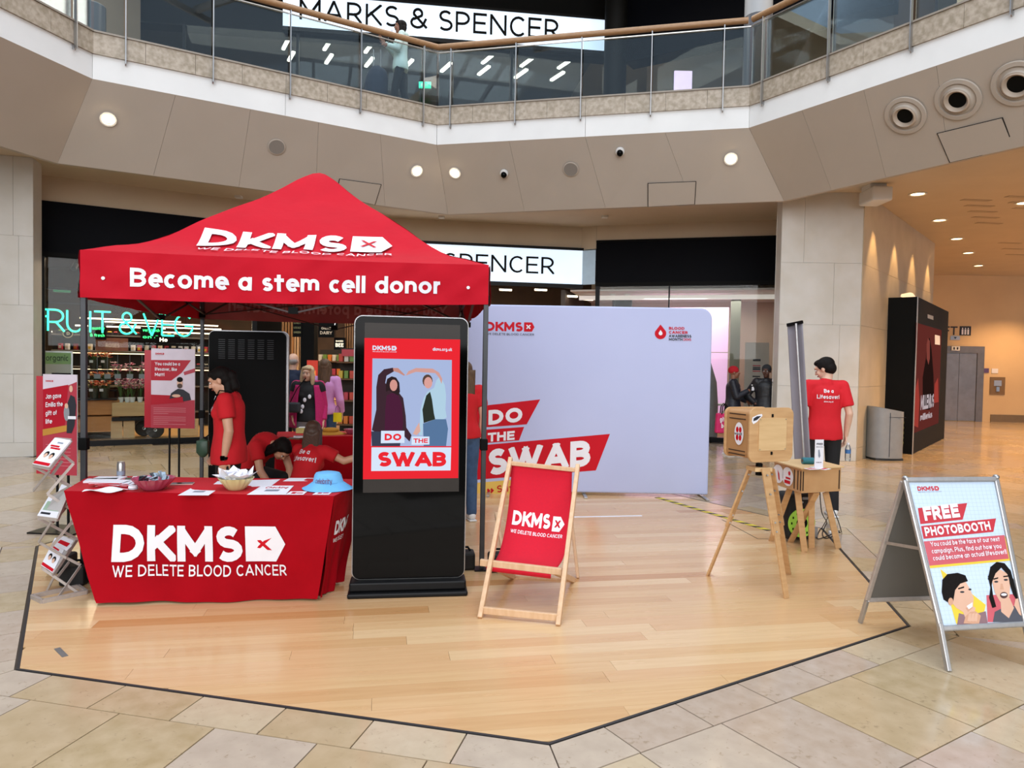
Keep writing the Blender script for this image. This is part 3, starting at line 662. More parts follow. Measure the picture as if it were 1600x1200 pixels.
# ---------------------------------------------------------------- shop fronts
def bulk(st, p0, p1, z0, z1, th, m, name, out=0):
    p0 = V((*p0, z0)); p1 = V((*p1, z0)); e = (p1 - p0).normalized(); n = V((e.y, -e.x, 0)); p0 = p0 + n * out; p1 = p1 + n * out
    return MB().prism([p0, p1, p1 - n * th, p0 - n * th], (0, 0, z1 - z0)).build(name, m, st)
wb = structure('wall_back')
bulk(wb, LW0, LW1, 4.34, CEIL, .3, M['beige'], 'bulkhead')
bulk(wb, SG0 - V((1.5, .25)), SG1, 4.30, CEIL, .3, M['beige'], 'bulkhead')
bulk(wb, RW0, RW1, 4.44, CEIL, .3, M['beige'], 'bulkhead', .02)
bulk(wb, LW1, LW1 + V((.25, 1.1)), 4.3, CEIL, .15, M['beige'], 'return_wall'); bulk(wb, LW1, LW1 + V((.2, .9)), 0, 4.3, .1, M['black_matt'], 'return_wall')
bulk(wb, SG1, RW0, 4.27, CEIL, .1, M['beige'], 'return_wall', .02)
fc = structure('trim_3')
bulk(fc, LW0, LW1, 3.37, 4.34, .2, M['navy_fascia'], 'fascia_board', .02); bulk(fc, LW0, LW1, 3.37, 3.45, .2, M['black_matt'], 'fascia_lip', .04)
bulk(fc, RW0, RW1, 3.45, 4.44, .2, M['navy_fascia'], 'fascia_board', .02); bulk(fc, RW0, RW1, 3.42, 3.50, .2, M['black_matt'], 'fascia_lip', .05); bulk(fc, RW0, RW1, 4.40, 4.45, .2, M['black_matt'], 'fascia_cap', .05)
def glazing(name, p0, p1, ztop, muls, fr=.09, midbar=None):
    st = structure(name); p0 = V((*p0, 0)); p1 = V((*p1, 0)); e = (p1 - p0).normalized(); n = V((e.y, -e.x, 0)); L_ = (p1 - p0).length; F_ = Frame(p0, e, (0, 0, 1)); F_.n = n
    mb = MB(); fbox(mb, F_, 0, 0, L_, .1, -.06, .03); mb.build('sill_bar', M['black_metal'], st)
    for m_ in [0] + muls + [L_ - fr]:
        mb = MB(); w = fr if m_ in (0, L_ - fr) else .03; fbox(mb, F_, m_, .1, m_ + w, ztop, -.06, .03); mb.build('mullion', M['black_metal'], st)
    cu = [fr] + muls + [L_ - fr]
    for a, b in zip(cu, cu[1:]):
        mb = MB(); fbox(mb, F_, a + .005, .1, b - .002, ztop, -.012, 0); mb.build('pane', M['glass'], st)
    return F_
FL = glazing('window_1', LW0, LW1, 3.37, [2.62])
FR = glazing('window_2', RW0, RW1, 3.45, [1.62])
# shop interiors: floor, ceilings, walls
shop = structure('floor_shop')
MB().prism([V((-8.3, 12.56, 0)), V((-5.6, 14.1, 0)), V((-5.4, 15.3, 0)), V((1.55, 16.5, 0)), V((1.9, 16.3, 0)), V((5.8, 15.3, 0)), V((7, 24, 0)), V((-16, 24, 0)), V((-16, 12, 0))], (0, 0, .004)).build('shop_floor', mat('shop_floor', '#C9A06C', .3, c2='#B98F5C', scale=2, stretch=(1, 6, 1)), shop)
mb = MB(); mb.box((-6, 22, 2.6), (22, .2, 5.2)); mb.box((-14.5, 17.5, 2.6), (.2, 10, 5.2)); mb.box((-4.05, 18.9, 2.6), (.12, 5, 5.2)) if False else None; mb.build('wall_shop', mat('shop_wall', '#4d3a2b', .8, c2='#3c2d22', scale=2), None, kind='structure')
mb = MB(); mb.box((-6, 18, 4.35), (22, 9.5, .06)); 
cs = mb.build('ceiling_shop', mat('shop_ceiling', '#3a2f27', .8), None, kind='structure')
# clip: the shop ceiling must stay behind the shop fronts
bm = bmesh.new(); bm.from_mesh(cs.data); bmesh.ops.bisect_plane(bm, geom=bm.verts[:] + bm.edges[:] + bm.faces[:], plane_co=(-8.31, 12.75, 0), plane_no=(-.5, .866, 0), clear_inner=True)
bmesh.ops.bisect_plane(bm, geom=bm.verts[:] + bm.edges[:] + bm.faces[:], plane_co=(-5.5, 15.5, 0), plane_no=(-.16, .98, 0), clear_inner=False)
bm.to_mesh(cs.data); bm.free()
# right window: pale room with pink light wall
rw = structure('wall_window')
Fi = Frame(FR.o - FR.n * 1.7, FR.r, (0, 0, 1)); Fi.n = FR.n
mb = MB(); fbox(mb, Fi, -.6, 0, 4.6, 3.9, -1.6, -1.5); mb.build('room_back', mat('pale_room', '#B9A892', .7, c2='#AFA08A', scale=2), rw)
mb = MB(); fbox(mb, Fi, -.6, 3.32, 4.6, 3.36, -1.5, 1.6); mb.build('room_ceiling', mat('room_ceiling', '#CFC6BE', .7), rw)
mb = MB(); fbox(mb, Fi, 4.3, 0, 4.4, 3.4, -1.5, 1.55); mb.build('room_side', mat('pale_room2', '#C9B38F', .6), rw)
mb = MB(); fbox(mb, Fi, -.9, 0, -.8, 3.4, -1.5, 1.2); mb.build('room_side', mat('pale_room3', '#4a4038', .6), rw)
mb = MB(); fbox(mb, Fi, 3.0, 0, 3.22, 3.32, 0.0, .25); mb.build('pillar', mat('olive_pillar', '#6d6f60', .6), rw)
mb = MB(); fbox(mb, Fi, -.5, 3.18, 4.2, 3.28, .9, 1.0); mb.build('light_cove', mat('cove', '#E8E2DC', .6, emit=.5), rw)
lw = thing('light_wall', 'pink glowing panel wall behind the right shop window', 'display wall', Fi(1.5, 0, 0))
pinkm = mat('pink_light', '#EBC0E4', .5, c2='#E0B0DC', scale=60, amount=.9, emit=.62)
xs = [.60, 1.17, 1.80, 2.42, 2.96]
for i in range(4):
    for z0, z1 in ((.1, 1.98), (2.0, 3.06)):
        mb = MB(); fbox(mb, Fi, xs[i] + .006, z0, xs[i + 1] - .006, z1, .1, .14); mb.build('light_panel', pinkm, lw, world=True)

# ---------------------------------------------------------------- lit sign boxes
litm = mat('sign_white', '#DCEBFA', .5, c2='#CFE2F6', scale=1.5, emit=.92)
def lit_sign(label, p0, p1, z0, z1, tx0, tw, ty, th, retn=None):
    p0 = V((*p0, 0)); p1 = V((*p1, 0)); e = (p1 - p0).normalized(); n = V((e.y, -e.x, 0)); L_ = (p1 - p0).length; F_ = Frame(p0, e, (0, 0, 1)); F_.n = n
    t = thing('shop_sign', label, 'sign', p0 + V((0, 0, z0)))
    mb = MB(); fbox(mb, F_, 0, z0, L_, z1, -.1, .06); mb.build('light_box', litm, t, world=True)
    mb = MB(); fbox(mb, F_, -.0, z1, L_ + .02, z1 + .06, -.1, .08); fbox(mb, F_, 0, z0 - .09, L_ + .02, z0, -.1, .08); mb.build('frame', M['black_metal'], t, world=True)
    s = 'MARKS & SPENCER'; W, P = text_faces(s, .105, .17, .38); sx = tw / W; x = tx0
    Wl, LY = layout(s, .105, .17, .38)
    letters(F_, s, x, ty, th, M['black_matt'], t, width=tw, t=.105, gap=.17, space=.38, c=.062, thick=.03)
    return F_, t
def along(p0, p1, x):   # distance along a plan line where the pixel column x meets it
    p0 = V((*p0, 0)); p1 = V((*p1, 0)); e = (p1 - p0).normalized(); n = V((e.y, -e.x, 0)); q = onplane(x, 500, p0 + n * .06, n); return (q - p0).dot(e)
xr = along(SG0, SG1, 864); h_ = .45
xl = xr - 5.25
lit_sign('white backlit shop sign with thin black capitals above the ground floor entrance', SG0, SG1, 3.47, 4.24, xl, 5.25, 3.68, .375)
U0, U1 = V((-8.2, 16.2, 0)), V((2.33, 17.62, 0)); ue = (U1 - U0).normalized(); F2 = Frame(U0, ue, (0, 0, 1)); F2.n = V((ue.y, -ue.x, 0))
us = along(U0[:2], U1[:2], 438); U2 = (U0 + ue * us); xu = along(U0[:2], U1[:2], 464) - us
lit_sign('white backlit shop sign with thin black capitals behind the upper gallery', U2[:2], U1[:2], 9.28, 10.03, xu, along(U0[:2], U1[:2], 864) - us - xu, 9.46, .47)
# return face of the lower sign
MB().prism([V((SG1.x + .01, SG1.y - .06, 3.47)), V((RW0.x - .02, RW0.y - .03, 3.47)), V((RW0.x - .02, RW0.y + .03, 3.47)), V((SG1.x + .01, SG1.y, 3.47))], (0, 0, .77)).build('trim_4', mat('sign_side', '#9fb4c4', .4, emit=.35), None, kind='structure')
# upper floor shop behind the gallery
ug = structure('wall_gallery')
mb = MB(); fbox(mb, F2, -3, 9.2, 10.62, 10.75, -.5, -.12); fbox(mb, F2, -3, ST, -2.5, 9.3, -.5, 0); mb.build('header', M['black_matt'], ug)
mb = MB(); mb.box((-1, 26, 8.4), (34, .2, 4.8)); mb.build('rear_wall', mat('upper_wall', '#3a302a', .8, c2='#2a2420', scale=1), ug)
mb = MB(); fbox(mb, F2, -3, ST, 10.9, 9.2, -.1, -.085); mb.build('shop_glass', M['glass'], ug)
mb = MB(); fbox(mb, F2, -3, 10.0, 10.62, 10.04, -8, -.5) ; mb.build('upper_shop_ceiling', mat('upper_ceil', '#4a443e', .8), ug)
for x in (0.6, 3.1, 5.6, 8.1, 10.45):
    mb = MB(); fbox(mb, F2, x, ST, x + .06, 9.2, -.12, -.02); mb.build('mullion', M['black_metal'], ug)
mb = MB(); p = [V((2.6, 17.6, 9.05)), V((7.6, 14.6, 9.05)), V((7.9, 15, 9.05)), V((2.9, 18, 9.05))]; mb.prism(p, (0, 0, 1.7)); mb.build('fascia_board', M['navy_fascia'], ug)
mb = MB(); p = [V((2.6, 17.6, ST)), V((7.6, 14.6, ST)), V((7.6, 14.61, ST)), V((2.6, 17.61, ST))]; mb.prism(p, (0, 0, 3)); mb.build('shop_glass', M['glass'], ug)
mb = MB(); p = [V((3.4, 18.9, ST)), V((9, 15.6, ST)), V((9.3, 16, ST)), V((3.6, 19.4, ST))]; mb.prism(p, (0, 0, 4)); mb.build('rear_wall', mat('brown_room', '#6e5c4c', .8), ug)
mb = MB(); p = [V((8.2, 13.5, ST)), V((12, 8, ST)), V((12.3, 8.2, ST)), V((8.5, 13.7, ST))]; mb.prism(p, (0, 0, 4.6)); mb.build('gallery_wall', mat('cream_room', '#C6B79C', .6), ug)
mb = MB(); p = [V((-8.4, 16, ST)), V((-10.5, 9, ST)), V((-10.8, 9, ST)), V((-8.8, 16, ST))]; mb.prism(p, (0, 0, 4.6)); mb.build('gallery_wall', mat('cream_room2', '#8f8273', .6, c2='#6d6257', scale=.6), ug)
# round piers on the gallery
def pier(x, y, r, z1, lab):
    t = structure('column'); MB().cyl((x, y, ST), (x, y, 7.75), r + .005, n=28).build('stone_drum', mat('granite', '#5a5b60', .35, c2='#494a50', scale=60, amount=.9), t, smooth=True)
    MB().cyl((x, y, 7.76), (x, y, z1), r, n=28).build('shaft', mat('pier_grey', '#A6A8AA', .5, c2='#9b9da0', scale=1), t, smooth=True)
p = at(1183, 100, 12.6); pier(p.x, p.y, .235, 14.5, '')
p = at(142, 30, 12.6); pier(p.x, p.y, .23, 7.74, '')
p = at(962, 60, 16.6); t = structure('column'); MB().cyl((p.x, p.y, ST), (p.x, p.y, 10.7), .26, n=24).build('shaft', M['black_matt'], t, smooth=True)
# strip lamps in the upper shop, spot lamps
emitw = mat('lamp_white', '#FFF4E0', .5, emit=6); emitwarm = mat('lamp_warm', '#FFD9A0', .5, emit=9)
for k, (x, y) in enumerate(sorted([(446, 65), (511, 70), (514, 92), (576, 75), (577, 97), (638, 100), (697, 105), (762, 92), (756, 110), (823, 97), (882, 100), (814, 115), (871, 119), (455, 88)])):
    p = at(x, y, 18.9); p.z = min(p.z, 9.9); t = thing('strip_lamp', 'short white strip lamp in the upper shop, ' + ORD[k] + ' from the left', 'lamp', p, .5, 'strip lamps behind the gallery glass')
    MB().box((0, 0, 0), (.08, .62, .05)).build('tube', emitw, t); MB().box((0, 0, .04), (.1, .66, .04)).build('housing', M['black_metal'], t)
    MB().cyl((0, 0, .05), (0, 0, max(.1, 10.0 - p.z)), .008, n=6).build('cable', M['black_metal'], t)
# glazed roof: bars under the daylight
rf = structure('roof')
for k in range(9): MB().box((-6.5 + k * 1.6, 3.5, 14.6), (.12, 14, .25)).build('glazing_bar', M['white_plaster'], rf)
for k in range(6): MB().box((0, -3.5 + k * 2.8, 14.5), (14, .1, .2)).build('cross_bar', M['white_plaster'], rf)
ws = structure('wall_rear')
mb = MB(); mb.box((0, -11, 7), (34, .3, 14)); mb.box((-16, -2, 7), (.3, 18, 14)); mb.box((17, -2, 7), (.3, 18, 14)); mb.build('wall_face', mat('mall_wall', '#A89A88', .8, c2='#8f8272', scale=.5), ws)
mb = MB()
for x in (-10.5, -3.5, 3.5, 10.5): mb.box((x, -10.8, 1.8), (5.6, .2, 3.4)); mb.box((x, -10.8, 7.9), (5.6, .2, 3.0))
mb.build('shop_openings', M['black_matt'], ws)

# ---------------------------------------------------------------- fittings on the soffit
def soffit_disc(name, label, cat, px, py, r, group=None):
    f = soffit_frame(px, py); t = thing(name, label, cat, f.o, 0, group); return f, t
def ringpts(f, r, c, n=24): return [f(r * math.cos(2 * math.pi * i / n), r * math.sin(2 * math.pi * i / n), c) for i in range(n)]
def loft(mb, rings):
    n = len(rings[0]); k = len(rings); vs = [p for r in rings for p in r]
    fs = [(i * n + j, i * n + (j + 1) % n, (i + 1) * n + (j + 1) % n, (i + 1) * n + j) for i in range(k - 1) for j in range(n)]
    return mb.add(vs, fs)
for (x, y), lb in zip([(169, 186), (651, 267), (711, 270), (1142, 248)], ['lit spotlight above the left shop window', 'lit spotlight left of its near twin above the tent peak', 'lit spotlight nearer the round camera above the tent', 'lit spotlight above the right shop window']):
    f, t = soffit_disc('spotlight', lb + ' in the sloping soffit', 'spotlight', x, y, .1, 'spotlights in the sloping soffit')
    mb = MB(); loft(mb, [ringpts(f, .11, .0), ringpts(f, .11, .012), ringpts(f, .085, .012), ringpts(f, .08, -.03)]); mb.build('rim', M['white_plaster'], t, world=True, smooth=True)
    MB().ell(f(0, 0, .0), (.075, .075, .05)).build('lamp', mat('spot_glow', '#FFE6B8', .5, emit=14), t, world=True, smooth=True)
    lt = spot('spot_beam', f(0, 0, .12), f(0, 0, .12) + V((0, -.9, -3)), 90, (1, .8, .55), 80, .6, .06); lt.name = 'spot_beam'
for (x, y), lb in zip([(432, 229), (892, 264)], ['left above the tent', 'right of centre above the backdrop']):
    f, t = soffit_disc('ceiling_speaker', 'round grey flush speaker in the sloping soffit, ' + lb, 'speaker', x, y, .1, 'flush speakers')
    mb = MB(); loft(mb, [ringpts(f, .135, 0), ringpts(f, .135, .012), ringpts(f, .12, .016)]); mb.build('rim', M['soffit'], t, world=True, smooth=True)
    mb = MB(); mb.add(ringpts(f, .122, .014), [tuple(range(24))]); mb.build('grille', mat('grille_grey', '#8d8984', .6, c2='#7d7974', scale=300, amount=.9), t, world=True)
for (x, y), lb in zip([(788, 270), (969, 236)], ['left of the other, above the sign', 'higher and right of the flush speaker']):
    f, t = soffit_disc('dome_camera', 'small dome camera on the sloping soffit, ' + lb, 'camera', x, y, .1, 'dome cameras')
    mb = MB(); loft(mb, [ringpts(f, .075, 0), ringpts(f, .075, .03), ringpts(f, .05, .045)]); mb.build('base', M['white_plaster'], t, world=True, smooth=True)
    MB().ell(f(0, -.01, .05), .055).build('dome', M['black_gloss'], t, world=True, smooth=True)
for i, (x, y, r) in enumerate([(1415, 180, .27), (1497, 155, .275), (1590, 130, .28)]):
    f, t = soffit_disc('air_nozzle', 'round taupe air nozzle in the right soffit, ' + ['nearest the pier', 'middle of the three', 'cut by the right picture edge'][i], 'air vent', x, y, .3, 'jet air nozzles')
    mb = MB(); loft(mb, [ringpts(f, r, 0, 36), ringpts(f, r * .98, .02, 36), ringpts(f, r * .8, .025, 36), ringpts(f, r * .76, .0, 36), ringpts(f, r * .62, .02, 36), ringpts(f, r * .58, .05, 36)]); mb.build('flange', M['soffit'], t, world=True, smooth=True)
    g = Frame(f.o, f.r, f.u); g.n = f.n; off = f.r * .05 - f.u * .03
    mb = MB(); q = lambda rr, c: [p + off * (1 - abs(c) * 3) for p in ringpts(f, rr, c, 30)]
    loft(mb, [ringpts(f, r * .58, .045, 30), ringpts(f, r * .5, .06, 30), ringpts(f, r * .40, .03, 30), ringpts(f, r * .38, .012, 30)]); mb.build('nozzle', mat('nozzle_taupe', '#B7A898', .5), t, world=True, smooth=True)
    mb = MB(); mb.add(ringpts(f, r * .39, .014, 30), [tuple(range(30))]); mb.build('throat', M['black_matt'], t, world=True)
def hatch(pts, label):
    f = soffit_frame(*pts[0]); P = [onplane(x, y, f.o, f.n) for x, y in pts]; t = thing('access_panel', label, 'panel', P[0])
    c = sum(P, V((0, 0, 0))) / 4
    MB().prism([p + f.n * .001 for p in P], f.n * .008).build('joint', M['dark_gap'], t, world=True)
    MB().prism([p + (c - p).normalized() * .014 + f.n * .002 for p in P], f.n * .010).build('leaf', M['soffit'], t, world=True)
hatch([(530, 279), (596, 288), (586, 320), (524, 306)], 'square access panel in the soffit behind the tent peak')
hatch([(1012, 286), (1088, 283), (1086, 319), (1012, 323)], 'square access panel in the soffit above the right shop window')
hatch([(1464, 208), (1567, 183), (1586, 231), (1484, 254)], 'wide access panel in the soffit beside the air nozzles')
# recessed downlights of the corridor and vents
for i, (x, y) in enumerate([(1434, 303), (1468, 344), (1495, 373), (1513, 395), (1529, 415), (1600, 317)]):
    p = gz(x, y, CEIL - .003); t = thing('downlight', 'round recessed downlight in the corridor ceiling, ' + ('cut by the right picture edge' if i == 5 else ORD[i] + ' counting inwards from the stone pier'), 'downlight', p, 0, 'downlights over the corridor')
    MB().lathe([(.15, .0), (.15, -.01), (.12, -.012), (.11, .0)], n=24).build('rim', M['white_plaster'], t, smooth=True)
    MB().lathe([(.0, -.004), (.105, -.004), (.105, .0), (0, 0)], n=24).build('lamp', emitwarm, t)
vt = 0
for bx, by, n in ((1527, 313, 5), (1597, 308, 3), (1580, 380, 3)):
    t = thing('ceiling_grille', 'pale slotted grille in the corridor ceiling' + (', nearest group of slots' if n == 5 else ', at the right picture edge' if by == 308 else ', farther in'), 'vent', gz(bx, by, CEIL - .004))
    for k in range(n):
        a = gz(bx - 2 + k * 5, by + k * 9, CEIL - .004); MB().box(a, (.55, .12, .006), rz=.1).build('slot', mat('grille_beige', '#b0a08a', .7), t, world=True)
p = gz(1350, 292, CEIL); P0 = at(1350, 292, 12.3); t = thing('ceiling_projector', 'white boxy ceiling unit at the corner above the stone pier', 'fixture', at(1368, 305, 12.2))
o = FRAMES[t.name].translation; MB().box(o + V((0, 0, -.02)), (.34, .5, .24)).build('body', M['white_plaster'], t, world=True, bevel=.03)
MB().box(o + V((-.03, 0, .15)), (.28, .3, .12)).build('bracket', M['white_plaster'], t, world=True)
MB().box(o + V((-.03, 0, .3)), (.1, .1, .24)).build('stem', M['black_metal'], t, world=True)
for (x, y) in ((373, 306), (945, 337), (690, 338)):
    p = gz(x, y, CEIL); tag(MB().box(p - V((0, 0, .02)), (.12, .12, .05)).build('smoke_detector', M['white_plaster']), {373: 'small white detector on the ceiling left of the tent', 945: 'small white detector above the right black fascia', 690: 'small white detector above the lower lit sign'}[x], 'detector')
# ================================================================== THE GAZEBO TENT
TA = math.radians(8); te = V((math.cos(TA), math.sin(TA), 0)); tb = V((-te.y, te.x, 0)); TS = 2.98
FRp = V((-.20, 5.60, 0)); FLp = FRp - te * TS; BLp = FLp + tb * TS; BRp = FRp + tb * TS
tent = thing('gazebo_tent', 'red pop-up gazebo tent with printed white lettering over the stall', 'tent', FLp, 0)
def groof(t):
    P = [(0, 0), (.25, .13), (.5, .435), (.75, .70), (.93, .955), (1, 1)]
    for (a, b), (c, d) in zip(P, P[1:]):
        if t <= c:
            u = (t - a) / (c - a); return b + (d - b) * u
    return 1
def gsm(t): return sum(groof(min(1, max(0, t + d))) for d in (-.06, -.03, 0, .03, .06)) / 5 if .06 < t < .94 else groof(t)
ZE, ZP = 2.415, 3.44
def roof(side, u, t, c=0):
    """side 0 front, 1 right, 2 back, 3 left; u metres along the eave, t 0..1 to the peak"""
    C = [FLp, FRp, BRp, BLp]; a = C[side]; b = C[(side + 1) % 4]; e = (b - a).normalized(); n = V((-e.y, e.x, 0))
    s = TS / 2 * t; uu = min(max(u, s), TS - s); frac = (uu - s) / max(1e-6, TS - 2 * s)
    sag = -.05 * 4 * frac * (1 - frac) * t * (1 - t) * 2 - .012 * 4 * frac * (1 - frac) * (1 - t)
    p = a + e * uu + n * s; p.z = ZE + (ZP - ZE) * gsm(t) + sag + (.007 * math.sin(uu * 9 + t * 5) * math.sin(t * 14 + uu * 3) + .004 * math.sin(uu * 19 - t * 12)) * (1 - t) * min(1, t * 8)
    return p + (V((0, 0, 1)) * .8 - n * .6) * c
lab = ['front', 'right', 'back', 'left']
for sd in range(4):
    mb = MB(); mb.grid(lambda i, j: roof(sd, TS / 2 * j + (TS - TS * j) * i, j), 36, 26)
    mb.build('roof_panel', M['tent_red'], tent, world=True, smooth=True)
mb = MB()
pk = (FLp + BRp) / 2
mb.cyl(pk + V((0, 0, 2.95)), pk + V((0, 0, ZP - .03)), .02, n=8); mb.build('centre_pole', M['dark_metal'], tent, world=True)
VB = [2.07, 2.105, 2.11, 2.09]
def val(side, u, v, c=0):
    C = [FLp, FRp, BRp, BLp]; a = C[side]; b = C[(side + 1) % 4]; e = (b - a).normalized(); n = V((e.y, -e.x, 0))
    z1 = ZE - .012 * 4 * (u / TS) * (1 - u / TS); z0 = VB[side] + (VB[(side + 1) % 4] - VB[side]) * u / TS - .022 * math.sin(math.pi * u / TS)
    w = .007 * math.sin(u * 6.3 + side) * (1 - v) + .0035 * math.sin(u * 15 + 7 * v) * (1 - v) + .008 * math.sin(u * 4 + v * 3) * v * (1 - v) * 2 + .0012 * math.sin(u * 27 - v * 12) + .0035 * math.sin(u * 11 + v * 7) * (1.2 - v) + .0025 * math.sin(u * 17 - v * 9 + 2)
    p = a + e * u; p.z = z0 + (z1 - z0) * v
    return p + n * (.012 + w + c)
for sd in range(4):
    mb = MB(); mb.grid(lambda i, j: val(sd, i * TS, j), 120, 10)
    mb.build('valance', M['tent_red'] if sd == 0 else (M['tent_in'] if sd == 2 else M['tent_red']), tent, world=True, smooth=True)
    for u in (.16, TS - .16):
        if sd == 0:
            p = val(0, u, .42, .006); MB().cyl(p, p + V((te.y, -te.x, 0)) * .004, .013, n=12).build('eyelet', M['white_print'], tent, world=True)
def mapped_text(fn, text, x, y, h, width, m, parent, t=.2, gap=.1, space=.36, name='letter', kind=None, joined=False):
    W, _ = layout(text, t, gap, space); sx = width / W; px = 0; J = MB()
    for ch in text:
        if ch == ' ': px += space; continue
        _, P = text_faces(ch, t, gap, space); mb = J if joined else MB()
        for iq, q in enumerate(P):
            pts = [fn(x + (px + a) * sx, y + b * h) for a, b in q]; nn = (pts[1] - pts[0]).cross(pts[2] - pts[0]); nn = nn.normalized() if nn.length > 1e-12 else V((0, 0, 0))
            if nn.dot(EYEP - pts[0]) < 0: nn = -nn
            mb.add([p + nn * iq * 6e-5 for p in pts], [tuple(range(len(q)))])
        if not joined: mb.build(name, m, parent, world=True)
        px += GL[ch][0] + t + gap - KERN.get(ch, 0)
    if joined: J.build(name, m, parent, world=True, kind=kind)
# writing: measured from the photograph along the eave
def uof(x, y): # metres along the front eave for a pixel
    p = onplane(x, y, FLp, V((te.y, -te.x, 0))); return (p - FLp).dot(te)
ua, ub = uof(205, 430), uof(689, 440)
vf = lambda u, v: val(0, u, v, .006)
mapped_text(vf, 'Become a stem cell donor', ua, .27, .40, ub - ua, M['white_print'], tent, t=.2, gap=.1, space=.42)
ua = 1.0; ub = 2.02
# roof mark
def rf_(u, t): return roof(0, u, t, .018)
def ur(x, t):  # metres along for pixel column x on the roof at t
    lo, hi = 0, TS
    for _ in range(30):
        m_ = (lo + hi) / 2; p = seen(*roof(0, m_, t)); 
        if p[0] < x: lo = m_
        else: hi = m_
    return (lo + hi) / 2
a0, a1 = ur(313, .28), ur(541, .28); W4 = a1 - a0
mapped_text(rf_, 'DKMS', a0, .215, .155, W4, M['white_print'], tent, t=.25, gap=.09, name='roof_letter')
b0, b1 = ur(549, .28), ur(613, .28)
mb = MB(); mb.add([rf_(u, t) for u, t in ((b0, .215), ((b0 + b1) / 2, .215), (b0 + (b1 - b0) * .74, .215), (b1, .29), (b0 + (b1 - b0) * .74, .37), ((b0 + b1) / 2, .37), (b0, .37))], [(0, 1, 2, 3, 4, 5, 6)]); mb.build('roof_tag', M['white_print'], tent, world=True)
mb = MB(); cu = b0 + (b1 - b0) * .42
for sg in (1, -1):
    du, dt, w = .055, .03 * sg, .014
    mb.add([roof(0, cu + x, .293 + y, .035) for x, y in ((-du - w, -dt), (-du + w, -dt), (du + w, dt), (du - w, dt))], [(0, 1, 2, 3)])
mb.build('roof_cross', M['print_red'], tent, world=True)
c0, c1 = ur(305, .12), ur(612, .12)
mapped_text(rf_, 'WE DELETE BLOOD CANCER', c0, .125, .055, c1 - c0, M['white_print'], tent, t=.15, gap=.17, space=.4, name='roof_strapline', kind='stuff', joined=True)
# print showing through on the inside of the back valance, mirrored
mapped_text(lambda u, v: val(2, u, v, -.03), 'You could be a potential lifesaver!', .18, .30, .42, 2.5, mat('show_through', '#C8909A', .8), tent, t=.2, gap=.1, space=.42, name='faint_letter')
# frame: legs, feet, sliders, scissor trusses
for P_, h0 in ((FLp, 0), (FRp, 0), (BLp, 0), (BRp, 0)):
    inn = (pk - P_); inn.z = 0; inn.normalize(); P = P_ + inn * .02
    lg = MB().box(P + V((0, 0, 1.2 + .01)), (.038, .038, 2.38), rz=TA).build('leg', M['dark_metal'], tent, world=True, bevel=.004)
    MB().box(P + V((0, 0, .5)), (.032, .032, 1.0), rz=TA).build('inner_tube', M['dark_metal'], lg, world=True)
    MB().box(P + V((0, 0, 1.0)), (.06, .06, .09), rz=TA).build('height_lock', M['black_matt'], lg, world=True, bevel=.006)
    MB().box(P + V((0, 0, 2.14)), (.055, .055, .07), rz=TA).build('slider', M['black_matt'], lg, world=True, bevel=.006)
    MB().box(P + V((0, 0, .006)), (.12, .12, .012), rz=TA).build('foot_plate', M['black_metal'], lg, world=True)
for (A, B) in ((FLp, FRp), (FRp, BRp), (BRp, BLp), (BLp, FLp)):
    e = (B - A).normalized(); n = V((-e.y, e.x, 0)); a = A + n * .05 + e * .06; L_ = TS - .12
    for k in range(2):
        s0, s1 = L_ * k / 2, L_ * (k + 1) / 2
        for zz in (((2.36, 2.0), (2.14, 2.32)) if k == 0 else ((2.0, 2.36), (2.32, 2.14))):
            MB().beam(a + e * s0 + V((0, 0, zz[0])), a + e * s1 + V((0, 0, zz[1])), .022, .012, n).build('truss_bar', mat('truss_brown', '#3a2d2c', .5, .3), tent, world=True)
    MB().box(a + e * L_ / 2 + V((0, 0, 2.02)), (.07, .04, .05), rz=TA).build('truss_joint', M['black_matt'], tent, world=True)
for A in (FLp, FRp, BLp, BRp):
    d = pk - A; MB().beam(A + d * .05 + V((0, 0, 2.14)), A + d * .55 + V((0, 0, 2.42)), .02, .012).build('truss_bar', MATS['truss_brown'], tent, world=True)
    MB().beam(A + d * .55 + V((0, 0, 2.42)), A + d * .98 + V((0, 0, 2.98)), .02, .012).build('truss_bar', MATS['truss_brown'], tent, world=True)
# weights on the feet
def weight(P, lb, n=3):
    for k in range(n):
        t = thing('leg_weight', lb[k], 'weight', P[k], TA, 'black weights on the tent feet')
        MB().box((0, 0, .07), (.17, .15, .14)).build('block', M['rubber'], t, bevel=.02)
        MB().tube([(-.05, 0, .14), (-.03, 0, .17), (.03, 0, .17), (.05, 0, .14)], .009, 6).build('handle', M['black_matt'], t)
weight([FRp + V((-.16, .04, 0)), FRp + V((.12, .0, 0))], ['grey-black tent weight between kiosk and front right tent leg', 'black tent weight under the left side of the deckchair'], 2)
weight([gz(118, 912), gz(97, 893)], ['black tent weight behind the brochure rack, nearest the table', 'black tent weight behind the brochure rack, farther from the table'], 2)

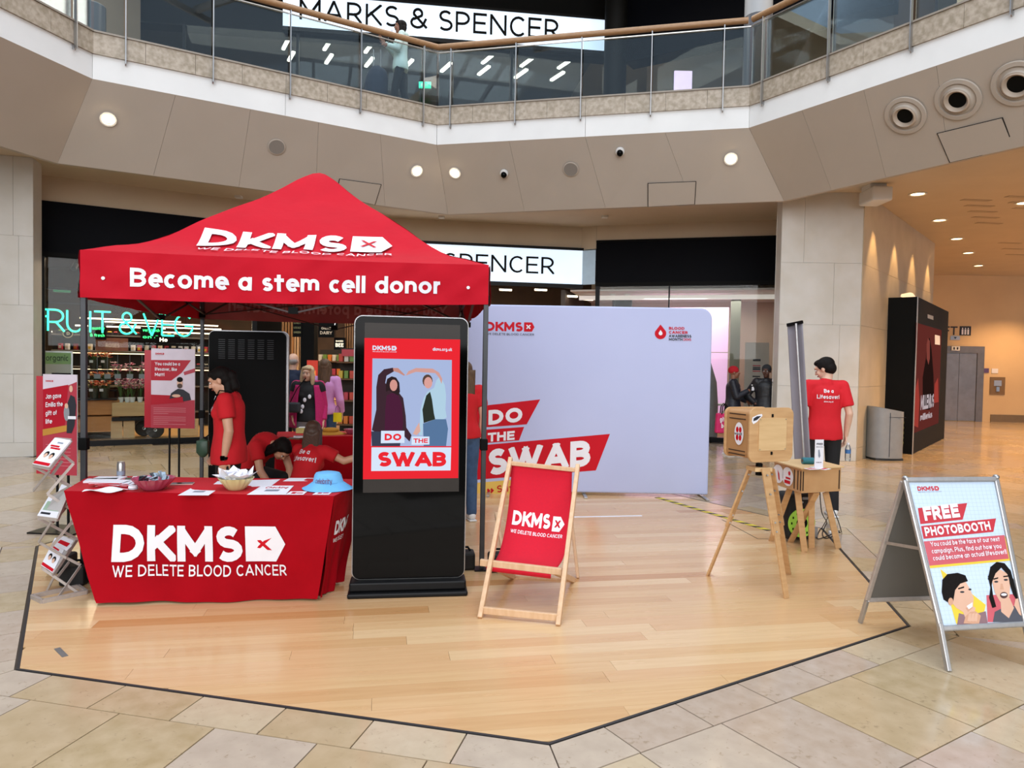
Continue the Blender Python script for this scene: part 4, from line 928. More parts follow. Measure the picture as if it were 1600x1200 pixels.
# ================================================================== STALL TABLE with fitted cloth
table = thing('folding_table', 'folding table hidden under the printed red cloth', 'table', (-2.07, 5.0, 0), 0)
MB().box((0, 0, .70), (1.7, .5, .04)).build('table_top', M['white_plaster'], table)
for x in (-.55, .55):
    for y in (-.12, .12): MB().cyl((x, y, 0), (x, y, .69), .014, n=8).build('leg', M['dark_metal'], table)
tA, tB, tC, tD = gz(100, 767, .745), gz(522, 775, .745), V((-1.10, 5.36, .745)), V((-3.16, 5.30, .745))
bA, bB, bC, bD = gz(152, 946), gz(497, 938), V((-1.25, 5.22, 0)), V((-2.75, 5.2, 0))
def cloth_side(T0, T1, B0, B1, wav, seed):
    n = (T1 - T0).cross(V((0, 0, 1))).normalized()
    def f(i, j, c=0):
        p = T0.lerp(T1, i).lerp(B0.lerp(B1, i), j); w = wav * j ** 1.5 * (math.sin(i * 13 + seed) * .5 + math.sin(i * 29 + seed * 3) * .3) + .004 * math.sin(i * 9 + j * 11)
        if j > .99: p.z += .012 + .006 * math.sin(i * 6 + seed)
        return p + n * (w + c)
    return f
cloth = thing('tablecloth', 'red cloth printed with a white word mark hanging to the floor over the front table', 'tablecloth', (-2.07, 5.0, 0))
top_in = MB(); top_in.grid(lambda i, j: tA.lerp(tB, i).lerp(tD.lerp(tC, i), j) + V((0, 0, -.004 * math.sin(i * 9) * math.sin(j * 5))), 20, 10); top_in.build('cloth_top', mat('cloth_red_lit', '#C20A22', .7, c2='#B8081E', scale=5, bump=.15, bscale=8), cloth, world=True, smooth=True)  # top in a lighter red than the drops, overhead light put into colour
ff = cloth_side(tA, tB, bA, bB, .03, 1.0); mb = MB(); mb.grid(lambda i, j: ff(i, j), 80, 20); mb.build('cloth_front', M['red_cloth'], cloth, world=True, smooth=True)
rf2 = cloth_side(tB, tC, bB, bC, .05, 2.0); mb = MB(); mb.grid(lambda i, j: rf2(i, j), 30, 20); mb.build('cloth_side', M['red_cloth'], cloth, world=True, smooth=True)
lf = cloth_side(tD, tA, bD + V((.0, 0, 0)), bA + V((-.06, .12, 0)), .05, 3.0); mb = MB(); mb.grid(lambda i, j: lf(i, j), 30, 20); mb.build('cloth_side', M['red_cloth'], cloth, world=True, smooth=True)
bf = cloth_side(tC, tD, bC, bD, .03, 4.0); mb = MB(); mb.grid(lambda i, j: bf(i, j), 30, 12); mb.build('cloth_back', M['red_cloth'], cloth, world=True, smooth=True)
# print on the front: (metres across, metres up) mapped to the cloth
tw_ = (tB - tA).length
def fmap(a, b):
    j = min(.985, max(0, 1 - b / .745)); T = tA; Wt = tw_; x0 = (bA - tA).x * j; x1 = tw_ + (bB - tB).x * j
    return ff((a - x0) / (x1 - x0), j, .006)
def fpx(x, y):
    n = ff(0, 0) ; pl = (tB - tA).cross(bA - tA).normalized(); p = onplane(x, y, tA, pl); return (p.x - tA.x), p.z
l0, zb = fpx(174, 878); l1, zt = fpx(374, 824)
mapped_text(fmap, 'DKMS', l0, zb, zt - zb, l1 - l0, M['white_print'], cloth, t=.25, gap=.09)
x0, _ = fpx(379, 850); x1, _ = fpx(441, 850)
mb = MB(); mb.add([fmap(a, b) for a, b in ((x0, zb), (x0 + (x1 - x0) * .4, zb), (x0 + (x1 - x0) * .76, zb), (x1, (zb + zt) / 2), (x0 + (x1 - x0) * .76, zt), (x0 + (x1 - x0) * .4, zt), (x0, zt))], [tuple(range(7))]); mb.build('tag_shape', M['white_print'], cloth, world=True)
mb = MB(); cx = x0 + (x1 - x0) * .43; cz = (zb + zt) / 2; q = .042
for sg in (1, -1):
    mb.add([fmap(cx + x, cz + y) + V((0, -.003, 0)) for x, y in ((-q - .018, -q * sg * 1.0), (-q + .012, -q * sg), (q + .018, q * sg), (q - .012, q * sg))], [(0, 1, 2, 3)])
mb.build('tag_cross', M['print_red'], cloth, world=True)
l0, zb2 = fpx(175, 902); l1, zt2 = fpx(440, 890)
mapped_text(fmap, 'WE DELETE BLOOD CANCER', l0, zb2, zt2 - zb2 + .006, l1 - l0, M['white_print'], cloth, t=.15, gap=.17, space=.42)
sp = lambda a, b: rf2(a, 1 - b / .745, .006)
mapped_text(sp, 'DKMS', .22, .44, .1, .42, M['white_print'], cloth, t=.25, gap=.09, name='side_lettering', kind='stuff', joined=True)
mapped_text(sp, 'WE DELETE', .22, .385, .03, .3, M['white_print'], cloth, t=.15, gap=.14, name='side_strapline', kind='stuff', joined=True)
# ---- things on the table
TZ = .7465
def tp(x, y, z=TZ): return gz(x, y, z)
def sheet(name, label, cat, pts, m, z=TZ, art=None, group=None, th=.0012):
    P = [gz(x, y, z) for x, y in pts]; c = sum(P, V((0, 0, 0))) / len(P); t = thing(name, label, cat, c, 0, group)
    MB().prism(P, (0, 0, th)).build('sheet', m, t, world=True)
    if art:
        r = (P[1] - P[0]); u = (P[-1] - P[0]); f = lambda a, b, c=0: P[0] + r * a + u * b + V((0, 0, th + .0006))
        for nm, kind_, *g in art:
            mb = MB()
            if kind_ == 't': put_text(mb, f, g[0], g[1], g[2], g[3], width=g[4], t=.2, c=0); mb.build(nm, M[g[5]], t, world=True, kind='stuff')
            else: mb.add([f(a, b) for a, b in g[0]], [tuple(range(len(g[0])))]); mb.build(nm, M[g[1]], t, world=True)
    return t
art = [('heading', 't', 'Checking', .2, .68, .2, .62, 'print_red'), ('text_block', 'p', rect(.3, .35, .68, .55), 'grey_ink')]
sheet('printed_sheet', 'white printed sheet lying left of the cream glass bowl', 'paper', [(278, 774), (326, 774), (344, 762), (300, 762)], M['paper'], art=art, group='printed sheets on the red table')
sheet('printed_sheet', 'white printed sheet between the cream bowl and the blue hat', 'paper', [(386, 773), (446, 773), (459, 759), (409, 759)], M['paper'], art=art, group='printed sheets on the red table')
sheet('printed_sheet', 'blank white sheet under the back of the cream bowl', 'paper', [(322, 765), (424, 759), (438, 749), (340, 752)], M['paper'], group='printed sheets on the red table', z=TZ - .0008, th=.0008)
sheet('printed_sheet', 'white sheet at the back edge left of the blue hat', 'paper', [(442, 752), (486, 752), (492, 747), (452, 747)], M['paper'], group='printed sheets on the red table')
for k, (a, b) in enumerate(((446, 480), (488, 520))):
    sheet('leaflet_card', ['small red-lettered card in front of the blue hat, left one', 'small red-lettered card under the brim of the blue hat, right one'][k], 'card', [(a, 773), (b - 6, 773), (b, 768), (a + 8, 768)], M['paper'], art=[('mark', 'p', rect(.2, .25, .45, .75), 'print_red'), ('text_block', 'p', rect(.5, .35, .85, .6), 'print_red')], group='small cards by the hat')
rr = random.Random(5)
for k in range(7):
    x = 185 - (k % 3) * 4; y = 759 - k * 1.2; ang = rr.uniform(-.25, .25); t = thing('leaflet', 'white leaflet in the fanned stack left of the pink bowl, ' + ORD[k] + ' from the bottom', 'leaflet', gz(178 + rr.uniform(-10, 8), 758, TZ) + V((0, 0, k * .004)), ang, 'fanned leaflets on the table')
    MB().box((0, 0, .002), (.21, .148, .0034)).build('pages', M['paper'], t); MB().box((0, -.0745, .002), (.21, .002, .003)).build('spine', M['print_red'], t)
t = thing('folded_leaflet', 'crumpled white leaflet at the front left edge of the red table', 'leaflet', gz(165, 768, TZ), .2)
MB().grid(lambda i, j: V(((i - .5) * .24, (j - .5) * .13, .008 + .01 * math.sin(i * 7 + j * 4) + .008 * abs(j - .5))), 10, 6).build('sheet', M['paper'], t, solid=.001)
for k, (x, y, a) in enumerate(((158, 752, .3), (171, 749, .1))):
    t = thing('booklet', ['open white booklet at the back left of the table', 'second white booklet behind the leaflet stack'][k], 'booklet', gz(x, y, TZ), a); MB().box((0, 0, .006), (.2, .12, .012)).build('pages', M['paper'], t); MB().box((0, 0, .0125), (.2, .12, .001)).build('cover', M['white_print'], t)
def bowl(name, label, px, py, m, r, h, loc=None):
    p = loc or gz(px, py, TZ); t = thing(name, label, 'bowl', p); w = lambda a, z: 1 + .05 * (z / h) * math.cos(a * 18)
    MB().lathe([(r * .42, 0), (r * .5, .004), (r * .62, h * .25), (r * .82, h * .6), (r * .97, h * .93), (r, h), (r * .965, h * .985), (r * .78, h * .6), (r * .58, h * .27), (0, h * .12)], n=72, wob=w).build('bowl_body', m, t, smooth=True)
    return t, p
t, p = bowl('pink_bowl', 'ribbed pink glass bowl filled with wrapped packets', 240, 765, mat('pink_glass', '#B0506A', .15, c2='#9c4058', scale=5, spec=.7), .135, .082)
for k in range(22):
    a = rr.uniform(0, 6.28); r_ = rr.uniform(0, .085); q = p + V((r_ * math.cos(a), r_ * math.sin(a), .07 + rr.uniform(0, .025)))
    R_ = Matrix.Rotation(a, 3, 'Z') @ Matrix.Rotation(rr.uniform(.3, 1.1), 3, 'X'); pk_ = thing('wrapped_packet', 'small shiny packet among those piled in the pink bowl', 'packet', q, 0, 'packets in the pink bowl')
    MB().box(q, (.028, .055, .008), R=R_).build('wrapper', mat('packet_blue', '#9fb0c0', .25, .3) if k % 3 else mat('packet_dark', '#30383f', .3), pk_, world=True, bevel=.003)
t, p = bowl('cream_bowl', 'cream ribbed glass bowl lined with white tissue, in the middle of the table', 369, 765, mat('cream_glass', '#D6D4A0', .2, c2='#C8C48c', scale=5, spec=.6), .115, .085)
ti = thing('tissue_lining', 'crumpled white tissue sticking out of the cream bowl', 'tissue', p)
mb = MB()
for k in range(9):
    a = k * .698; d = V((math.cos(a), math.sin(a), 0)); s_ = V((-d.y, d.x, 0)); zt = .135 + .03 * math.sin(k * 2.3); rr_ = .155 if k in (0, 4, 5, 8) else .12
    mb.add([p + d * .03 + V((0, 0, .04)), p + d * .09 + s_ * .06 + V((0, 0, .095)), p + d * rr_ + V((0, 0, zt)), p + d * .09 - s_ * .06 + V((0, 0, .1))], [(0, 1, 2), (0, 2, 3)])
mb.ell(p + V((0, 0, .09)), (.085, .085, .035)); mb.build('tissue', M['paper'], ti, world=True)
for k in range(8):
    a = k * .8; q = p + V((.05 * math.cos(a), .05 * math.sin(a), .122)); t = thing('tissue_packet', 'white packet standing in the tissue of the cream bowl', 'packet', q, 0, 'packets in the cream bowl'); MB().box(q, (.05, .03, .006), R=Matrix.Rotation(a, 3, 'Z') @ Matrix.Rotation(.8, 3, 'X')).build('wrapper', M['white_print'], t, world=True)
p = gz(189, 746, TZ); t = thing('drink_can', 'slim silver drink can at the back of the red table', 'can', p)
MB().lathe([(.022, 0), (.028, .006), (.028, .1), (.024, .112), (.025, .118), (.023, .116), (0, .115)], n=24).build('can_body', M['steel'], t, smooth=True)
MB().lathe([(.0285, .02), (.0285, .05)], n=24).build('label_band', M['grey_ink'], t, smooth=True)
p = gz(285, 757, TZ); t = thing('smartphone', 'black smartphone lying between the two glass bowls', 'phone', p, .25)
MB().box((0, 0, .005), (.15, .075, .009)).build('case', mat('phone_case', '#c9a49a', .4), t, bevel=.003); MB().box((0, 0, .0098), (.142, .069, .001)).build('screen', M['black_gloss'], t)
p = gz(208, 764, TZ); t = thing('lens_lid', 'small white round lid left of the pink bowl', 'lid', p); MB().lathe([(0, 0), (.03, 0), (.03, .018), (.027, .022), (0, .022)], n=20).build('lid', M['white_print'], t, smooth=True); MB().lathe([(.0305, .004), (.0305, .008)], n=20).build('rim', M['grey_ink'], t)
p = gz(212, 752, TZ); t = thing('card_bundle', 'dark green card bundle behind the pink bowl', 'cards', p, .4); MB().box((0, 0, .012), (.13, .07, .024)).build('cards', mat('dark_green', '#233a30', .5), t); MB().box((.03, 0, .028), (.1, .08, .006)).build('top_card', M['paper'], t)
# blue bucket hat
p = gz(512, 763, TZ); t = thing('bucket_hat', 'pale blue bucket hat with dark red embroidery on the right of the table', 'hat', p, -.05)
hb = mat('hat_blue', '#6FB4E4', .85, c2='#5FA4D6', scale=8, bump=.4, bscale=14)
MB().lathe([(.0, .118), (.05, .118), (.078, .112), (.088, .098), (.1, .05), (.106, .045), (.15, .012), (.172, .002), (.170, .0), (.146, .006), (.1, .038), (.09, .05)], n=48, wob=lambda a, z: 1 + .04 * math.cos(2 * a) + .03 * math.sin(3 * a + z * 20)).build('hat_body', hb, t, smooth=True)
fh = Frame((0, 0, 0), (1, 0, 0), (0, 0, 1))
mb = MB(); W_, P_ = text_faces('celebrity', .13, .08)
for q in P_: 
    pts = []
    for a, b in q:
        an = -math.pi / 2 + (a / W_ - .5) * 1.15; z = .05 + b * .035; r = .104 - (z - .05) * .24 + .004; pts.append((r * math.cos(an) * 1.02, r * math.sin(an), z))
    mb.add(pts, [tuple(range(len(pts)))])
mb.build('embroidery', mat('plum_thread', '#6a3558', .8), t, kind='stuff')
MB().lathe([(.101, .05), (.1035, .046)], n=40).build('seam', mat('hat_seam', '#5a9ace', .9), t)

# ================================================================== DIGITAL KIOSK
KA = math.atan2(.115, .811); K0 = V((-1.115, 4.94, 0)); KW = .82; KH = 1.965
def make_kiosk(name, label, loc, rot, W, H, screen, lean=0):
    t = thing(name, label, 'display', loc, rot); r = .06
    def rr_(x0, y0, x1, y1, r, n=8):
        P = []
        for cx, cy, a0 in ((x1 - r, y0 + r, -90), (x1 - r, y1 - r, 0), (x0 + r, y1 - r, 90), (x0 + r, y0 + r, 180)):
            P += [(cx + r * math.cos(math.radians(a0 + 90 * i / n)), cy + r * math.sin(math.radians(a0 + 90 * i / n))) for i in range(n + 1)]
        return P
    fr = Frame((0, 0, 0), (1, 0, 0), (0, 0, 1))
    body = rr_(0.01, .10, W - .01, H, r)
    MB().prism([(x, .012, z) for x, z in body], (0, .05, 0)).build('housing', M['alu'], t, bevel=.004)
    inner = rr_(.017, .107, W - .017, H - .007, r - .006)
    MB().prism([(x, 0.004, z) for x, z in inner], (0, .012, 0)).build('front_glass', M['black_gloss'], t)
    MB().prism([(x, .058, z) for x, z in rr_(.03, .12, W - .03, H - .02, r)], (0, .03, 0)).build('back_shell', M['black_matt'], t, bevel=.006)
    mb = MB(); mb.prism([(-.01, -.1, 0), (W + .005, -.1, 0), (W + .005, .42, 0), (-.01, .42, 0)], (0, 0, .035)); mb.build('base_plate', M['black_metal'], t, bevel=.012)
    mb = MB(); mb.prism([(.0, -.06, .035), (W - .005, -.06, .035), (W - .005, .12, .035), (.0, .12, .035)], (0, 0, .065)); mb.build('base_block', M['black_metal'], t, bevel=.012)
    return t, fr
kio, kf = make_kiosk('display_kiosk', 'freestanding black digital display with red campaign screen beside the table', K0, KA, KW, KH, True)
KF = Frame(K0, (math.cos(KA), math.sin(KA), 0), (0, 0, 1)); KF.n = V((math.sin(KA), -math.cos(KA), 0))
def kpx(x, y): p = onplane(x, y, K0, KF.n); q = p - K0; return q.dot(KF.r), q.z
def kp(mb, pts, c): return mb.add([KF(*kpx(x, y), c) for x, y in pts], [tuple(range(len(pts)))])
def em(name, c, s=1.0):
    if name in MATS: return MATS[name]
    m = mat(name, c, .12, emit=s, scale=3, spec=0, c2=c); b = m.node_tree.nodes['Principled BSDF']; m.node_tree.links.remove(b.inputs['Base Color'].links[0]); b.inputs['Base Color'].default_value = (.004, .004, .004, 1); return m
sred, swhite, sblue = em('screen_red', '#EC2430'), em('screen_white', '#D8E6FA'), em('screen_sky', '#A8B8DE')
mb = MB(); kp(mb, [(570, 504), (719, 508), (717, 768), (567, 770)], -.001 - .0005); mb.build('screen_off_area', M['screen_black'], kio, world=True)
mb = MB(); kp(mb, [(569.5, 528), (719, 530.5), (716, 747), (567, 749)], -.0008 + .0); 
scr = mb.build('screen', sred, kio, world=True)
mb = MB(); kp(mb, [(582, 560), (706, 562.5), (705, 697), (580, 697)], .0004); mb.build('screen_picture', sblue, kio, world=True)
mb = MB(); kp(mb, [(580.5, 699), (705, 699), (704, 735), (580, 736)], .0006); mb.build('word_plate', swhite, kio, world=True)
def ktext(text, x0, y0, x1, y1, m, c, t=.22, sub=False, **k):
    a, b = kpx(x0, y0); a1, _ = kpx(x1, y0); _, b1 = kpx(x0, y1); 
    if sub: mb = MB(); put_text(mb, KF, text, a, b, b1 - b, width=a1 - a, t=t, c=c, **k); mb.build('small_print', m, kio, world=True, kind='stuff')
    else: letters(KF, text, a, b, b1 - b, m, kio, width=a1 - a, t=t, c=c, name='screen_letter', **k)
ktext('SWAB', 590, 729, 697, 706, sred, .0012, .27, gap=.05)
mb = MB(); kp(mb, [(595.5, 673), (632, 673), (632, 692), (595, 692.5)], .003); kp(mb, [(643.5, 682), (671, 682), (671, 694.5), (643, 695)], .003); mb.build('word_plates', swhite, kio, world=True, kind='stuff')
ktext('DO', 601, 688, 627, 677.5, sred, .004, .26); ktext('THE', 646, 692, 668.5, 685, sred, .004, .22)
a, b = kpx(582, 547); a1, _ = kpx(620, 547); logo(KF, a, b, a1 - a, swhite, sred, kio, .0006, swhite)
ktext('dkms.org.uk', 676, 548, 706, 543, swhite, .0006, .2, True)
# the two women on the screen: flat picture
def kart(nm, c, pts, z): mb = MB(); kp(mb, pts, z); mb.build(nm, em('pic_' + nm + c[1:], c, .95), kio, world=True)
kart('cardigan', '#3d2530', [(588, 640), (588, 605), (591, 586), (600, 577), (614, 574.5), (616, 580), (604, 587), (602, 598), (606, 606), (622, 612), (630, 622), (634, 650), (635, 668), (643, 680), (640, 690), (632, 682), (632, 676), (588, 676), (581, 672)], .0010)
kart('top', '#4c1a38', [(601, 676), (602, 640), (604, 618), (612, 614), (622, 616), (628, 632), (630, 660), (628, 676)], .0014)
kart('trousers', '#3a3f55', [(580, 674), (628, 675), (625, 697), (581, 697)], .0012)
kart('arm', '#C98F84', [(614, 575), (622, 575), (633, 586), (631, 587), (622, 582), (615, 580)], .0014)
kart('hair', '#2c1c20', [(603, 600), (605, 592), (612, 588), (619, 590), (624, 598), (625, 612), (622, 618), (608, 610), (603, 612)], .0016)
kart('face', '#D89A90', oval(615, 602, 6, 9, 14), .0018)
kart('shirt', '#B4D4E8', [(655, 680), (657, 640), (662, 622), (668, 612), (678, 606), (682, 594), (688, 588), (695, 602), (697, 618), (696, 640), (698, 652), (688, 658), (684, 662), (662, 652), (660, 680)], .0010)
kart('vest', '#2a3228', [(660, 640), (666, 618), (672, 612), (675, 624), (678, 646), (680, 655), (662, 661)], .0014)
kart('jeans', '#5878a0', [(661, 662), (680, 655), (697, 655), (700, 670), (697, 697), (662, 697)], .0012)
kart('arm', '#D8A098', [(690, 600), (686, 590), (680, 583), (650, 581), (644, 583), (634, 587), (638, 580), (650, 575), (676, 576), (686, 582), (691, 592)], .0014)
kart('hair', '#5a4238', oval(668, 595, 8, 10, 14), .0012)
kart('face', '#E0A49C', oval(669, 598, 6.5, 9, 14), .0018)
kart('hand', '#E0B0A4', [(650, 668), (655, 660), (657, 674), (651, 680), (645, 678)], .0018)
# the second display, seen from behind
k2x = at(440, 600, 8.9); k2 = thing('display_kiosk', 'black digital display seen from behind, vents at the top, inside the tent', 'display', (-3.86, 9.02, 0), math.radians(6))
W2, H2 = .99, 2.0
def rrect(x0, y0, x1, y1, r, n=8):
    P = []
    for cx, cy, a0 in ((x1 - r, y0 + r, -90), (x1 - r, y1 - r, 0), (x0 + r, y1 - r, 90), (x0 + r, y0 + r, 180)):
        P += [(cx + r * math.cos(math.radians(a0 + 90 * i / n)), cy + r * math.sin(math.radians(a0 + 90 * i / n))) for i in range(n + 1)]
    return P
MB().prism([(x, .0, z) for x, z in rrect(0, .06, W2, H2, .08)], (0, .05, 0)).build('housing', M['alu'], k2, bevel=.004)
MB().prism([(x, -.03, z) for x, z in rrect(.012, .075, W2 - .03, H2 - .012, .07)], (0, .031, 0)).build('back_shell', M['black_matt'], k2, bevel=.004)
for r_ in range(10):
    for c_ in range(6):
        MB().box((.17 + c_ * .12, -.032, H2 - .12 - r_ * .026), (.08, .006, .009)).build('vent_slot', mat('vent_grey', '#2c2e31', .5), k2)
MB().box((W2 / 2, 0, .03), (W2 + .05, .5, .06)).build('base_plate', M['black_metal'], k2, bevel=.01)

# ================================================================== DECKCHAIR
ch = thing('deckchair', 'folding beech deckchair with a red sling printed with a white word mark', 'chair', gz(830, 940), 0)
def P3(x, y, Y): return at(x, y, Y)
A0 = gz(750, 966); A1 = gz(872, 978); Atl = at(798, 716, 5.32); Atr = at(903, 727, 5.25)
def bar(a, b, w, tt, nm, side=None, m='beech'): return MB().beam(a, b, w, tt, side).build(nm, M[m], ch, world=True, bevel=.004)
ax = (A1 - A0).normalized()
upl = (Atl - A0); bar(A0 + V((0, 0, .0)), Atl, .03, .042, 'back_rail', ax); bar(A1, Atr, .03, .042, 'back_rail', ax)
bar(A0 + (Atl - A0) * .045, A1 + (Atr - A1) * .045, .045, .025, 'front_stretcher'); bar(A0 + (Atl - A0) * .965, A1 + (Atr - A1) * .965, .03, .028, 'top_rail')
# seat frame: front bar at x 757..880, y 876..893, running back to the floor behind
S0 = at(757, 879, 4.80); S1 = at(864, 892, 4.72); R0 = gz(801, 905); R1 = gz(903, 905); R0 = gz(803, 902); R1 = gz(897, 907)
bar(S0, R0, .03, .04, 'seat_rail', ax); bar(S1, R1, .03, .04, 'seat_rail', ax); bar(S0 - ax * .03, S1 + ax * .06, .045, .03, 'seat_front_bar'); bar(R0, R1, .035, .03, 'rear_stretcher')
# prop frame: pivots on the back rails and drops behind
pv = .45; Pl = A0.lerp(Atl, .62) - ax * .02; Pr = A1.lerp(Atr, .57) + ax * .02
Q0 = at(775, 803, 5.62); Q1 = at(893, 812, 5.55); F0 = R0 - ax * .0; 
bar(Q0, at(788, 872, 5.0) + V((0, 0, 0)), .022, .035, 'prop_leg', ax); bar(Q1, gz(903, 903), .022, .035, 'prop_leg', ax)
bar(at(768, 885, 4.9), gz(803, 900), .022, .03, 'prop_leg', ax)
# sling
SL = [A0.lerp(Atl, .955) + ax * .035, A0.lerp(Atl, .75) + ax * .035, at(800, 800, 5.16), at(793, 838, 5.08), at(781, 872, 4.93), S0 + ax * .06 + V((0, 0, .01))]
SLr = [A1.lerp(Atr, .955) - ax * .035, at(892, 780, 5.18), at(889, 812, 5.12), at(885, 845, 5.03), at(874, 880, 4.9), S1 - ax * .02 + V((0, 0, .01))]
SL = [at(800, 725, 5.33), at(797.5, 758, 5.27), at(794, 795, 5.2), at(788.5, 830, 5.12), at(780.5, 862, 5.0), at(772, 879, 4.86)]
SLr = [at(894, 734, 5.26), at(893, 768, 5.2), at(891.5, 805, 5.13), at(887, 842, 5.05), at(880, 872, 4.93), at(870, 888, 4.78)]
def crv(P, t):
    n = len(P) - 1; x = t * n; i = min(int(x), n - 1); u = x - i; p0, p1, p2, p3 = P[max(i - 1, 0)], P[i], P[i + 1], P[min(i + 2, n)]
    return .5 * ((2 * p1) + (p2 - p0) * u + (2 * p0 - 5 * p1 + 4 * p2 - p3) * u * u + (3 * p1 - p0 - 3 * p2 + p3) * u ** 3)
def sling(i, j, c=0):
    a = crv(SL, j); b = crv(SLr, j); p = a.lerp(b, i); e = .01; d = crv(SL, min(1, j + e)) - crv(SL, max(0, j - e)); n = d.cross(b - a).normalized()
    if n.y > 0: n = -n
    return p - n * .025 * 4 * i * (1 - i) * math.sin(math.pi * min(1, j * 1.05)) + n * c
mb = MB(); mb.grid(lambda i, j: sling(i, j), 16, 30); mb.build('sling', M['canvas'], ch, world=True, smooth=True, solid=.003)
mb = MB(); mb.grid(lambda i, j: S0.lerp(S1, .03 + .94 * i) + V((0, -.02 + .05 * j, -.02 - .035 * math.sin(j * 3.1))), 10, 6); mb.build('sling_loop', M['canvas'], ch, world=True, smooth=True, solid=.003)
# mark on the sling
def smap(a, b): return sling(a, b, .004)
mapped_text(lambda a, b: smap(a, .53 - b), 'DKMS', .09, .0, .125, .60, M['white_print'], ch, t=.25, gap=.09)
mb = MB(); mb.add([smap(a, b) for a, b in ((.73, .545), (.85, .545), (.92, .48), (.85, .42), (.73, .42))], [(0, 1, 2, 3, 4)]); mb.build('tag_shape', M['white_print'], ch, world=True)
mb = MB()
for sg in (1, -1): mb.add([sling(.81 + x, .482 + y, .007) for x, y in ((-.05, -.03 * sg), (-.02, -.03 * sg), (.05, .03 * sg), (.02, .03 * sg))], [(0, 1, 2, 3)])
mb.build('tag_cross', M['print_red'], ch, world=True)
mapped_text(lambda a, b: smap(a, .6 - b), 'WE DELETE BLOOD CANCER', .09, .0, .032, .82, M['white_print'], ch, t=.16, gap=.17, name='strapline', kind='stuff', joined=True)

# ================================================================== BACKDROP WALL
BL_ = V((-.62, 8.93, 0)); BR_ = gz(1105, 777); BR_.z = 0; be = (BR_ - BL_).normalized(); BF = Frame(BL_, be, (0, 0, 1)); BW = (BR_ - BL_).length
back = thing('backdrop_wall', 'large white fabric backdrop with rounded corners and red printed banners', 'backdrop', BL_)
BT = at(1000, 480, BL_.lerp(BR_, .75).y).z
def rr4(x0, y0, x1, y1, rt, rb, n=8):
    P = []
    for cx, cy, a0, r in ((x1 - rb, y0 + rb, -90, rb), (x1 - rt, y1 - rt, 0, rt), (x0 + rt, y1 - rt, 90, rt), (x0 + rb, y0 + rb, 180, rb)):
        P += [(cx + r * math.cos(math.radians(a0 + 90 * i / n)), cy + r * math.sin(math.radians(a0 + 90 * i / n))) for i in range(n + 1)]
    return P
MB().prism([BF(x, y, -.03) for x, y in rr4(0, .035, BW, BT, .14, .02)], BF.n * .06).build('fabric', mat('fabric_white', '#B9C1E2', .8, c2='#B3BBDD', scale=.8, spec=.2), back, world=True, bevel=.02, seg=3)
MB().prism([BF(x, y, -.07) for x, y in rr4(.05, .06, BW - .05, BT - .05, .12, .03)], BF.n * .04).build('rear_cover', M['grey_cloth'], back, world=True)
def bpx(x, y): p = onplane(x, y, BF(0, 0, .03), BF.n); q = p - BL_; return q.dot(be), q.z
def bpoly(nm, pts, m, c=.032): mb = MB(); mb.add([BF(*bpx(x, y), c) for x, y in pts], [tuple(range(len(pts)))]); mb.build(nm, m, back, world=True)
bpoly('banner', [(737, 636), (844, 624), (823, 663), (737, 669)], M['print_red']); bpoly('banner', [(737, 673), (819, 667), (811, 688), (737, 694)], M['print_red'])
bpoly('banner', [(737, 697), (953, 678), (931, 735), (737, 750)], M['print_red']); bpoly('yellow_banner', [(737, 755), (866, 744), (856, 768), (737, 777)], M['yellow_print'])
def btext(s, x0, y0, x1, y1, m, t, h, nm='banner_letter', **k):
    a, b = bpx(x0, y0); a1, b1 = bpx(x1, y1); letters(BF, s, a, b, h, m, back, width=a1 - a, t=t, c=.035, slope=(b1 - b) / (a1 - a), name=nm, **k)
s8 = BL_.y / F_PX
btext('DO', 763, 664, 816, 659, M['white_print'], .26, 23 * s8); btext('THE', 762, 690.5, 804, 687, M['white_print'], .24, 14 * s8); btext('SWAB', 762, 743, 922, 728, M['white_print'], .26, 41 * s8, gap=.08)
btext('>>', 760, 772, 771, 771, M['print_red'], .3, 12 * s8, gap=.02); btext('Save lives', 776, 769.5, 850, 763, M['print_red'], .16, 11 * s8)
a, b = bpx(759, 517); a1, _ = bpx(835, 519); logo(BF, a, b, a1 - a, M['print_red'], M['white_print'], back, .032, M['ink'])
# drop emblem
def bmark(nm, pts, m, c): mb = MB(); mb.add([BF(*bpx(x, y), c) for x, y in pts], [tuple(range(len(pts)))]); mb.build(nm, m, back, world=True)
def drop(cx, cy, r, h): return [(cx, cy - h)] + [(cx + r * math.cos(math.radians(a)), cy + r * math.sin(math.radians(a))) for a in range(-25, 206, 15)]
bmark('drop', drop(1032, 521, 9, 14), M['print_red'], .033); bmark('drop_core', drop(1032, 521, 3, 5.5), M['white_print'], .036)
for s, y, m in (('BLOOD', 515, 'print_red'), ('CANCER', 521.3, 'print_red'), ('AWARENESS', 527, 'ink'), ('MONTH', 532.3, 'ink')):
    a, b = bpx(1045, y); W = {'BLOOD': 24, 'CANCER': 29, 'AWARENESS': 34.5, 'MONTH': 21}[s] * s8; mb = MB(); put_text(mb, BF, s, a, b, 4.3 * s8, width=W, t=.24, c=.034); mb.build('emblem_words', M[m], back, world=True, kind='stuff')
a, b = bpx(1067.5, 532.6); mb = MB(); put_text(mb, BF, 'DKMS', a, b, 4.2 * s8, width=12 * s8, t=.18, c=.034); mb.build('emblem_words', M['print_red'], back, world=True, kind='stuff')
for u in (.35, BW / 2, BW - .06):
    mb = MB(); mb.box(BF(u, .012, -.02), (.04, .55, .014), rz=math.atan2(be.y, be.x)); mb.build('foot_plate', M['alu'], back, world=True)

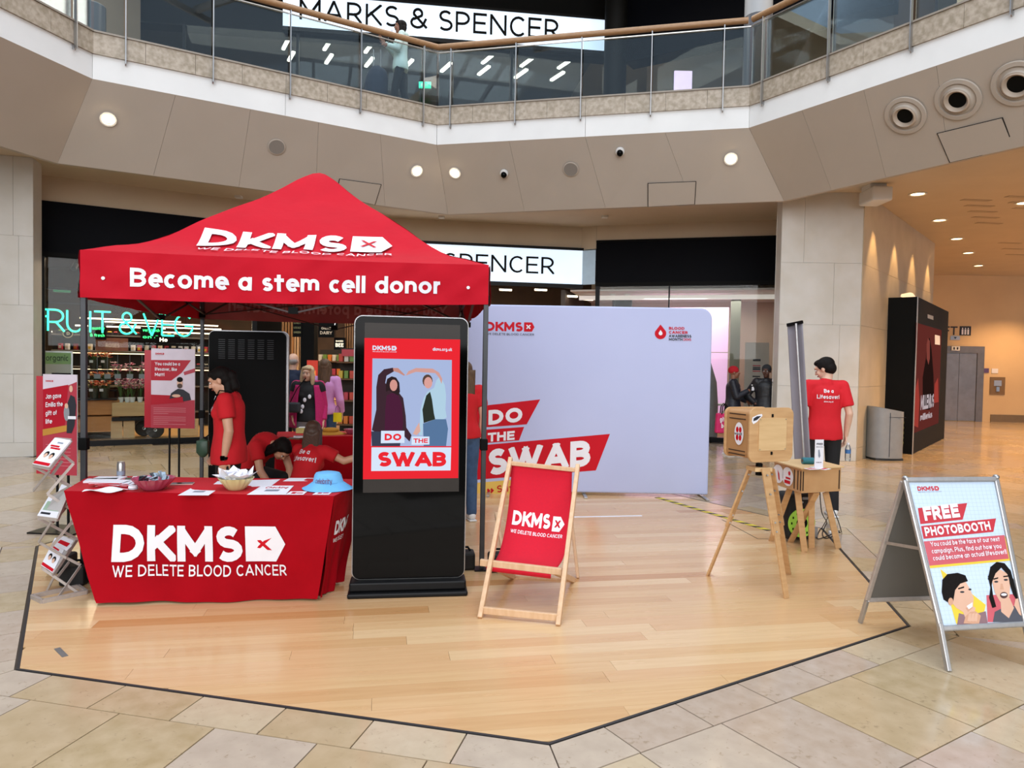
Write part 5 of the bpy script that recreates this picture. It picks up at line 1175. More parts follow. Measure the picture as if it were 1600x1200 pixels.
# ================================================================== POSTER STANDS
def poster_stand(label, px, pyt, pyb, Y, w, name='poster_stand', yaw=0.0, double=True, baseY=None, side=1):
    top = at(px, pyt, Y); bot = at(px, pyb, Y); t = thing(name, label, 'poster stand', (top.x, top.y, 0), yaw)
    H = top.z - bot.z; f = Frame((0, 0, bot.z), (1, 0, 0), (0, 0, 1)); f.n = V((0, -1, 0))
    for x in (-.055, .055): MB().cyl((x, .03, .012), (x, .03, top.z - .02), .012, n=10).build('pole', M['black_metal'], t)
    MB().box((0, .03, .006), (.45, .34, .012)).build('base_plate', M['black_metal'], t)
    MB().box((0, .01, top.z - .005), (.17, .03, .035)).build('clamp', M['black_matt'], t)
    if double: MB().prism([(-w / 2 - .09, .02, bot.z + .0), (w / 2 - .09, .10, bot.z), (w / 2 - .09, .10, top.z - .02), (-w / 2 - .09, .02, top.z - .02)], (0, .006, 0)).build('rear_board', M['poster_red'], t)
    MB().prism([(-w / 2, -.006, bot.z), (w / 2, -.006, bot.z), (w / 2, -.006, top.z), (-w / 2, -.006, top.z)], (0, .008, 0)).build('front_board', M['white_plaster'], t)
    return t, f, w, H
def pp(t, f, nm, pts, m, c=.008): mb = MB(); mb.add([f(x, y, c) for x, y in pts], [tuple(range(len(pts)))]); mb.build(nm, M[m] if isinstance(m, str) else m, t)
lil = mat('poster_lilac', '#D8CDD8', .35)
t, f, w, H = poster_stand('poster stand with a red poster of a seated man beside the left window', 271, 545, 669, 8.1, .50)
pp(t, f, 'sheet', rect(-w / 2, 0, w / 2, H), lil, .0075); pp(t, f, 'red_band', [(-w / 2, H * .60), (-.02, H * .60), (.10, H * .70), (w / 2 - .045, H * .86), (-w / 2, H * .855)], 'poster_red', .009)
pp(t, f, 'red_field', [(-w / 2, 0), (w / 2, 0), (w / 2, H * .36), (-w / 2, H * .32)], 'poster_pink', .009); pp(t, f, 'red_box', [(-w / 2, H * .29), (w / 2 - .12, H * .33), (w / 2 - .12, H * .41), (-w / 2, H * .42)], 'poster_red', .0105); pp(t, f, 'pink_flash', [(w / 2 - .12, H * .67), (w / 2, H * .71), (w / 2, H * .76), (w / 2 - .13, H * .71)], 'poster_pink', .009)
for i, s in enumerate(('You could be a', 'lifesaver, like', 'Matt!')):
    mb = MB(); put_text(mb, f, s, -w / 2 + .045, H * (.79 - i * .068), .038, width=[.29, .255, .11][i], t=.17, c=.0115); mb.build('headline', M['white_print'], t, kind='stuff')
FW = Frame((0, 0, f.o.z), (1, 0, 0), (0, 0, 1)); FW.n = V((0, -1, 0)); logo(FW, -w / 2 + .05, H * .925, .1, M['print_red'], M['white_print'], t, .010, M['ink'], world=False)
pp(t, f, 'jumper', [(-.04, H * .37), (-.02, H * .44), (.03, H * .48), (.06, H * .5), (.12, H * .49), (.19, H * .44), (.21, H * .36), (.12, H * .34), (.11, H * .40)], 'ink', .0115); pp(t, f, 'face', oval(.08, H * .565, .033, .052, 14), 'skin3', .0125); pp(t, f, 'beard', oval(.08, H * .535, .03, .028, 12), 'hair_brown', .013); pp(t, f, 'hair', oval(.08, H * .615, .036, .03, 12), 'hair_black', .013); pp(t, f, 'hands', oval(.04, H * .41, .05, .018, 12), 'skin3', .013)
for k in range(9): pp(t, f, 'text_line', rect(-w / 2 + .03, H * (.25 - k * .023 - (.02 if k > 3 else 0)), -w / 2 + (.40 if k not in (3, 7) else .2), H * (.25 - k * .023 - (.02 if k > 3 else 0)) + .005), 'paper_pink', .0115)
t2, f, w, H = poster_stand('poster stand with a woman and child on a red poster by the left stone pier', 94.5, 585, 742, 6.6, .34, yaw=-.1)
pp(t2, f, 'sheet', rect(-w / 2, 0, w / 2, H), lil, .0075); pp(t2, f, 'red_field', [(-w / 2, 0), (w / 2, 0), (w / 2, H * .93), (w / 2 - .08, H * .895), (-w / 2, H * .85)], 'poster_pink', .009); pp(t2, f, 'red_band', [(-w / 2 + .003, H * .44), (w / 2 - .12, H * .5), (w / 2 - .085, H * .90), (-w / 2 + .003, H * .85)], 'poster_red', .0105)
pp(t2, f, 'yellow_band', [(-w / 2, H * .385), (w / 2 - .09, H * .44), (w / 2 - .09, H * .50), (-w / 2, H * .45)], mat('poster_gold', '#C08A3A', .4), .0115)
for i, s in enumerate(('Jan gave', 'Emilia the', 'gift of', 'life')):
    mb = MB(); put_text(mb, f, s, -w / 2 + .03, H * (.755 - i * .083), .045, width=[.16, .175, .115, .065][i], t=.16, c=.012, slope=.08); mb.build('headline', M['white_print'], t2, kind='stuff')
pp(t2, f, 'dark_coat', [(w / 2 - .1, H * .42), (w / 2 - .09, H * .72), (w / 2 - .06, H * .80), (w / 2 - .02, H * .78), (w / 2 - .004, H * .7), (w / 2 - .02, H * .5), (w / 2 - .05, H * .42)], 'ink', .0125); pp(t2, f, 'face', oval(w / 2 - .055, H * .86, .018, .032, 12), 'skin3', .0135); pp(t2, f, 'child', oval(w / 2 - .1, H * .62, .028, .075, 14), 'grey_cloth', .013); pp(t2, f, 'child_face', oval(w / 2 - .1, H * .69, .018, .025, 12), 'skin3', .0145); pp(t2, f, 'name_plate', rect(w / 2 - .085, H * .56, w / 2 - .004, H * .59), 'white_print', .015)
for k in range(7): pp(t2, f, 'text_line', rect(-w / 2 + .03, H * (.30 - k * .035), w / 2 - .06, H * (.30 - k * .035) + .004), 'paper_pink', .0115)
FW = Frame((0, 0, f.o.z), (1, 0, 0), (0, 0, 1)); FW.n = V((0, -1, 0)); logo(FW, -w / 2 + .03, H * .925, .075, M['print_red'], M['white_print'], t2, .010, None, world=False)

# ================================================================== ZIGZAG BROCHURE RACK
rk = thing('brochure_rack', 'zigzag folding aluminium brochure rack beside the left end of the table', 'rack', gz(95, 935))
def rp(x, y, d=0): return at(x, y, 4.86 + d)
DX = V((.16, -.13, 0))
# zigzag of four trays (upper-left short side and lower-right edge per level) as seen, leaning left at the top
lv = [((53, 727), (88, 686), (111, 688), (78, 732)), ((60, 808), (78, 778), (112, 760), (90, 812)), ((66, 885), (88, 842), (120, 843), (84, 897))]
spts = [((52, 727), (78, 734)), ((117, 762), (103, 756)), ((60, 808), (84, 818)), ((122, 845), (104, 840)), ((66, 888), (86, 898)), ((126, 930), (104, 926))]
base = [gz(50, 935), gz(66, 943), gz(135, 928), gz(122, 919)]
for a, b in ((0, 1), (1, 2), (2, 3), (3, 0)): MB().beam(base[a] + V((0, 0, .012)), base[b] + V((0, 0, .012)), .03, .02).build('base_bar', M['rackalu'], rk, world=True)
def tray(i, Y):
    (x0, y0), (x1, y1), (x2, y2), (x3, y3) = lv[i]; a, b, c, d = at(x0, y0, Y), at(x1, y1, Y + .17), at(x2, y2, Y + .13), at(x3, y3, Y - .06)
    return a, b, c, d
def brochure(P, label, kind_):
    a, b, c, d = P; r = (d - a); u = (b - a); n = r.cross(u).normalized(); n = n if n.dot(EYEP - a) > 0 else -n
    t = thing('brochure', label, 'brochure', a, 0, 'brochures in the zigzag rack'); o = a + n * .004
    MB().prism([o, o + r, o + r + u, o + u], n * .012).build('pages', M['paper'], t, world=True)
    g = lambda x, y, c_=0: o + r * x + u * y + n * (.0135 + c_)
    def q(nm, pts, m, c_=0): mb = MB(); mb.add([g(x, y, c_) for x, y in pts], [tuple(range(len(pts)))]); mb.build(nm, m if not isinstance(m, str) else M[m], t, world=True)
    if kind_ == 0:
        q('title', rect(.15, .68, .7, .74), 'print_red'); q('title', rect(.25, .6, .85, .66), 'print_red'); q('logo', rect(.4, .82, .75, .87), 'grey_ink')
        q('hair', oval(.33, .4, .13, .1), 'hair_black', .0005); q('hair', oval(.68, .38, .13, .1), 'hair_black', .0005); q('face', oval(.33, .35, .09, .08), 'skin3', .001); q('face', oval(.68, .33, .09, .08), 'skin3', .001); q('red_band', rect(.02, .02, .98, .12), 'print_red', .0005)
    else: q('picture', rect(.1, .3, .9, .75), mat('brochure_green', '#9fb8a0', .5)); q('title', rect(.1, .1, .6, .2), 'ink')
    return t
for i, Y in enumerate((4.80, 4.84, 4.90)):
    a, b, c, d = tray(i, Y)
    for p, q in ((a, b), (b, c), (c, d), (d, a)): MB().beam(p, q, .024, .012).build('tray_rim', M['rackalu'], rk, world=True)
    MB().add([a, b, c, d], [(0, 1, 2, 3)]).build('tray_sheet', mat('perspex', '#B8B4B2', .3), rk, world=True, solid=.003)
    brochure((a, b, c, d), ['red and white brochure on the top shelf of the zigzag rack', 'green brochure on the middle shelf of the zigzag rack', 'red and white brochure on the lowest shelf of the zigzag rack'][i], i % 2)
# crossing arms between the levels
arms = [((52, 729), (115, 762), 4.80, 4.98), ((78, 735), (52, 767), 4.76, 4.9), ((96, 708), (115, 724), 4.95, 5.0), ((115, 724), (74, 772), 4.92, 4.86), ((74, 772), (118, 800), 4.86, 4.95), ((60, 810), (122, 843), 4.82, 5.0), ((104, 792), (82, 817), 4.95, 4.85), ((120, 806), (80, 855), 4.95, 4.85), ((80, 816), (60, 847), 4.8, 4.9), ((62, 848), (104, 872), 4.9, 4.85), ((66, 888), (128, 930), 4.84, 4.86), ((104, 872), (126, 883), 4.95, 5.0), ((126, 884), (90, 935), 4.95, 4.78), ((86, 898), (68, 934), 4.85, 4.92), ((97, 720), (80, 744), 4.95, 4.9), ((108, 878), (88, 904), 4.95, 4.85)]
for (x0, y0), (x1, y1), Y0, Y1 in arms: MB().beam(at(x0, y0, Y0), at(x1, y1, Y1), .018, .006).build('arm', M['rackalu'], rk, world=True)
t = thing('brochure', 'white brochure standing behind the middle shelf of the zigzag rack', 'brochure', at(98, 768, 5.0), 0, 'brochures in the zigzag rack'); P = [at(85, 780, 4.97), at(103, 786, 4.93), at(112, 764, 5.03), at(96, 757, 5.05)]; MB().prism(P, (0, .012, 0)).build('pages', M['paper'], t, world=True); MB().prism([P[0].lerp(P[2], .2) - V((0, .004, 0)), P[1].lerp(P[3], .2) - V((0, .004, 0)), P[1].lerp(P[3], .6) - V((0, .004, 0))], (0, .002, 0)).build('print', M['print_red'], t, world=True)
t = thing('brochure', 'red and white brochure standing above the lowest shelf of the zigzag rack', 'brochure', at(105, 850, 5.0), 0, 'brochures in the zigzag rack'); P = [at(84, 850, 4.97), at(104, 861, 4.93), at(120, 845, 5.03), at(98, 838, 5.05)]; MB().prism(P, (0, .012, 0)).build('pages', M['paper'], t, world=True); mb = MB(); put_poly(mb, lambda x, y, c: P[0].lerp(P[1], x).lerp(P[3].lerp(P[2], x), y) + V((0, -.004, 0)), rect(.1, .3, .8, .65)); mb.build('print', M['print_red'], t, world=True)
tag(MB().ell(gz(125, 925) + V((.02, .25, .06)), (.2, .1, .06)).box(gz(125, 925) + V((.0, .22, .12)), (.1, .03, .02)).build('bag', M['rubber'], None, smooth=True), 'black bag slumped on the floor behind the brochure rack', 'bag')

# ================================================================== PHOTO BOOTH: plywood camera on a tripod
pb = thing('photo_booth', 'plywood photo booth camera on a tall tripod with round stickers', 'photo booth', gz(1190, 905))
cA = at(1170, 723, 5.18); cB = at(1238, 720, 5.32)          # lower front corners
e = (cB - cA); e.z = 0; wv = e.length; e.normalize(); n = V((e.y, -e.x, 0)); PF = Frame(V((cA.x, cA.y, cA.z)), e, (0, 0, 1)); PF.n = n
htop = at(1204, 637, cA.lerp(cB, .5).y).z - cA.z; dpt = .30
MB().prism([PF(x, y, -.018) for x, y in rrect(0, 0, wv, htop, .055)], n * .018).build('front_panel', M['plywood'], pb, world=True, bevel=.002)
bk = -(n * (dpt)) + V((-.0, 0, .0))
MB().prism([PF(x, y, -dpt) for x, y in rrect(.0, .012, wv, htop - .012, .05)], n * .018).build('back_panel', M['plywood'], pb, world=True, bevel=.002)
MB().prism([PF(x, y, -dpt + .02) for x, y in rrect(.012, .025, wv - .012, htop - .022, .035)], n * (dpt - .04)).build('case', mat('case_ply', '#B98C5E', .55, c2='#A87C50', scale=6), pb, world=True, bevel=.01)
for y0 in (.04, .068, htop - .095, htop - .06):
    MB().prism([PF(.0095, y0, -dpt + .05), PF(.0095, y0, -.06), PF(.0095, y0 + .008, -.06), PF(.0095, y0 + .008, -dpt + .05)], e * .002).build('vent_slot', M['ply_dark'], pb, world=True)
x0, z0 = wv * .2, htop * .21; x1, z1 = wv * .83, htop * .81
MB().prism([PF(x, y, .001) for x, y in rrect(x0, z0, x1, z1, .006)], n * .006).build('door', M['ply_light'], pb, world=True, bevel=.001)
for x, y in ((x0 + .01, z0 + .01), (x1 - .01, z0 + .01), (x0 + .01, z1 - .01), (x1 - .01, z1 - .01)): MB().cyl(PF(x, y, .007), PF(x, y, .009), .004, n=8).build('screw', M['steel'], pb, world=True)
for y in (z0 - .02, z1 + .018): MB().box(PF((x0 + x1) / 2 - .005, y, .004), (.014, .012, .024)).build('latch', M['black_matt'], pb, world=True, bevel=.003)
mb = MB(); put_poly(mb, PF, [(.015, htop - .1), (.03, htop - .12), (.06, htop - .105), (.11, htop - .06), (.105, htop - .045), (.07, htop - .05), (.02, htop - .07)], .0015); mb.build('sticker', M['white_print'], pb, world=True)
mb = MB(); put_poly(mb, PF, [(.028, htop - .098), (.06, htop - .09), (.098, htop - .06), (.06, htop - .062), (.03, htop - .078)], .0025); mb.build('sticker_print', M['ink'], pb, world=True)
SF = Frame(PF(.008, 0, 0), -n, (0, 0, 1)); SF.n = -e
mb = MB(); put_poly(mb, SF, oval(dpt * .42, htop * .5, .052, .085, 26), .004); mb.build('round_sticker', M['white_print'], pb, world=True)
mb = MB()
for dx, dy in ((-.017, .03), (.017, .03), (-.017, -.03), (.017, -.03)): put_poly(mb, SF, oval(dpt * .42 + dx, htop * .5 + dy, .015, .022, 10), .006)
mb.build('lifebuoy_print', M['print_red'], pb, world=True, kind='stuff'); mb = MB(); put_text(mb, SF, 'lifesaver', dpt * .42 - .04, htop * .5 - .01, .02, width=.08, t=.2, c=.0075); mb.build('lifebuoy_word', M['ink'], pb, world=True, kind='stuff')
hd = at(1186, 732, 5.3)
MB().box(hd, (.14, .13, .03), rz=.2).build('tripod_head', M['ply_light'], pb, world=True); MB().cyl(hd + V((0, 0, -.05)), hd + V((0, 0, .04)), .025, n=12).build('head_bolt', M['black_matt'], pb, world=True)
for (x0, y0, Y0), (x1, y1) in (((1172, 732, 5.35), (1106, 899)), ((1196, 732, 5.22), (1229, 935)), ((1203, 732, 5.42), (1232, 897))):
    a = at(x0, y0, Y0); b = gz(x1, y1); m_ = a.lerp(b, .52); sd = (b - a).cross(V((b.x - hd.x, b.y - hd.y, 0)).normalized()).normalized()
    lg = MB().beam(a, m_, .075, .014, sd.cross((b - a).normalized()) if False else sd).build('leg', M['plywood'], pb, world=True, bevel=.002)
    MB().beam(a.lerp(b, .4) + V((.0, -.012, 0)), b, .045, .014, sd).build('lower_leg', M['plywood'], lg, world=True, bevel=.002)
    for s in (.05, .2, .42, .49): 
        q = a.lerp(b, s); MB().cyl(q + V((0, -.012, 0)), q + V((0, -.026, 0)), .007, n=8).build('bolt', M['steel'], lg, world=True)
# second, lower box table
pt = thing('box_table', 'low plywood box table on crossed legs with two round stickers', 'table', gz(1272, 857))
qa, qb, qc = at(1209, 757, 6.62), at(1252, 768, 6.15), at(1313, 769, 6.3); hz = .21
qa.z = qb.z = qc.z = (qa.z + qb.z + qc.z) / 3; qd = qa + (qc - qb)
MB().prism([qa, qb, qc, qd], (0, 0, hz)).build('box', mat('box_ply', '#C49A6C', .55, c2='#B58A5C', scale=6), pt, world=True)
o2 = V((0, 0, hz)); ex = (qc - qb).normalized() * .02; ey = (qa - qb).normalized() * .02
MB().prism([qa - ex + ey + o2, qb - ex - ey + o2, qc + ex - ey + o2, qd + ex + ey + o2], (0, 0, .014)).build('top_board', M['ply_light'], pt, world=True, bevel=.002)
LF = Frame(qa, (qb - qa), (0, 0, 1)); LF.n = (qb - qa).normalized().cross(V((0, 0, 1))); LF2 = Frame(qb, (qc - qb), (0, 0, 1)); LF2.n = (qc - qb).normalized().cross(V((0, 0, 1)))
Ls = (qb - qa).length
for k, (fx, pic) in enumerate(((.17, 0), (.52, 1))):
    mb = MB(); put_poly(mb, LF, oval(Ls * fx, hz * .52, .095, .085, 26), .003); mb.build('round_sticker', M['white_print'], pt, world=True)
    mb = MB()
    if pic: put_poly(mb, LF, rect(Ls * fx - .05, hz * .22, Ls * fx + .05, hz * .36), .005); put_poly(mb, LF, rect(Ls * fx - .03, hz * .42, Ls * fx + .05, hz * .5), .005); put_poly(mb, LF, oval(Ls * fx + .03, hz * .68, .02, .02, 8), .005)
    else: put_poly(mb, LF, [(Ls * fx - .01, hz * .7), (Ls * fx + .02, hz * .55), (Ls * fx + .035, hz * .22), (Ls * fx + .01, hz * .3)], .005)
    mb.build('sticker_print', M['print_red'], pt, world=True, kind='stuff')
for fx in (.74, .86, .96): 
    MB().prism([LF(Ls * fx, .02, .001), LF(Ls * fx + .014, .02, .001), LF(Ls * fx + .014, hz - .02, .001), LF(Ls * fx, hz - .02, .001)], LF.n * .002).build('slot', M['ply_dark'], pt, world=True)
for s in (.0, .92):
    L2 = (qc - qb).length; MB().prism([LF2(L2 * s + .01, .02, .001), LF2(L2 * s + .022, .02, .001), LF2(L2 * s + .022, hz - .02, .001), LF2(L2 * s + .01, hz - .02, .001)], LF2.n * .002).build('slot', M['ply_dark'], pt, world=True)
for (x0, y0, Y0), (x1, y1) in (((1234, 764, 6.5), (1205, 845)), ((1246, 766, 6.3), (1257, 862)), ((1276, 770, 6.25), (1235, 847)), ((1268, 770, 6.35), (1268, 856)), ((1290, 769, 6.4), (1310, 857))):
    a = at(x0, y0, Y0); b = gz(x1, y1); MB().beam(a, b, .055, .014, (1, 0, 0)).build('leg', M['plywood'], pt, world=True, bevel=.002)
zt = qa.z + hz + .015
p = gz(1262, 725, zt); t = thing('tape_roll', 'teal roll lying on the low plywood table', 'roll', p); MB().cyl((-.05, 0, .03), (.05, 0, .03), .03, n=18).build('roll', mat('teal', '#1f6f7c', .4), t); MB().cyl((-.052, 0, .03), (.052, 0, .03), .012, n=12).build('core', M['card'], t)
p = gz(1279, 732, zt); t = thing('table_sign', 'white upright instruction card on the low plywood table', 'sign', p, .25); MB().box((0, 0, .125), (.085, .006, .25)).build('card', M['paper'], t); MB().box((0, .03, .004), (.085, .07, .006)).build('base', M['paper'], t)
f = Frame((0, -.0035, 0), (1, 0, 0), (0, 0, 1)); mb = MB(); put_text(mb, f, 'FREE', -.03, .205, .016, width=.06, t=.2, c=.001); put_text(mb, f, 'photos here', -.032, .185, .008, width=.064, t=.2, c=.001); put_text(mb, f, 'scan me', -.03, .05, .01, width=.05, t=.2, c=.001); mb.build('print', M['ink'], t, kind='stuff')
mb = MB(); put_poly(mb, f, [(-.012, .16), (.0, .165), (.012, .11), (.0, .09), (-.01, .11)], .001); mb.build('picture', M['grey_ink'], t)
for k, (x, y) in enumerate(((1268, 733), (1288, 733))):
    p = gz(x, y, zt); t = thing('leaflet', ['red leaflet left of the upright card on the plywood table', 'red leaflet right of the upright card on the plywood table'][k], 'leaflet', p, .3 + k * .4); MB().box((0, 0, .002), (.1, .07, .003)).build('pages', M['paper'], t); MB().box((0, 0, .004), (.08, .03, .001)).build('print', M['print_red'], t)
# roll-up banner seen from the back
rb = thing('rollup_banner', 'tall grey roll-up banner seen from behind its supporting pole', 'banner', gz(1278, 852))
a = gz(1262, 841); b = gz(1296, 845); T0 = at(1230, 508, 7.0); T1 = at(1254, 503, 6.85)
rbg = mat('banner_grey', '#8E8C96', .6, c2='#7f7d88', scale=2)
bl, br = at(1247, 728, 6.9), at(1268, 728, 6.75); bl = at(1248, 838, 7.0); br = at(1274, 841, 6.85)
def surf(i, j):
    p = bl.lerp(br, i).lerp(T0.lerp(T1, i), j); return p + V((0, .03 * math.sin(i * 3.1), 0))
MB().grid(surf, 10, 20).build('banner_sheet', rbg, rb, world=True, smooth=True, solid=.002)
MB().beam(T0, T1, .03, .02).build('top_rail', M['black_metal'], rb, world=True); MB().cyl((bl + br) / 2 - V((0, .05, .02)), (T0 + T1) / 2 - V((0, .03, 0)), .011, n=8).build('pole', M['alu'], rb, world=True)
MB().beam(bl - V((0, 0, bl.z - .045)), br - V((0, 0, br.z - .045)), .12, .09).build('base_cassette', M['alu'], rb, world=True, bevel=.01)
# loudspeaker
p = gz(1246, 846); sp_ = thing('loudspeaker', 'black portable loudspeaker with a lime green ring under the plywood table', 'speaker', p + V((0, .08, 0)), .15)
MB().box((0, 0, .24), (.29, .26, .44)).build('cabinet', M['rubber'], sp_, bevel=.05, seg=4)
lime = mat('lime', '#9FD04A', .5, emit=.15)
MB().lathe([(.075, .0), (.135, .0), (.135, .012), (.075, .012)], n=36).build('ring', lime, sp_).matrix_local = Matrix.Translation((-.01, -.132, .19)) @ Matrix.Rotation(math.pi / 2, 4, 'X')
MB().lathe([(0, .012), (.03, .016), (.075, .004), (.076, 0), (0, 0)], n=30).build('cone', M['black_matt'], sp_, smooth=True).matrix_local = Matrix.Translation((-.01, -.135, .19)) @ Matrix.Rotation(math.pi / 2, 4, 'X')
for k in range(12):
    a = k * math.pi / 6; MB().box((-.01 + .105 * math.cos(a), -.147, .19 + .105 * math.sin(a)), (.012, .003, .02)).build('ring_mark', M['black_matt'], sp_)
MB().box((.04, -.12, .42), (.09, .03, .025)).build('handle_slot', M['grey_cloth'], sp_, bevel=.008); MB().ell((-.03, -.13, .385), (.04, .012, .014)).build('control', M['grey_cloth'], sp_)
# leads on the floor
for k, pts in enumerate([[at(1281, 768, 6.45), at(1284, 800, 6.5), gz(1292, 818), gz(1285, 834), gz(1290, 842), gz(1303, 838)], [at(1290, 770, 6.6), at(1296, 800, 6.7), gz(1284, 826), gz(1278, 843), gz(1312, 830)], [at(1296, 770, 6.7), at(1300, 790, 6.75), at(1310, 815, 6.75), gz(1315, 832)]]):
    P = []
    for i in range(41):
        P.append(crv(pts, i / 40)); P[-1].z = max(P[-1].z, .006)
    tag(MB().tube(P, .0045, 6).build('power_lead', M['rubber']), ['black lead looping from the low plywood table to the floor plug', 'thin black lead trailing right of the loudspeaker', 'black lead hanging beside the right leg of the plywood table'][k], 'cable', 'leads under the plywood table')
p = gz(1302, 834); t = thing('plug', 'small white plug on the floor beside the low plywood table', 'plug', p); MB().box((0, 0, .015), (.09, .03, .028)).build('plug_body', M['white_plaster'], t, bevel=.006); MB().cyl((.045, 0, .015), (.07, 0, .015), .006, n=8).build('cord_guard', M['black_matt'], t)

# ================================================================== A-FRAME SIGN
af = thing('pavement_sign', 'silver A-frame sign with a poster offering a free photobooth at the right', 'sign', gz(1430, 1000))
TLf = at(1416, 746, 4.22); TRf = at(1558, 744, 4.28); BLf = gz(1482, 1049)
q1 = gz(1620, 1010) ; 
nn = None
# front leaf plane through the top edge and the front foot
ev = (TRf - TLf).normalized(); dn = (BLf - TLf); dn = dn - ev * dn.dot(ev) * 0
dnu = dn.normalized()
wdt = (TRf - TLf).length
AF = Frame(TLf, ev, -(dnu - ev * dnu.dot(ev)).normalized()); AF.n = AF.r.cross(AF.u)
if AF.n.dot(EYEP - TLf) < 0: AF.n = -AF.n
def apx(x, y): p = onplane(x, y, TLf, AF.n); q = p - TLf; return q.dot(AF.r), q.dot(AF.u)
cTL, cTR, cBL = apx(1414, 750), apx(1556, 749), apx(1470, 982); cBR = apx(1602, 975)
# poster corners follow the picture
def A3(uv, c=0): return AF(uv[0], uv[1], c)
fl = [A3(cTL), A3(cTR), A3(cBR), A3(cBL)]
def qd(u, v):  # 0..1 across, 0..1 down
    a = V(cTL).lerp(V(cTR), u); b = V(cBL).lerp(V(cBR), u); return a.lerp(b, v)
MB().prism([A3(c, -.006) for c in (cTL, cTR, cBR, cBL)], AF.n * .006).build('poster_board', mat('poster_pale', '#CDDFF2', .35, c2='#C6DAF0', scale=3), af, world=True)
for a, b in ((0, 1), (1, 2), (2, 3), (3, 0)): MB().beam(fl[a], fl[b], .032, .024, AF.n.cross((fl[b] - fl[a]).normalized())).build('snap_frame', M['alu'], af, world=True, bevel=.008)
dl = (fl[3] - fl[0]).normalized(); 
ft = gz(1482, 1049); MB().beam(fl[3] - dl * .03, ft, .024, .03, AF.r).build('front_leg', M['alu'], af, world=True, bevel=.004)
dr = (fl[2] - fl[1]).normalized(); ftr = fl[2] + dr * ((fl[2].z) / -dr.z); MB().beam(fl[2] - dr * .03, ftr, .024, .03, AF.r).build('front_leg', M['alu'], af, world=True, bevel=.004)
# rear leaf
r0 = at(1411, 752, 4.28); rF = gz(1344, 973); 
rB = r0.lerp(rF, .83); shift = (TRf - TLf); rB2 = at(1462, 925, 4.95) ; 
rear = [r0, r0 + shift, rB + shift * .98, rB]
MB().prism([r0, r0 + shift, rB + shift, rB], AF.n * -.006).build('rear_board', mat('rear_grey', '#6f6d6a', .6, c2='#666461', scale=2), af, world=True)
for a, b in ((0, 1), (1, 2), (2, 3), (3, 0)): MB().beam(rear[a], rear[b], .03, .022, AF.n.cross((rear[b] - rear[a]).normalized())).build('snap_frame', M['rackalu'], af, world=True, bevel=.006)
MB().beam(rB, rF, .022, .028, AF.r).build('rear_leg', M['alu'], af, world=True, bevel=.004); MB().beam(rB + shift, rF + shift, .022, .028, AF.r).build('rear_leg', M['alu'], af, world=True, bevel=.004)
MB().beam(r0.lerp(rB, .5), fl[0].lerp(fl[3], .48), .018, .006).build('stay_bar', M['alu'], af, world=True)
for p in (TLf, TRf): MB().ell(p + V((0, .01, -.008)), (.018, .022, .018)).build('hinge_cap', M['steel'], af, world=True, smooth=True)
def ap(nm, pts, m, c=.0012): mb = MB(); mb.add([A3(apx(x, y), c) for x, y in pts], [tuple(range(len(pts)))]); return mb.build(nm, M[m] if isinstance(m, str) else m, af, world=True)
mb = MB()
for k in range(1, 22): 
    a, b = qd(k / 22, .03), qd(k / 22, .98); mb.add([A3((a.x - .0006, a.y), .0008), A3((a.x + .0006, a.y), .0008), A3((b.x + .0006, b.y), .0008), A3((b.x - .0006, b.y), .0008)], [(0, 1, 2, 3)])
for k in range(1, 36):
    a, b = qd(.03, k / 36), qd(.98, k / 36); mb.add([A3((a.x, a.y - .0006), .0008), A3((b.x, b.y - .0006), .0008), A3((b.x, b.y + .0006), .0008), A3((a.x, a.y + .0006), .0008)], [(0, 1, 2, 3)])
mb.build('grid_lines', mat('grid_blue', '#B8CCE0', .4), af, world=True, kind='stuff')
pr, pk2, yl = mat('sign_red', '#C4303E', .4), mat('sign_pink', '#CC5C68', .4), mat('sign_yellow', '#EACB3C', .4)
ap('red_banner', [(1434, 794), (1511, 786), (1504, 812), (1438, 819)], pr); ap('red_banner', [(1439, 822), (1556, 810), (1552, 831), (1443, 842)], pr)
ap('yellow_rim', [(1570, 838), (1579, 876), (1453, 888), (1452, 884)], yl, .0011); ap('pink_panel', [(1443, 846), (1569, 836), (1576, 873), (1452, 884)], pk2, .0016)
ap('yellow_triangle', [(1469, 889), (1540, 945), (1538, 955), (1494, 975)], yl); ap('pink_panel', [(1541, 930), (1592, 928), (1599, 972), (1543, 972)], pk2, .0012)
def atext(s, x0, y0, x1, y1, hpx, m, t, c=.003, sub=True, **k):
    a = apx(x0, y0); b = apx(x1, y1); h = hpx * 4.2 / F_PX * 1.08; W = b[0] - a[0]; sl = (b[1] - a[1]) / W
    if sub: mb = MB(); put_text(mb, AF, s, a[0], a[1], h, width=W, t=t, c=c, slope=sl, **k); mb.build('small_print', M[m], af, world=True, kind='stuff')
    else: letters(AF, s, a[0], a[1], h, M[m], af, width=W, t=t, c=c, slope=sl, name='sign_letter', **k)
atext('FREE', 1445, 814, 1500, 808, 20, 'white_print', .27, sub=False); atext('PHOTOBOOTH', 1446, 838, 1548, 828, 12.5, 'white_print', .24, sub=False)
atext('You could be the face of our next', 1454, 854, 1558, 846, 6.5, 'white_print', .16); atext('campaign. Plus, find out how you', 1456, 865, 1560, 857, 6.5, 'white_print', .16); atext('could become an actual lifesaver!!', 1458, 876, 1568, 866, 6.5, 'white_print', .16)
a = apx(1434, 767); b = apx(1468, 766.5); logo(AF, a[0], a[1], b[0] - a[0], pr, M['white_print'], af, .0015, M['grey_ink'])
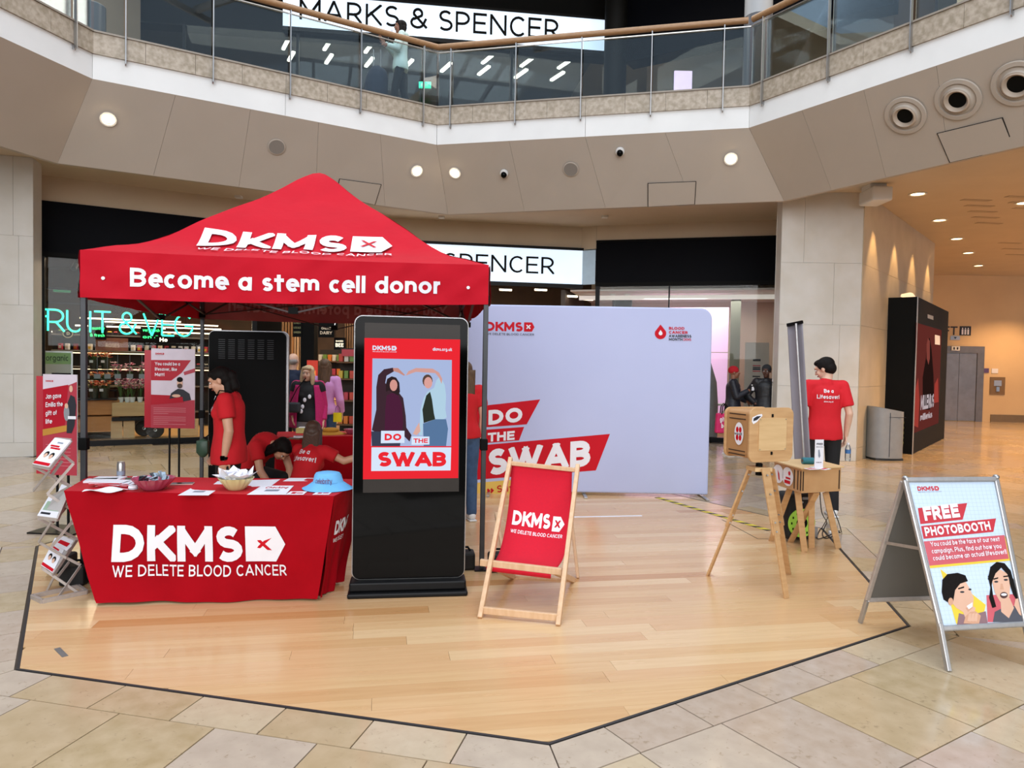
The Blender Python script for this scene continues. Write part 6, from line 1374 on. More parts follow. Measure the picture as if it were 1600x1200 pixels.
# the two printed portraits
ap('shirt', [(1495, 976), (1498, 958), (1512, 962), (1540, 955), (1543, 974)], mat('print_check', '#8a6a70', .5), .0018)
ap('neck', [(1504, 955), (1510, 940), (1524, 950), (1520, 965), (1508, 966)], 'skin3', .0020)
ap('hair', [(1471, 925), (1472, 906), (1480, 897), (1496, 895), (1508, 899), (1512, 908), (1500, 912), (1492, 922), (1489, 940), (1482, 942), (1474, 937)], 'hair_black', .0024)
ap('face', [(1484, 938), (1488, 915), (1498, 909), (1508, 908), (1514, 918), (1521, 934), (1520, 948), (1514, 956), (1504, 956), (1494, 950)], 'skin3', .0022)
ap('ear', oval(1485, 940, 4, 6), 'skin', .0026); ap('mouth', [(1510, 947), (1519, 941), (1519, 948), (1513, 952)], 'white_print', .0026); ap('eye', oval(1503, 925, 3.5, 1.5), 'ink', .0026); ap('eye', oval(1515, 921, 2.5, 1.5), 'ink', .0026); ap('brow', [(1496, 919), (1506, 916), (1506, 918.5), (1497, 921)], 'hair_black', .0026)
ap('hand', [(1505, 974), (1508, 963), (1516, 956), (1524, 955), (1532, 962), (1529, 975)], 'skin', .0030)
for k in range(3): ap('finger', [(1511 + k * 5, 970), (1513 + k * 5, 959), (1517 + k * 5, 958), (1516 + k * 5, 971)], 'skin3', .0034)
ap('hair', [(1543, 905), (1547, 886), (1557, 878), (1569, 880), (1579, 892), (1583, 908), (1579, 912), (1574, 898), (1564, 887), (1555, 896), (1549, 911)], 'hair_black', .0028)
ap('hair_lock', [(1543, 900), (1551, 897), (1549, 915), (1551, 930), (1556, 948), (1550, 950), (1545, 934), (1547, 918)], 'hair_black', .0032); ap('hair_lock', [(1575, 895), (1583, 905), (1586, 918), (1593, 932), (1588, 938), (1582, 928), (1577, 912)], 'hair_black', .0032)
ap('nose', [(1563, 912), (1566, 912), (1568, 921), (1562, 921)], 'skin', .0030); ap('eyebrow', [(1551, 904), (1559, 902), (1559, 904), (1552, 906)], 'hair_black', .0036); ap('eyebrow', [(1567, 900), (1575, 899), (1575, 901), (1567, 902)], 'hair_black', .0036)
ap('beard_shade', [(1508, 950), (1520, 946), (1519, 950), (1512, 956)], 'skin', .0024)
ap('top_grey', [(1551, 972), (1554, 956), (1566, 950), (1590, 946), (1599, 960), (1599, 972)], mat('print_grey', '#4d4f5a', .5), .0018)
ap('neck', [(1563, 940), (1577, 934), (1584, 950), (1576, 966), (1564, 956)], 'skin3', .0020)
ap('face', [(1549, 905), (1553, 894), (1563, 890), (1573, 896), (1578, 912), (1577, 932), (1570, 944), (1562, 940), (1554, 926)], 'skin3', .0024)
ap('eye', oval(1556, 909, 3.2, 1.5), 'ink', .0030); ap('eye', oval(1571, 906, 3.2, 1.5), 'ink', .0030); ap('mouth', oval(1568, 930, 6, 5), 'lips_dark', .0030); ap('teeth', oval(1568, 929, 4.5, 2), 'white_print', .0034)
ap('hand', [(1584, 946), (1586, 936), (1594, 934), (1601, 940), (1601, 966), (1592, 960)], 'skin3', .0034)

# ================================================================== ADVERTISING CABINET AND BIN
ad = thing('advert_cabinet', 'tall black advertising cabinet with a dark red lit poster by the stone pier', 'advertising display', (7.86, 13.86, 0))
c0 = V((7.86, 13.86, 0)); c1 = V((10.56, 17.27, 0)); ea = (c1 - c0).normalized(); na_ = V((ea.y, -ea.x, 0)); HA = 3.08; GF = Frame(c0, ea, (0, 0, 1)); GF.n = na_; LA = (c1 - c0).length
MB().prism([c0 - na_ * .03, c1 - na_ * .03, c1 - na_ * .74, c0 - na_ * .74], (0, 0, HA)).build('cabinet', M['black_matt'], ad, world=True)
MB().prism([c0, c1, c1 - na_ * .03, c0 - na_ * .03], (0, 0, HA)).build('front_frame', M['black_matt'], ad, world=True)
MB().prism([c0 - ea * .02, c0 + ea * .05, c0 + ea * .05 + na_ * .01, c0 - ea * .02 + na_ * .01], (0, 0, HA)).build('edge_strip', M['alu'], ad, world=True)
def gpx(x, y): q = onplane(x, y, c0, na_) - c0; return q.dot(ea), q.z
def gp(nm, pts, m, c): mb = MB(); mb.add([GF(*gpx(x, y), c) for x, y in pts], [tuple(range(len(pts)))]); mb.build(nm, m, ad, world=True)
gp('poster', [(1427.5, 677), (1431, 504), (1471, 516), (1466, 661)], em('ad_red', '#5c2622', 1), .004)
gp('poster_figure', [(1441, 640), (1441, 590), (1446, 560), (1449, 530), (1452, 528), (1455, 545), (1458, 585), (1459, 630), (1452, 640)], em('ad_dark', '#1c0c0c', 1), .007)
gp('poster_face', [(1447, 560), (1447, 538), (1449, 528), (1452, 533), (1452, 560), (1450, 570)], em('ad_skin', '#7c3c34', 1), .010)
gp('poster_glow', [(1427, 665), (1428, 615), (1434, 590), (1436, 625), (1434, 668)], em('ad_glow', '#9a3830', 1), .007); gp('poster_glow', [(1458, 630), (1460, 600), (1465, 590), (1466, 628)], MATS['pic_ad_glow'] if 'pic_ad_glow' in MATS else MATS['ad_glow'], .007)
gp('white_label', [(1460, 523), (1468, 525), (1468, 539), (1460, 538)], M['paper'], .010); gp('name_plate', [(1449, 491), (1458, 494), (1458, 500), (1449, 497)], M['alu'], .005)
a, b = gpx(1437, 650); a1, _ = gpx(1458, 645)
mb = MB(); put_text(mb, GF, 'MILLENIUS', a, b + .12, .3, width=(a1 - a) * .95, t=.24, gap=.05, c=.012); put_text(mb, GF, 'milllenius', a, b - .10, .14, width=(a1 - a) * .85, t=.24, gap=.05, c=.012); mb.build('poster_lettering', em('ad_white', '#B8A8AC', 1), ad, world=True, kind='stuff')
p = at(1423, 464, 14.1); t = thing('paper_scrap', 'crumpled white paper lying on top of the advertising cabinet', 'paper', (p.x, p.y, HA)); MB().prism([(-.15, 0, 0), (.12, 0, 0), (.1, .1, .1), (-.08, .1, .06)], (0, .1, .03)).build('sheet', M['paper'], t)
bn = thing('litter_bin', 'rounded grey litter bin with a sloped top beside the advertising cabinet', 'bin', (6.88, 13.05, 0))
mb = MB(); n = 28; pr_ = []
for i in range(n):
    a = 2 * math.pi * i / n; pr_.append((.29 * math.copysign(abs(math.cos(a)) ** .7, math.cos(a)), .24 * math.copysign(abs(math.sin(a)) ** .7, math.sin(a))))
mb.add([(x, y, .04) for x, y in pr_] + [(x, y, .98 - .1 * (x + .29) / .58) for x, y in pr_], [tuple(range(n - 1, -1, -1)), tuple(range(n, 2 * n))] + [(i, (i + 1) % n, n + (i + 1) % n, n + i) for i in range(n)])
mb.build('bin_body', mat('bin_grey', '#8f9294', .45, c2='#85888a'), bn, smooth=True)
mb = MB(); mb.add([(x * .8, y * .6, .985 - .1 * (x * .8 + .29) / .58) for x, y in pr_], [tuple(range(n))]); mb.build('opening', M['black_matt'], bn)
mb = MB(); mb.box((0, 0, .02), (.5, .4, .04)); mb.build('plinth', M['dark_metal'], bn); MB().box((-.03, -.243, .47), (.006, .008, .8)).build('door_joint', M['ink'], bn); MB().box((.1, -.238, .79), (.3, .01, .006)).build('lid_joint', M['ink'], bn)
f = Frame((.205, -.235, 0), (.55, .83, 0), (0, 0, 1)); mb = MB()
for k in range(5): put_poly(mb, f, [(0, .3 + k * .09), (.05, .33 + k * .09), (.02, .37 + k * .09)], .012)
mb.build('green_lettering', mat('bin_green', '#9fb84a', .5), bn, kind='stuff')
# ================================================================== PEOPLE
def Rxyz(y=0, p=0, r=0): return Matrix.Rotation(y, 3, 'Z') @ Matrix.Rotation(p, 3, 'X') @ Matrix.Rotation(r, 3, 'Y')
def hand(mb, w, d, up, s, side, curl=.5):
    """palm and five separate fingers; w wrist, d pointing direction, up = back of the hand, side = towards the thumb"""
    d = d.normalized(); up = (up - d * up.dot(d)).normalized(); th = up.cross(d) * side
    R = Matrix((th, d, up)).transposed(); mb.ell(w + d * .045 * s, (.04 * s, .052 * s, .016 * s), R)
    for k, L in enumerate((.068, .078, .072, .056)):
        b = w + d * .082 * s + th * (.030 - .0205 * k) * s; dd = d.copy(); rr = .0088 * s
        for j, f in enumerate((.45, .32, .23)):
            dd = (dd - up * curl * (.35 + .35 * j)).normalized(); e = b + dd * L * f * s * 1.05; mb.cap(b, e, rr, rr * .93, 8); b = e; rr *= .93
    b = w + d * .022 * s + th * .034 * s; dd = (d * .75 + th * .75 - up * curl * .3).normalized(); e = b + dd * .036 * s; mb.cap(b, e, .0115 * s, .0105 * s, 8); dd = (d + th * .1 - up * curl * .5).normalized(); mb.cap(e, e + dd * .028 * s, .0100 * s, .009 * s, 8)
def person(label, loc, yaw, h, top='tee', legs='denim', skin='skin', hair=('short', 'hair_black'), sleeve=.55, pose={}, head=(0, 0, 0), vox=.008, fat=1.0, fem=False, hem=0, shoes='black_cloth', face=True, curl=(.5, .5), handd=(None, None), flare=1.0, extra=None, inner=None, legmat=None, group=None, topvox=None):
    s = h / 1.75; J = dict(pelvis=(0, 0, .95), waist=(0, 0, 1.09), chest=(0, 0, 1.30), neck=(0, .005, 1.47), head=(0, -.015, 1.625),
        shL=(.175, 0, 1.425), elL=(.215, .03, 1.14), haL=(.205, -.05, .90), shR=(-.175, 0, 1.425), elR=(-.215, .03, 1.14), haR=(-.205, -.05, .90),
        hiL=(.09, 0, .92), knL=(.10, -.015, .50), anL=(.10, .03, .085), hiR=(-.09, 0, .92), knR=(-.10, -.015, .50), anR=(-.10, .03, .085), footL=None, footR=None)
    J.update(pose); J = {k: (V(v) * s if v is not None else None) for k, v in J.items()}
    t = thing('person', label, 'person', loc, yaw, group)
    hd = J['head']; HR = Rxyz(*head)
    sp = (J['neck'] - J['pelvis']).normalized(); sx = (J['shL'] - J['shR']); sx = (sx - sp * sx.dot(sp)).normalized(); sy = sp.cross(sx); TR = Matrix((sx, sy, sp)).transposed()
    hx = (J['hiL'] - J['hiR']).normalized(); hy = sp.cross(hx).normalized(); PR = Matrix((hx, hy, hx.cross(hy))).transposed()
    sw = .92 if fem else 1.0
    def torso(mb, g=0.0):
        mb.ell(J['pelvis'], (.158 * fat * s + g, .112 * fat * s + g, .115 * s + g), PR, 20, 12); mb.ell(J['waist'], (.135 * fat * s * sw + g, .098 * fat * s + g, .13 * s + g), TR, 20, 12)
        mb.ell(J['chest'], (.160 * fat * s * sw + g, .108 * fat * s + g, .155 * s + g), TR, 20, 12)
        if fem:
            for q in (-1, 1): mb.ell(J['chest'] + TR @ V((.065 * q * s, -.075 * s, -.015 * s)), (.06 * s + g * .6,) * 3)
        mb.cap(J['shL'] - sx * .02 * s, J['shR'] + sx * .02 * s, .052 * s + g, .052 * s + g); mb.cap(J['neck'] - sp * .03 * s, (J['shL'] + J['shR']) / 2, .06 * s + g * .3, .075 * s + g)
    mb = MB(); torso(mb)
    mb.cap(J['neck'] - sp * .02, hd + HR @ V((0, .018, -.06)) * s, .056 * s * (.9 if fem else 1.05), .05 * s)
    for q, r in (((0, .014, .032), (.076, .096, .088)), ((0, -.028, -.04), (.056, .064, .076)), ((0, -.062, -.095), (.024, .022, .018)), ((.034, -.062, -.024), (.027, .026, .03)), ((-.034, -.062, -.024), (.027, .026, .03)), ((0, -.075, .04), (.052, .024, .02)),
                 ((.0785, .008, -.004), (.010, .02, .031)), ((-.0785, .008, -.004), (.010, .02, .031))): mb.ell(hd + HR @ V(q) * s, tuple(x * s for x in r), HR, 16, 12)
    mb.cap(hd + HR @ V((0, -.093, .018)) * s, hd + HR @ V((0, -.110, -.020)) * s, .008 * s, .0125 * s, 8)
    for q in (-1, 1): mb.ell(hd + HR @ V((.009 * q, -.102, -.024)) * s, .0085 * s)
    for S_, cu, hdn, sd in (('L', curl[0], handd[0], 1), ('R', curl[1], handd[1], -1)):
        a, b, c = J['sh' + S_], J['el' + S_], J['ha' + S_]; mb.cap(a, b, .050 * s * fat, .038 * s * fat); mb.cap(b, b.lerp(c, .35), .040 * s * fat, .038 * s * fat); mb.cap(b.lerp(c, .35), c, .038 * s * fat, .025 * s)
        dd = V(hdn[0]) if hdn else (c - b).normalized(); up = V(hdn[1]) if hdn else V((sd, 0, 0)); hand(mb, c, dd, up, s * .98, sd if not hdn or len(hdn) < 3 else hdn[2], cu)
        a, b, c = J['hi' + S_], J['kn' + S_], J['an' + S_]; mb.cap(a, b, .082 * s * fat, .055 * s); mb.cap(b, b.lerp(c, .3), .056 * s, .056 * s * fat); mb.cap(b.lerp(c, .3), c, .056 * s * fat, .036 * s)
        f = J['foot' + S_] if J['foot' + S_] is not None else V((0, -1, 0)); f = f.normalized(); mb.cap(c + V((0, 0, -.035 * s)), c + f * .15 * s + V((0, 0, -.055 * s)), .036 * s, .026 * s)
    mb.build('body', M[skin], t, remesh=vox, relax=3)
    # top
    tv = topvox or max(.011, vox * 1.3)
    g = .014; mb = MB()
    mb.ell(J['chest'] + TR @ V((0, 0, .04 * s)), (.160 * fat * s * sw + g, .112 * fat * s + g, .11 * s + g), TR, 24, 14)
    if fem:
        for q in (-1, 1): mb.ell(J['chest'] + TR @ V((.065 * q * s, -.078 * s, -.015 * s)), (.062 * s + g * .7,) * 3)
    mb.cap(J['shL'] - sx * .012 * s, J['shR'] + sx * .012 * s, .054 * s + g, .054 * s + g); mb.cap(J['neck'] - sp * .055 * s, (J['shL'] + J['shR']) / 2, .062 * s + g * .2, .08 * s + g)
    # hem: elliptical tube from waist down past the pelvis
    dn = (J['pelvis'] - J['waist']).normalized(); e0 = J['chest'] + TR @ V((0, 0, .05 * s)); e1 = J['waist']; e2 = J['pelvis'] + dn * (.04 + hem) * s; n = 28; vs = []; TQ = TR.to_quaternion(); PQ = PR.to_quaternion()
    for k in range(9):
        u = k / 8; c = e0.lerp(e1, u * 2) if u < .5 else e1.lerp(e2, u * 2 - 1); wq = (.163, .160, .155, .152, .152, .160, .170, .177, .178)[k] - ((0, .006, .014, .018, .016, .008, 0, 0, 0)[k] if fem else 0); rx = wq * fat * s + g; ry = (.114, .115, .114, .112, .112, .120, .130, .134, .134)[k] * fat * s + g
        if fem: rx *= (.93, .93, .93, .94, .96, .98, 1, 1, 1)[k]
        QR = TQ.slerp(PQ, u).to_matrix()
        vs += [c + QR @ V((rx * math.cos(2 * math.pi * i / n) * (1 + .014 * math.sin(i * 1.9 + k)), ry * math.sin(2 * math.pi * i / n) * (1 + .012 * math.sin(i * 2.3 + k)), .006 * math.sin(i * 1.3) * (k == 8))) for i in range(n)]
    mb.add(vs, [(k * n + i, k * n + (i + 1) % n, (k + 1) * n + (i + 1) % n, (k + 1) * n + i) for k in range(8) for i in range(n)] + [tuple(range(n - 1, -1, -1)), tuple(range(8 * n, 9 * n))])
    for S_ in 'LR':
        a, b, c = J['sh' + S_], J['el' + S_], J['ha' + S_]; mb.ell(a, (.056 * s * fat + g))
        if sleeve < 1: mb.cyl(a, a.lerp(b, sleeve), .058 * s * fat + g * .8, .060 * s * fat + g * .8, 16)
        else: mb.cap(a, b, .054 * s * fat + g, .047 * s * fat + g); mb.cyl(b, b.lerp(c, sleeve - 1), .047 * s * fat + g, .036 * s + g, 16)
    J['_top'] = mb.build('top', M[top], t, remesh=tv, relax=5)
    # trousers
    mb = MB(); g = .012; mb.ell(J['pelvis'] + V((0, 0, -.01)), (.160 * fat * s + g, .116 * fat * s + g, .12 * s + g), PR, 20, 12)
    for S_ in 'LR':
        a, b, c = J['hi' + S_], J['kn' + S_], J['an' + S_]; mb.cap(a, b, .086 * s * fat + g, .058 * s + g); mb.cyl(b, c + (c - b).normalized() * .02 * s, .060 * s + g, .045 * s + g, 18)
    mb.build('trousers', M[legs], t, remesh=max(.012, vox * 1.4), relax=4)
    for S_ in 'LR':
        c = J['an' + S_]; f = (J['foot' + S_] if J['foot' + S_] is not None else V((0, -1, 0))).normalized(); mb = MB()
        mb.cap(c + V((0, 0, -.03 * s)) - f * .02, c + f * .15 * s + V((0, 0, -.045 * s)), .046 * s, .036 * s); sh = mb.build('shoe', M[shoes], t, remesh=.012, relax=3)
        R = Matrix((V((-f.y, f.x, 0)), f, V((0, 0, 1)))).transposed(); MB().box(c + f * .06 * s + V((0, 0, -.074 * s)), (.085 * s, .27 * s, .018 * s), R=R).build('sole', M['white_shoe'] if shoes != 'black_cloth' else M['rubber'], sh, bevel=.006)
    # face
    if face:
        for q in (-1, 1):
            e = MB().ell(hd + HR @ V((.031 * q, -.083, .012)) * s, (.0135 * s, .009 * s, .0075 * s), HR).build('eye', M['eye_white'], t, smooth=True)
            MB().ell(hd + HR @ V((.031 * q, -.0905, .012)) * s, (.006 * s, .004 * s, .006 * s), HR, 10, 6).build('iris', M['eye_dark'], e, smooth=True)
            MB().ell(hd + HR @ V((.032 * q, -.088, .031)) * s, (.017 * s, .006 * s, .0035 * s), HR @ Matrix.Rotation(-.12 * q, 3, 'Y'), 10, 6).build('eyebrow', M[hair[1]] if hair[1] in M else M['hair_brown'], t, smooth=True)
        MB().ell(hd + HR @ V((0, -.0965, -.052)) * s, (.023 * s, .007 * s, .0072 * s), HR).build('mouth', M['lips_dark' if skin in ('skin2', 'skin4') else 'lips'], t, smooth=True)
    # hair
    st, hm = hair; mb = MB(); K = lambda q, r, R=HR: mb.ell(hd + HR @ V(q) * s, tuple(x * s for x in r), R, 18, 12)
    if st in ('short', 'tied', 'long', 'bob', 'crop'):
        K((0, .026, .046), (.086, .100, .086)); K((0, .055, -.005), (.078, .07, .075))
        K((.0, -.03, .088), (.062, .06, .035))
    if st == 'short': K((.012, -.040, .088), (.052, .038, .030)); K((0, .06, .07), (.06, .05, .05)); K((.07, .01, .04), (.02, .05, .05)); K((-.07, .01, .04), (.02, .05, .05))
    if st == 'bald': K((0, .05, .0), (.079, .066, .055))
    if st == 'tied': K((0, .115, .0), (.05, .05, .06)); mb.cap(hd + HR @ V((0, .11, -.01)) * s, hd + V((HR @ V((0, .10, -.10))).to_tuple()) * s, .045 * s, .05 * s); mb.cap(hd + HR @ V((.03, .06, -.06)) * s, hd + (HR @ V((.05, .03, -.15))) * s, .04 * s, .035 * s)
    if st == 'long':
        for x in (-.06, -.03, 0, .03, .06): mb.cap(hd + HR @ V((x, .06, -.02)) * s, hd + HR @ V((x * 1.1, .085, -.30 + abs(x))) * s, .034 * s, .026 * s)
        for q in (-1, 1): mb.cap(hd + HR @ V((.072 * q, .0, .04)) * s, hd + HR @ V((.08 * q, .02, -.16)) * s, .026 * s, .03 * s)
    if st == 'bob':
        for q in (-1, 1):
            mb.cap(hd + HR @ V((.068 * q, -.02, .06)) * s, hd + HR @ V((.082 * q, -.02, -.06)) * s, .03 * s, .034 * s); mb.cap(hd + HR @ V((.082 * q, -.02, -.06)) * s, hd + HR @ V((.085 * q, -.015, -.15)) * s, .034 * s, .03 * s)
            mb.cap(hd + HR @ V((.05 * q, .05, -.02)) * s, hd + HR @ V((.06 * q, .05, -.15)) * s, .04 * s, .035 * s)
        K((.03, -.062, .085), (.045, .03, .025)); K((-.03, -.062, .085), (.045, .03, .025))
    if st == 'beanie':
        K((0, .02, .05), (.089, .105, .088)); K((0, .014, .03), (.092, .106, .035))
    mb.build('beanie' if st == 'beanie' else 'hair', M[hm] if hm in M else MATS[hm], t, remesh=.007, relax=3)
    J['_HR'] = HR; J['_s'] = s; J['_t'] = t; J['_sp'] = sp; J['_sx'] = sx; J['_sy'] = sy
    return J
def tow(J, p): return FRAMES[J['_t'].name] @ V(p)
from mathutils.bvhtree import BVHTree
def back_print(J, lines, m='white_print', z0=.10, w=.26, dy=.148):
    t = J['_t']; s = J['_s']; c = J['chest']; n = J['_sy']; me = J['_top'].data; bv = BVHTree.FromPolygons([v.co[:] for v in me.vertices], [p.vertices[:] for p in me.polygons])
    for (text, wd, dz, hh) in lines:
        W, P = text_faces(text, .17, .13, .4); mb = MB(); sxx = wd / W
        for q in P:
            pts = []
            for a, b in q:
                x = (a * sxx - wd / 2); z = dz + b * hh; q_ = c - J['_sx'] * x + J['_sp'] * z
                hit = bv.ray_cast(q_ + n * .6, -n)[0]; pts.append((hit if hit else q_ + n * .12) + n * .005)
            mb.add(pts, [tuple(range(len(pts)))])
        mb.build('shirt_print', M[m], t, kind='stuff')
red_bean = mat('beanie_red', '#B01020', .9, bump=.4, bscale=80); dk_bean = mat('beanie_charcoal', '#26282c', .9, bump=.4, bscale=80); M['beanie_red'] = red_bean; M['beanie_charcoal'] = dk_bean

# 1 volunteer looking down behind the table
J1 = person('woman in a red t-shirt looking down, standing behind the front table with a smartwatch', (at(358, 700, 6.15).x, 6.15, 0), math.radians(-82), 1.60, 'tee', 'black_cloth', 'skin', ('tied', 'hair_black'), .6,
    pose=dict(head=(0, -.085, 1.585), neck=(0, -.01, 1.46), haL=(.19, .0, .86), elL=(.20, .045, 1.13), shL=(.165, .0, 1.41), shR=(-.165, 0, 1.41), elR=(-.2, -.02, 1.12), haR=(-.14, -.14, .90)), head=(0, .42, 0), vox=.0065, fat=1.10, fem=True, hem=.10, curl=(.35, .5))
w = tow(J1, J1['haL'] + (J1['elL'] - J1['haL']).normalized() * .02); d = (tow(J1, J1['elL']) - tow(J1, J1['haL'])).normalized()
t = thing('smartwatch', 'black smartwatch on the wrist of the woman in red behind the table', 'watch', w); MB().cyl(w - d * .012, w + d * .012, .034, .035, 20).build('strap', M['black_matt'], t, world=True); MB().box(w + V((0, -.036, 0)), (.036, .012, .04)).build('case', M['black_gloss'], t, world=True, bevel=.004)
p = at(317, 700, 6.1); t = thing('shoulder_bag', 'small dark green bag hanging in front of the woman behind the table', 'bag', p)
MB().ell(p, (.055, .04, .085)).box(p + V((0, 0, .01)), (.10, .05, .11)).build('bag_body', mat('green_leather', '#2f4a3a', .5, c2='#28412f'), t, world=True, remesh=.008, relax=6)
MB().tube([p + V((0, 0, .07)), tow(J1, (-.02, -.15, 1.0)), tow(J1, (.02, -.155, 1.2)), tow(J1, (.09, -.06, 1.37)), tow(J1, (.1, .06, 1.36))], .006, 6).build('strap', M['black_matt'], t, world=True)
MB().tube([tow(J1, (-.05, -.10, 1.32)), tow(J1, (-.01, -.165, 1.16)), tow(J1, (.05, -.10, 1.32))], .004, 6).build('lanyard', M['white_print'], J1['_t'], world=True)
# 2, 3 volunteers crouching by the rear table
J2 = person('person in a red t-shirt bending down with black hair hanging forward, behind the table', (at(400, 740, 7.3).x, 7.3, 0), math.radians(60), 1.62, 'tee', 'black_cloth', 'skin', ('long', 'hair_black'), .6,
    pose=dict(pelvis=(0, .12, .50), hiL=(.1, .1, .48), hiR=(-.1, .1, .48), waist=(0, .05, .66), chest=(0, -.12, .82), neck=(0, -.27, .86), head=(0, -.40, .80), shL=(.17, -.2, .84), shR=(-.17, -.2, .84), elL=(.2, -.3, .58), haL=(.15, -.42, .38), elR=(-.2, -.3, .58), haR=(-.12, -.42, .36), knL=(.14, -.30, .46), knR=(-.14, -.30, .46), anL=(.12, -.02, .09), anR=(-.12, -.02, .09)), head=(0, 1.1, 0), vox=.012, fat=1.05, fem=True)
back_print(J2, [('BE A', .12, .04, .045)], dy=.15)
J3 = person('woman in a printed red t-shirt crouching at the red rear table, arm reaching right', (at(478, 745, 6.95).x, 6.95, 0), math.radians(165), 1.62, 'tee', 'black_cloth', 'skin', ('long', 'hair_brown'), .6,
    pose=dict(pelvis=(0, .10, .34), hiL=(.1, .08, .34), hiR=(-.1, .08, .34), waist=(0, .05, .50), chest=(-.0, -.06, .70), neck=(0, -.14, .86), head=(.05, -.22, .98), shL=(.16, -.11, .80), shR=(-.16, -.11, .80), elL=(.2, -.3, .66), haL=(.1, -.45, .7), elR=(-.36, -.16, .70), haR=(-.60, -.22, .78), knL=(.16, -.25, .40), knR=(-.16, -.25, .40), anL=(.12, .05, .09), anR=(-.12, .05, .09)), head=(.4, .5, 0), vox=.009, fat=1.0, fem=True)
back_print(J3, [('Be a', .11, .03, .05), ('Lifesaver!', .24, -.04, .05)], dy=.142)
# 4 visitor in pink
J4 = person('blond woman in a pink coat and black top facing forward behind the rear table', (at(481, 640, 9.7).x, 9.7, 0), .12, 1.58, 'black_cloth', 'grey_cloth', 'skin3', ('bob', 'hair_blond'), .3,
    pose=dict(head=(0, -.02, 1.61), elL=(.23, .03, 1.13), haL=(.24, -.06, .9), elR=(-.23, .02, 1.13), haR=(-.2, -.12, .96)), head=(-.25, .05, .05), vox=.0075, fat=1.12, fem=True, hem=.02)
t = J4['_t']; s = J4['_s']
mb = MB(); n = 26
for sd in (-1, 1):      # coat fronts and back: open shell
    pass
def coat(i, j):
    a = math.radians(-58 + 296 * i); z = 1.44 - .64 * j; rx = (.17 + .06 * j + .02 * math.sin(j * 3)) * 1.12; ry = (.125 + .055 * j) * 1.12
    k = 1 + .02 * math.sin(i * 40) * j; return V((rx * k * math.cos(a), ry * k * math.sin(a), z)) * s
MB().grid(coat, 44, 16).build('coat_body', M['pink_coat'], t, smooth=True, solid=.016)
mb = MB()
for S_ in 'LR': a, b, c = J4['sh' + S_], J4['el' + S_], J4['ha' + S_]; mb.cap(a, b, .076 * s, .064 * s); mb.cyl(b, b.lerp(c, .95), .062 * s, .054 * s, 16); mb.ell(b, .062 * s); mb.ell(a + V((0, .01, .0)), .082 * s); mb.cap(a + V((0, .02, .01)) * s, a.lerp(J4['neck'], .55) + V((0, .03, 0)) * s, .078 * s, .06 * s)
mb.build('coat_sleeves', M['pink_coat'], t, remesh=.012, relax=4)
for q, z in ((-.02, 1.22), (.05, 1.27), (-.05, 1.12), (-.07, 1.05)):
    MB().ell((q * s, -.165 * s, z * s), (.022, .006, .03)).build('motif', M['white_print'], t, smooth=True)
p = tow(J4, (-.15, -.17, 1.0)); t = thing('handbag', 'dark grey handbag at the hip of the woman in the pink coat', 'bag', p); MB().box(p, (.17, .08, .14)).build('bag_body', mat('bag_grey', '#2c3036', .6), t, world=True, bevel=.03, seg=4); MB().tube([p + V((-.06, 0, .06)), tow(J4, (-.12, -.155, 1.25)), tow(J4, (.03, -.06, 1.46))], .007, 6).build('strap', M['black_matt'], t, world=True)
# 5 navy man from behind
J5 = person('grey-haired man in a navy jacket seen from behind near the shop entrance', (at(457, 640, 10.8).x, 10.8, 0), math.radians(160), 1.74, 'navy', 'black_cloth', 'skin3', ('bald', 'hair_grey'), 1.95, head=(.3, 0, 0), vox=.010, fat=1.08, hem=.06)
# 6 lilac woman from behind
J6 = person('woman with long brown hair in a lilac top and jeans, seen from behind', (at(507, 640, 10.2).x, 10.2, 0), math.radians(185), 1.66, 'lilac', 'denim', 'skin3', ('long', 'hair_long'), 1.9, pose=dict(elL=(.235, .02, 1.13), haL=(.20, -.12, 1.0), elR=(-.235, .03, 1.13), haR=(-.25, -.05, .92)), vox=.009, fem=True, shoes='white_shoe')
MB().grid(lambda i, j: J6['head'] + V(((i - .5) * (.15 - .04 * j), .075 + .03 * math.sin(i * 3.1) + .03 * j, .06 - .42 * j)) * J6['_s'], 8, 8).build('hair_length', M['hair_long'], J6['_t'], smooth=True, solid=.02)
p = at(527.5, 652, 10.1); t = thing('gift_bag', 'small yellow carrier bag held by the woman in lilac', 'bag', p - V((0, 0, .07))); MB().box((0, 0, .07), (.11, .05, .13)).build('bag_body', mat('bag_yellow', '#E6D400', .5), t); MB().tube([(-.035, 0, .13), (-.03, 0, .2), (.0, 0, .24), (.03, 0, .2), (.035, 0, .13)], .003, 6).build('handle', M['black_matt'], t)
# 7 woman hidden behind the kiosk
J7 = person('long-haired woman in red t-shirt and jeans mostly hidden behind the display kiosk', (at(722, 800, 7.35).x, 7.35, 0), math.radians(200), 1.66, 'tee', 'denim', 'skin3', ('long', 'hair_long'), .6, vox=.010, fem=True, shoes='white_shoe', fat=1.05)
MB().grid(lambda i, j: J7['head'] + V(((i - .5) * (.2 - .02 * j), .085 + .02 * math.sin(i * 3.1) + .02 * j, .03 - .38 * j)) * J7['_s'], 8, 8).build('hair_length', M['hair_long'], J7['_t'], smooth=True, solid=.02)
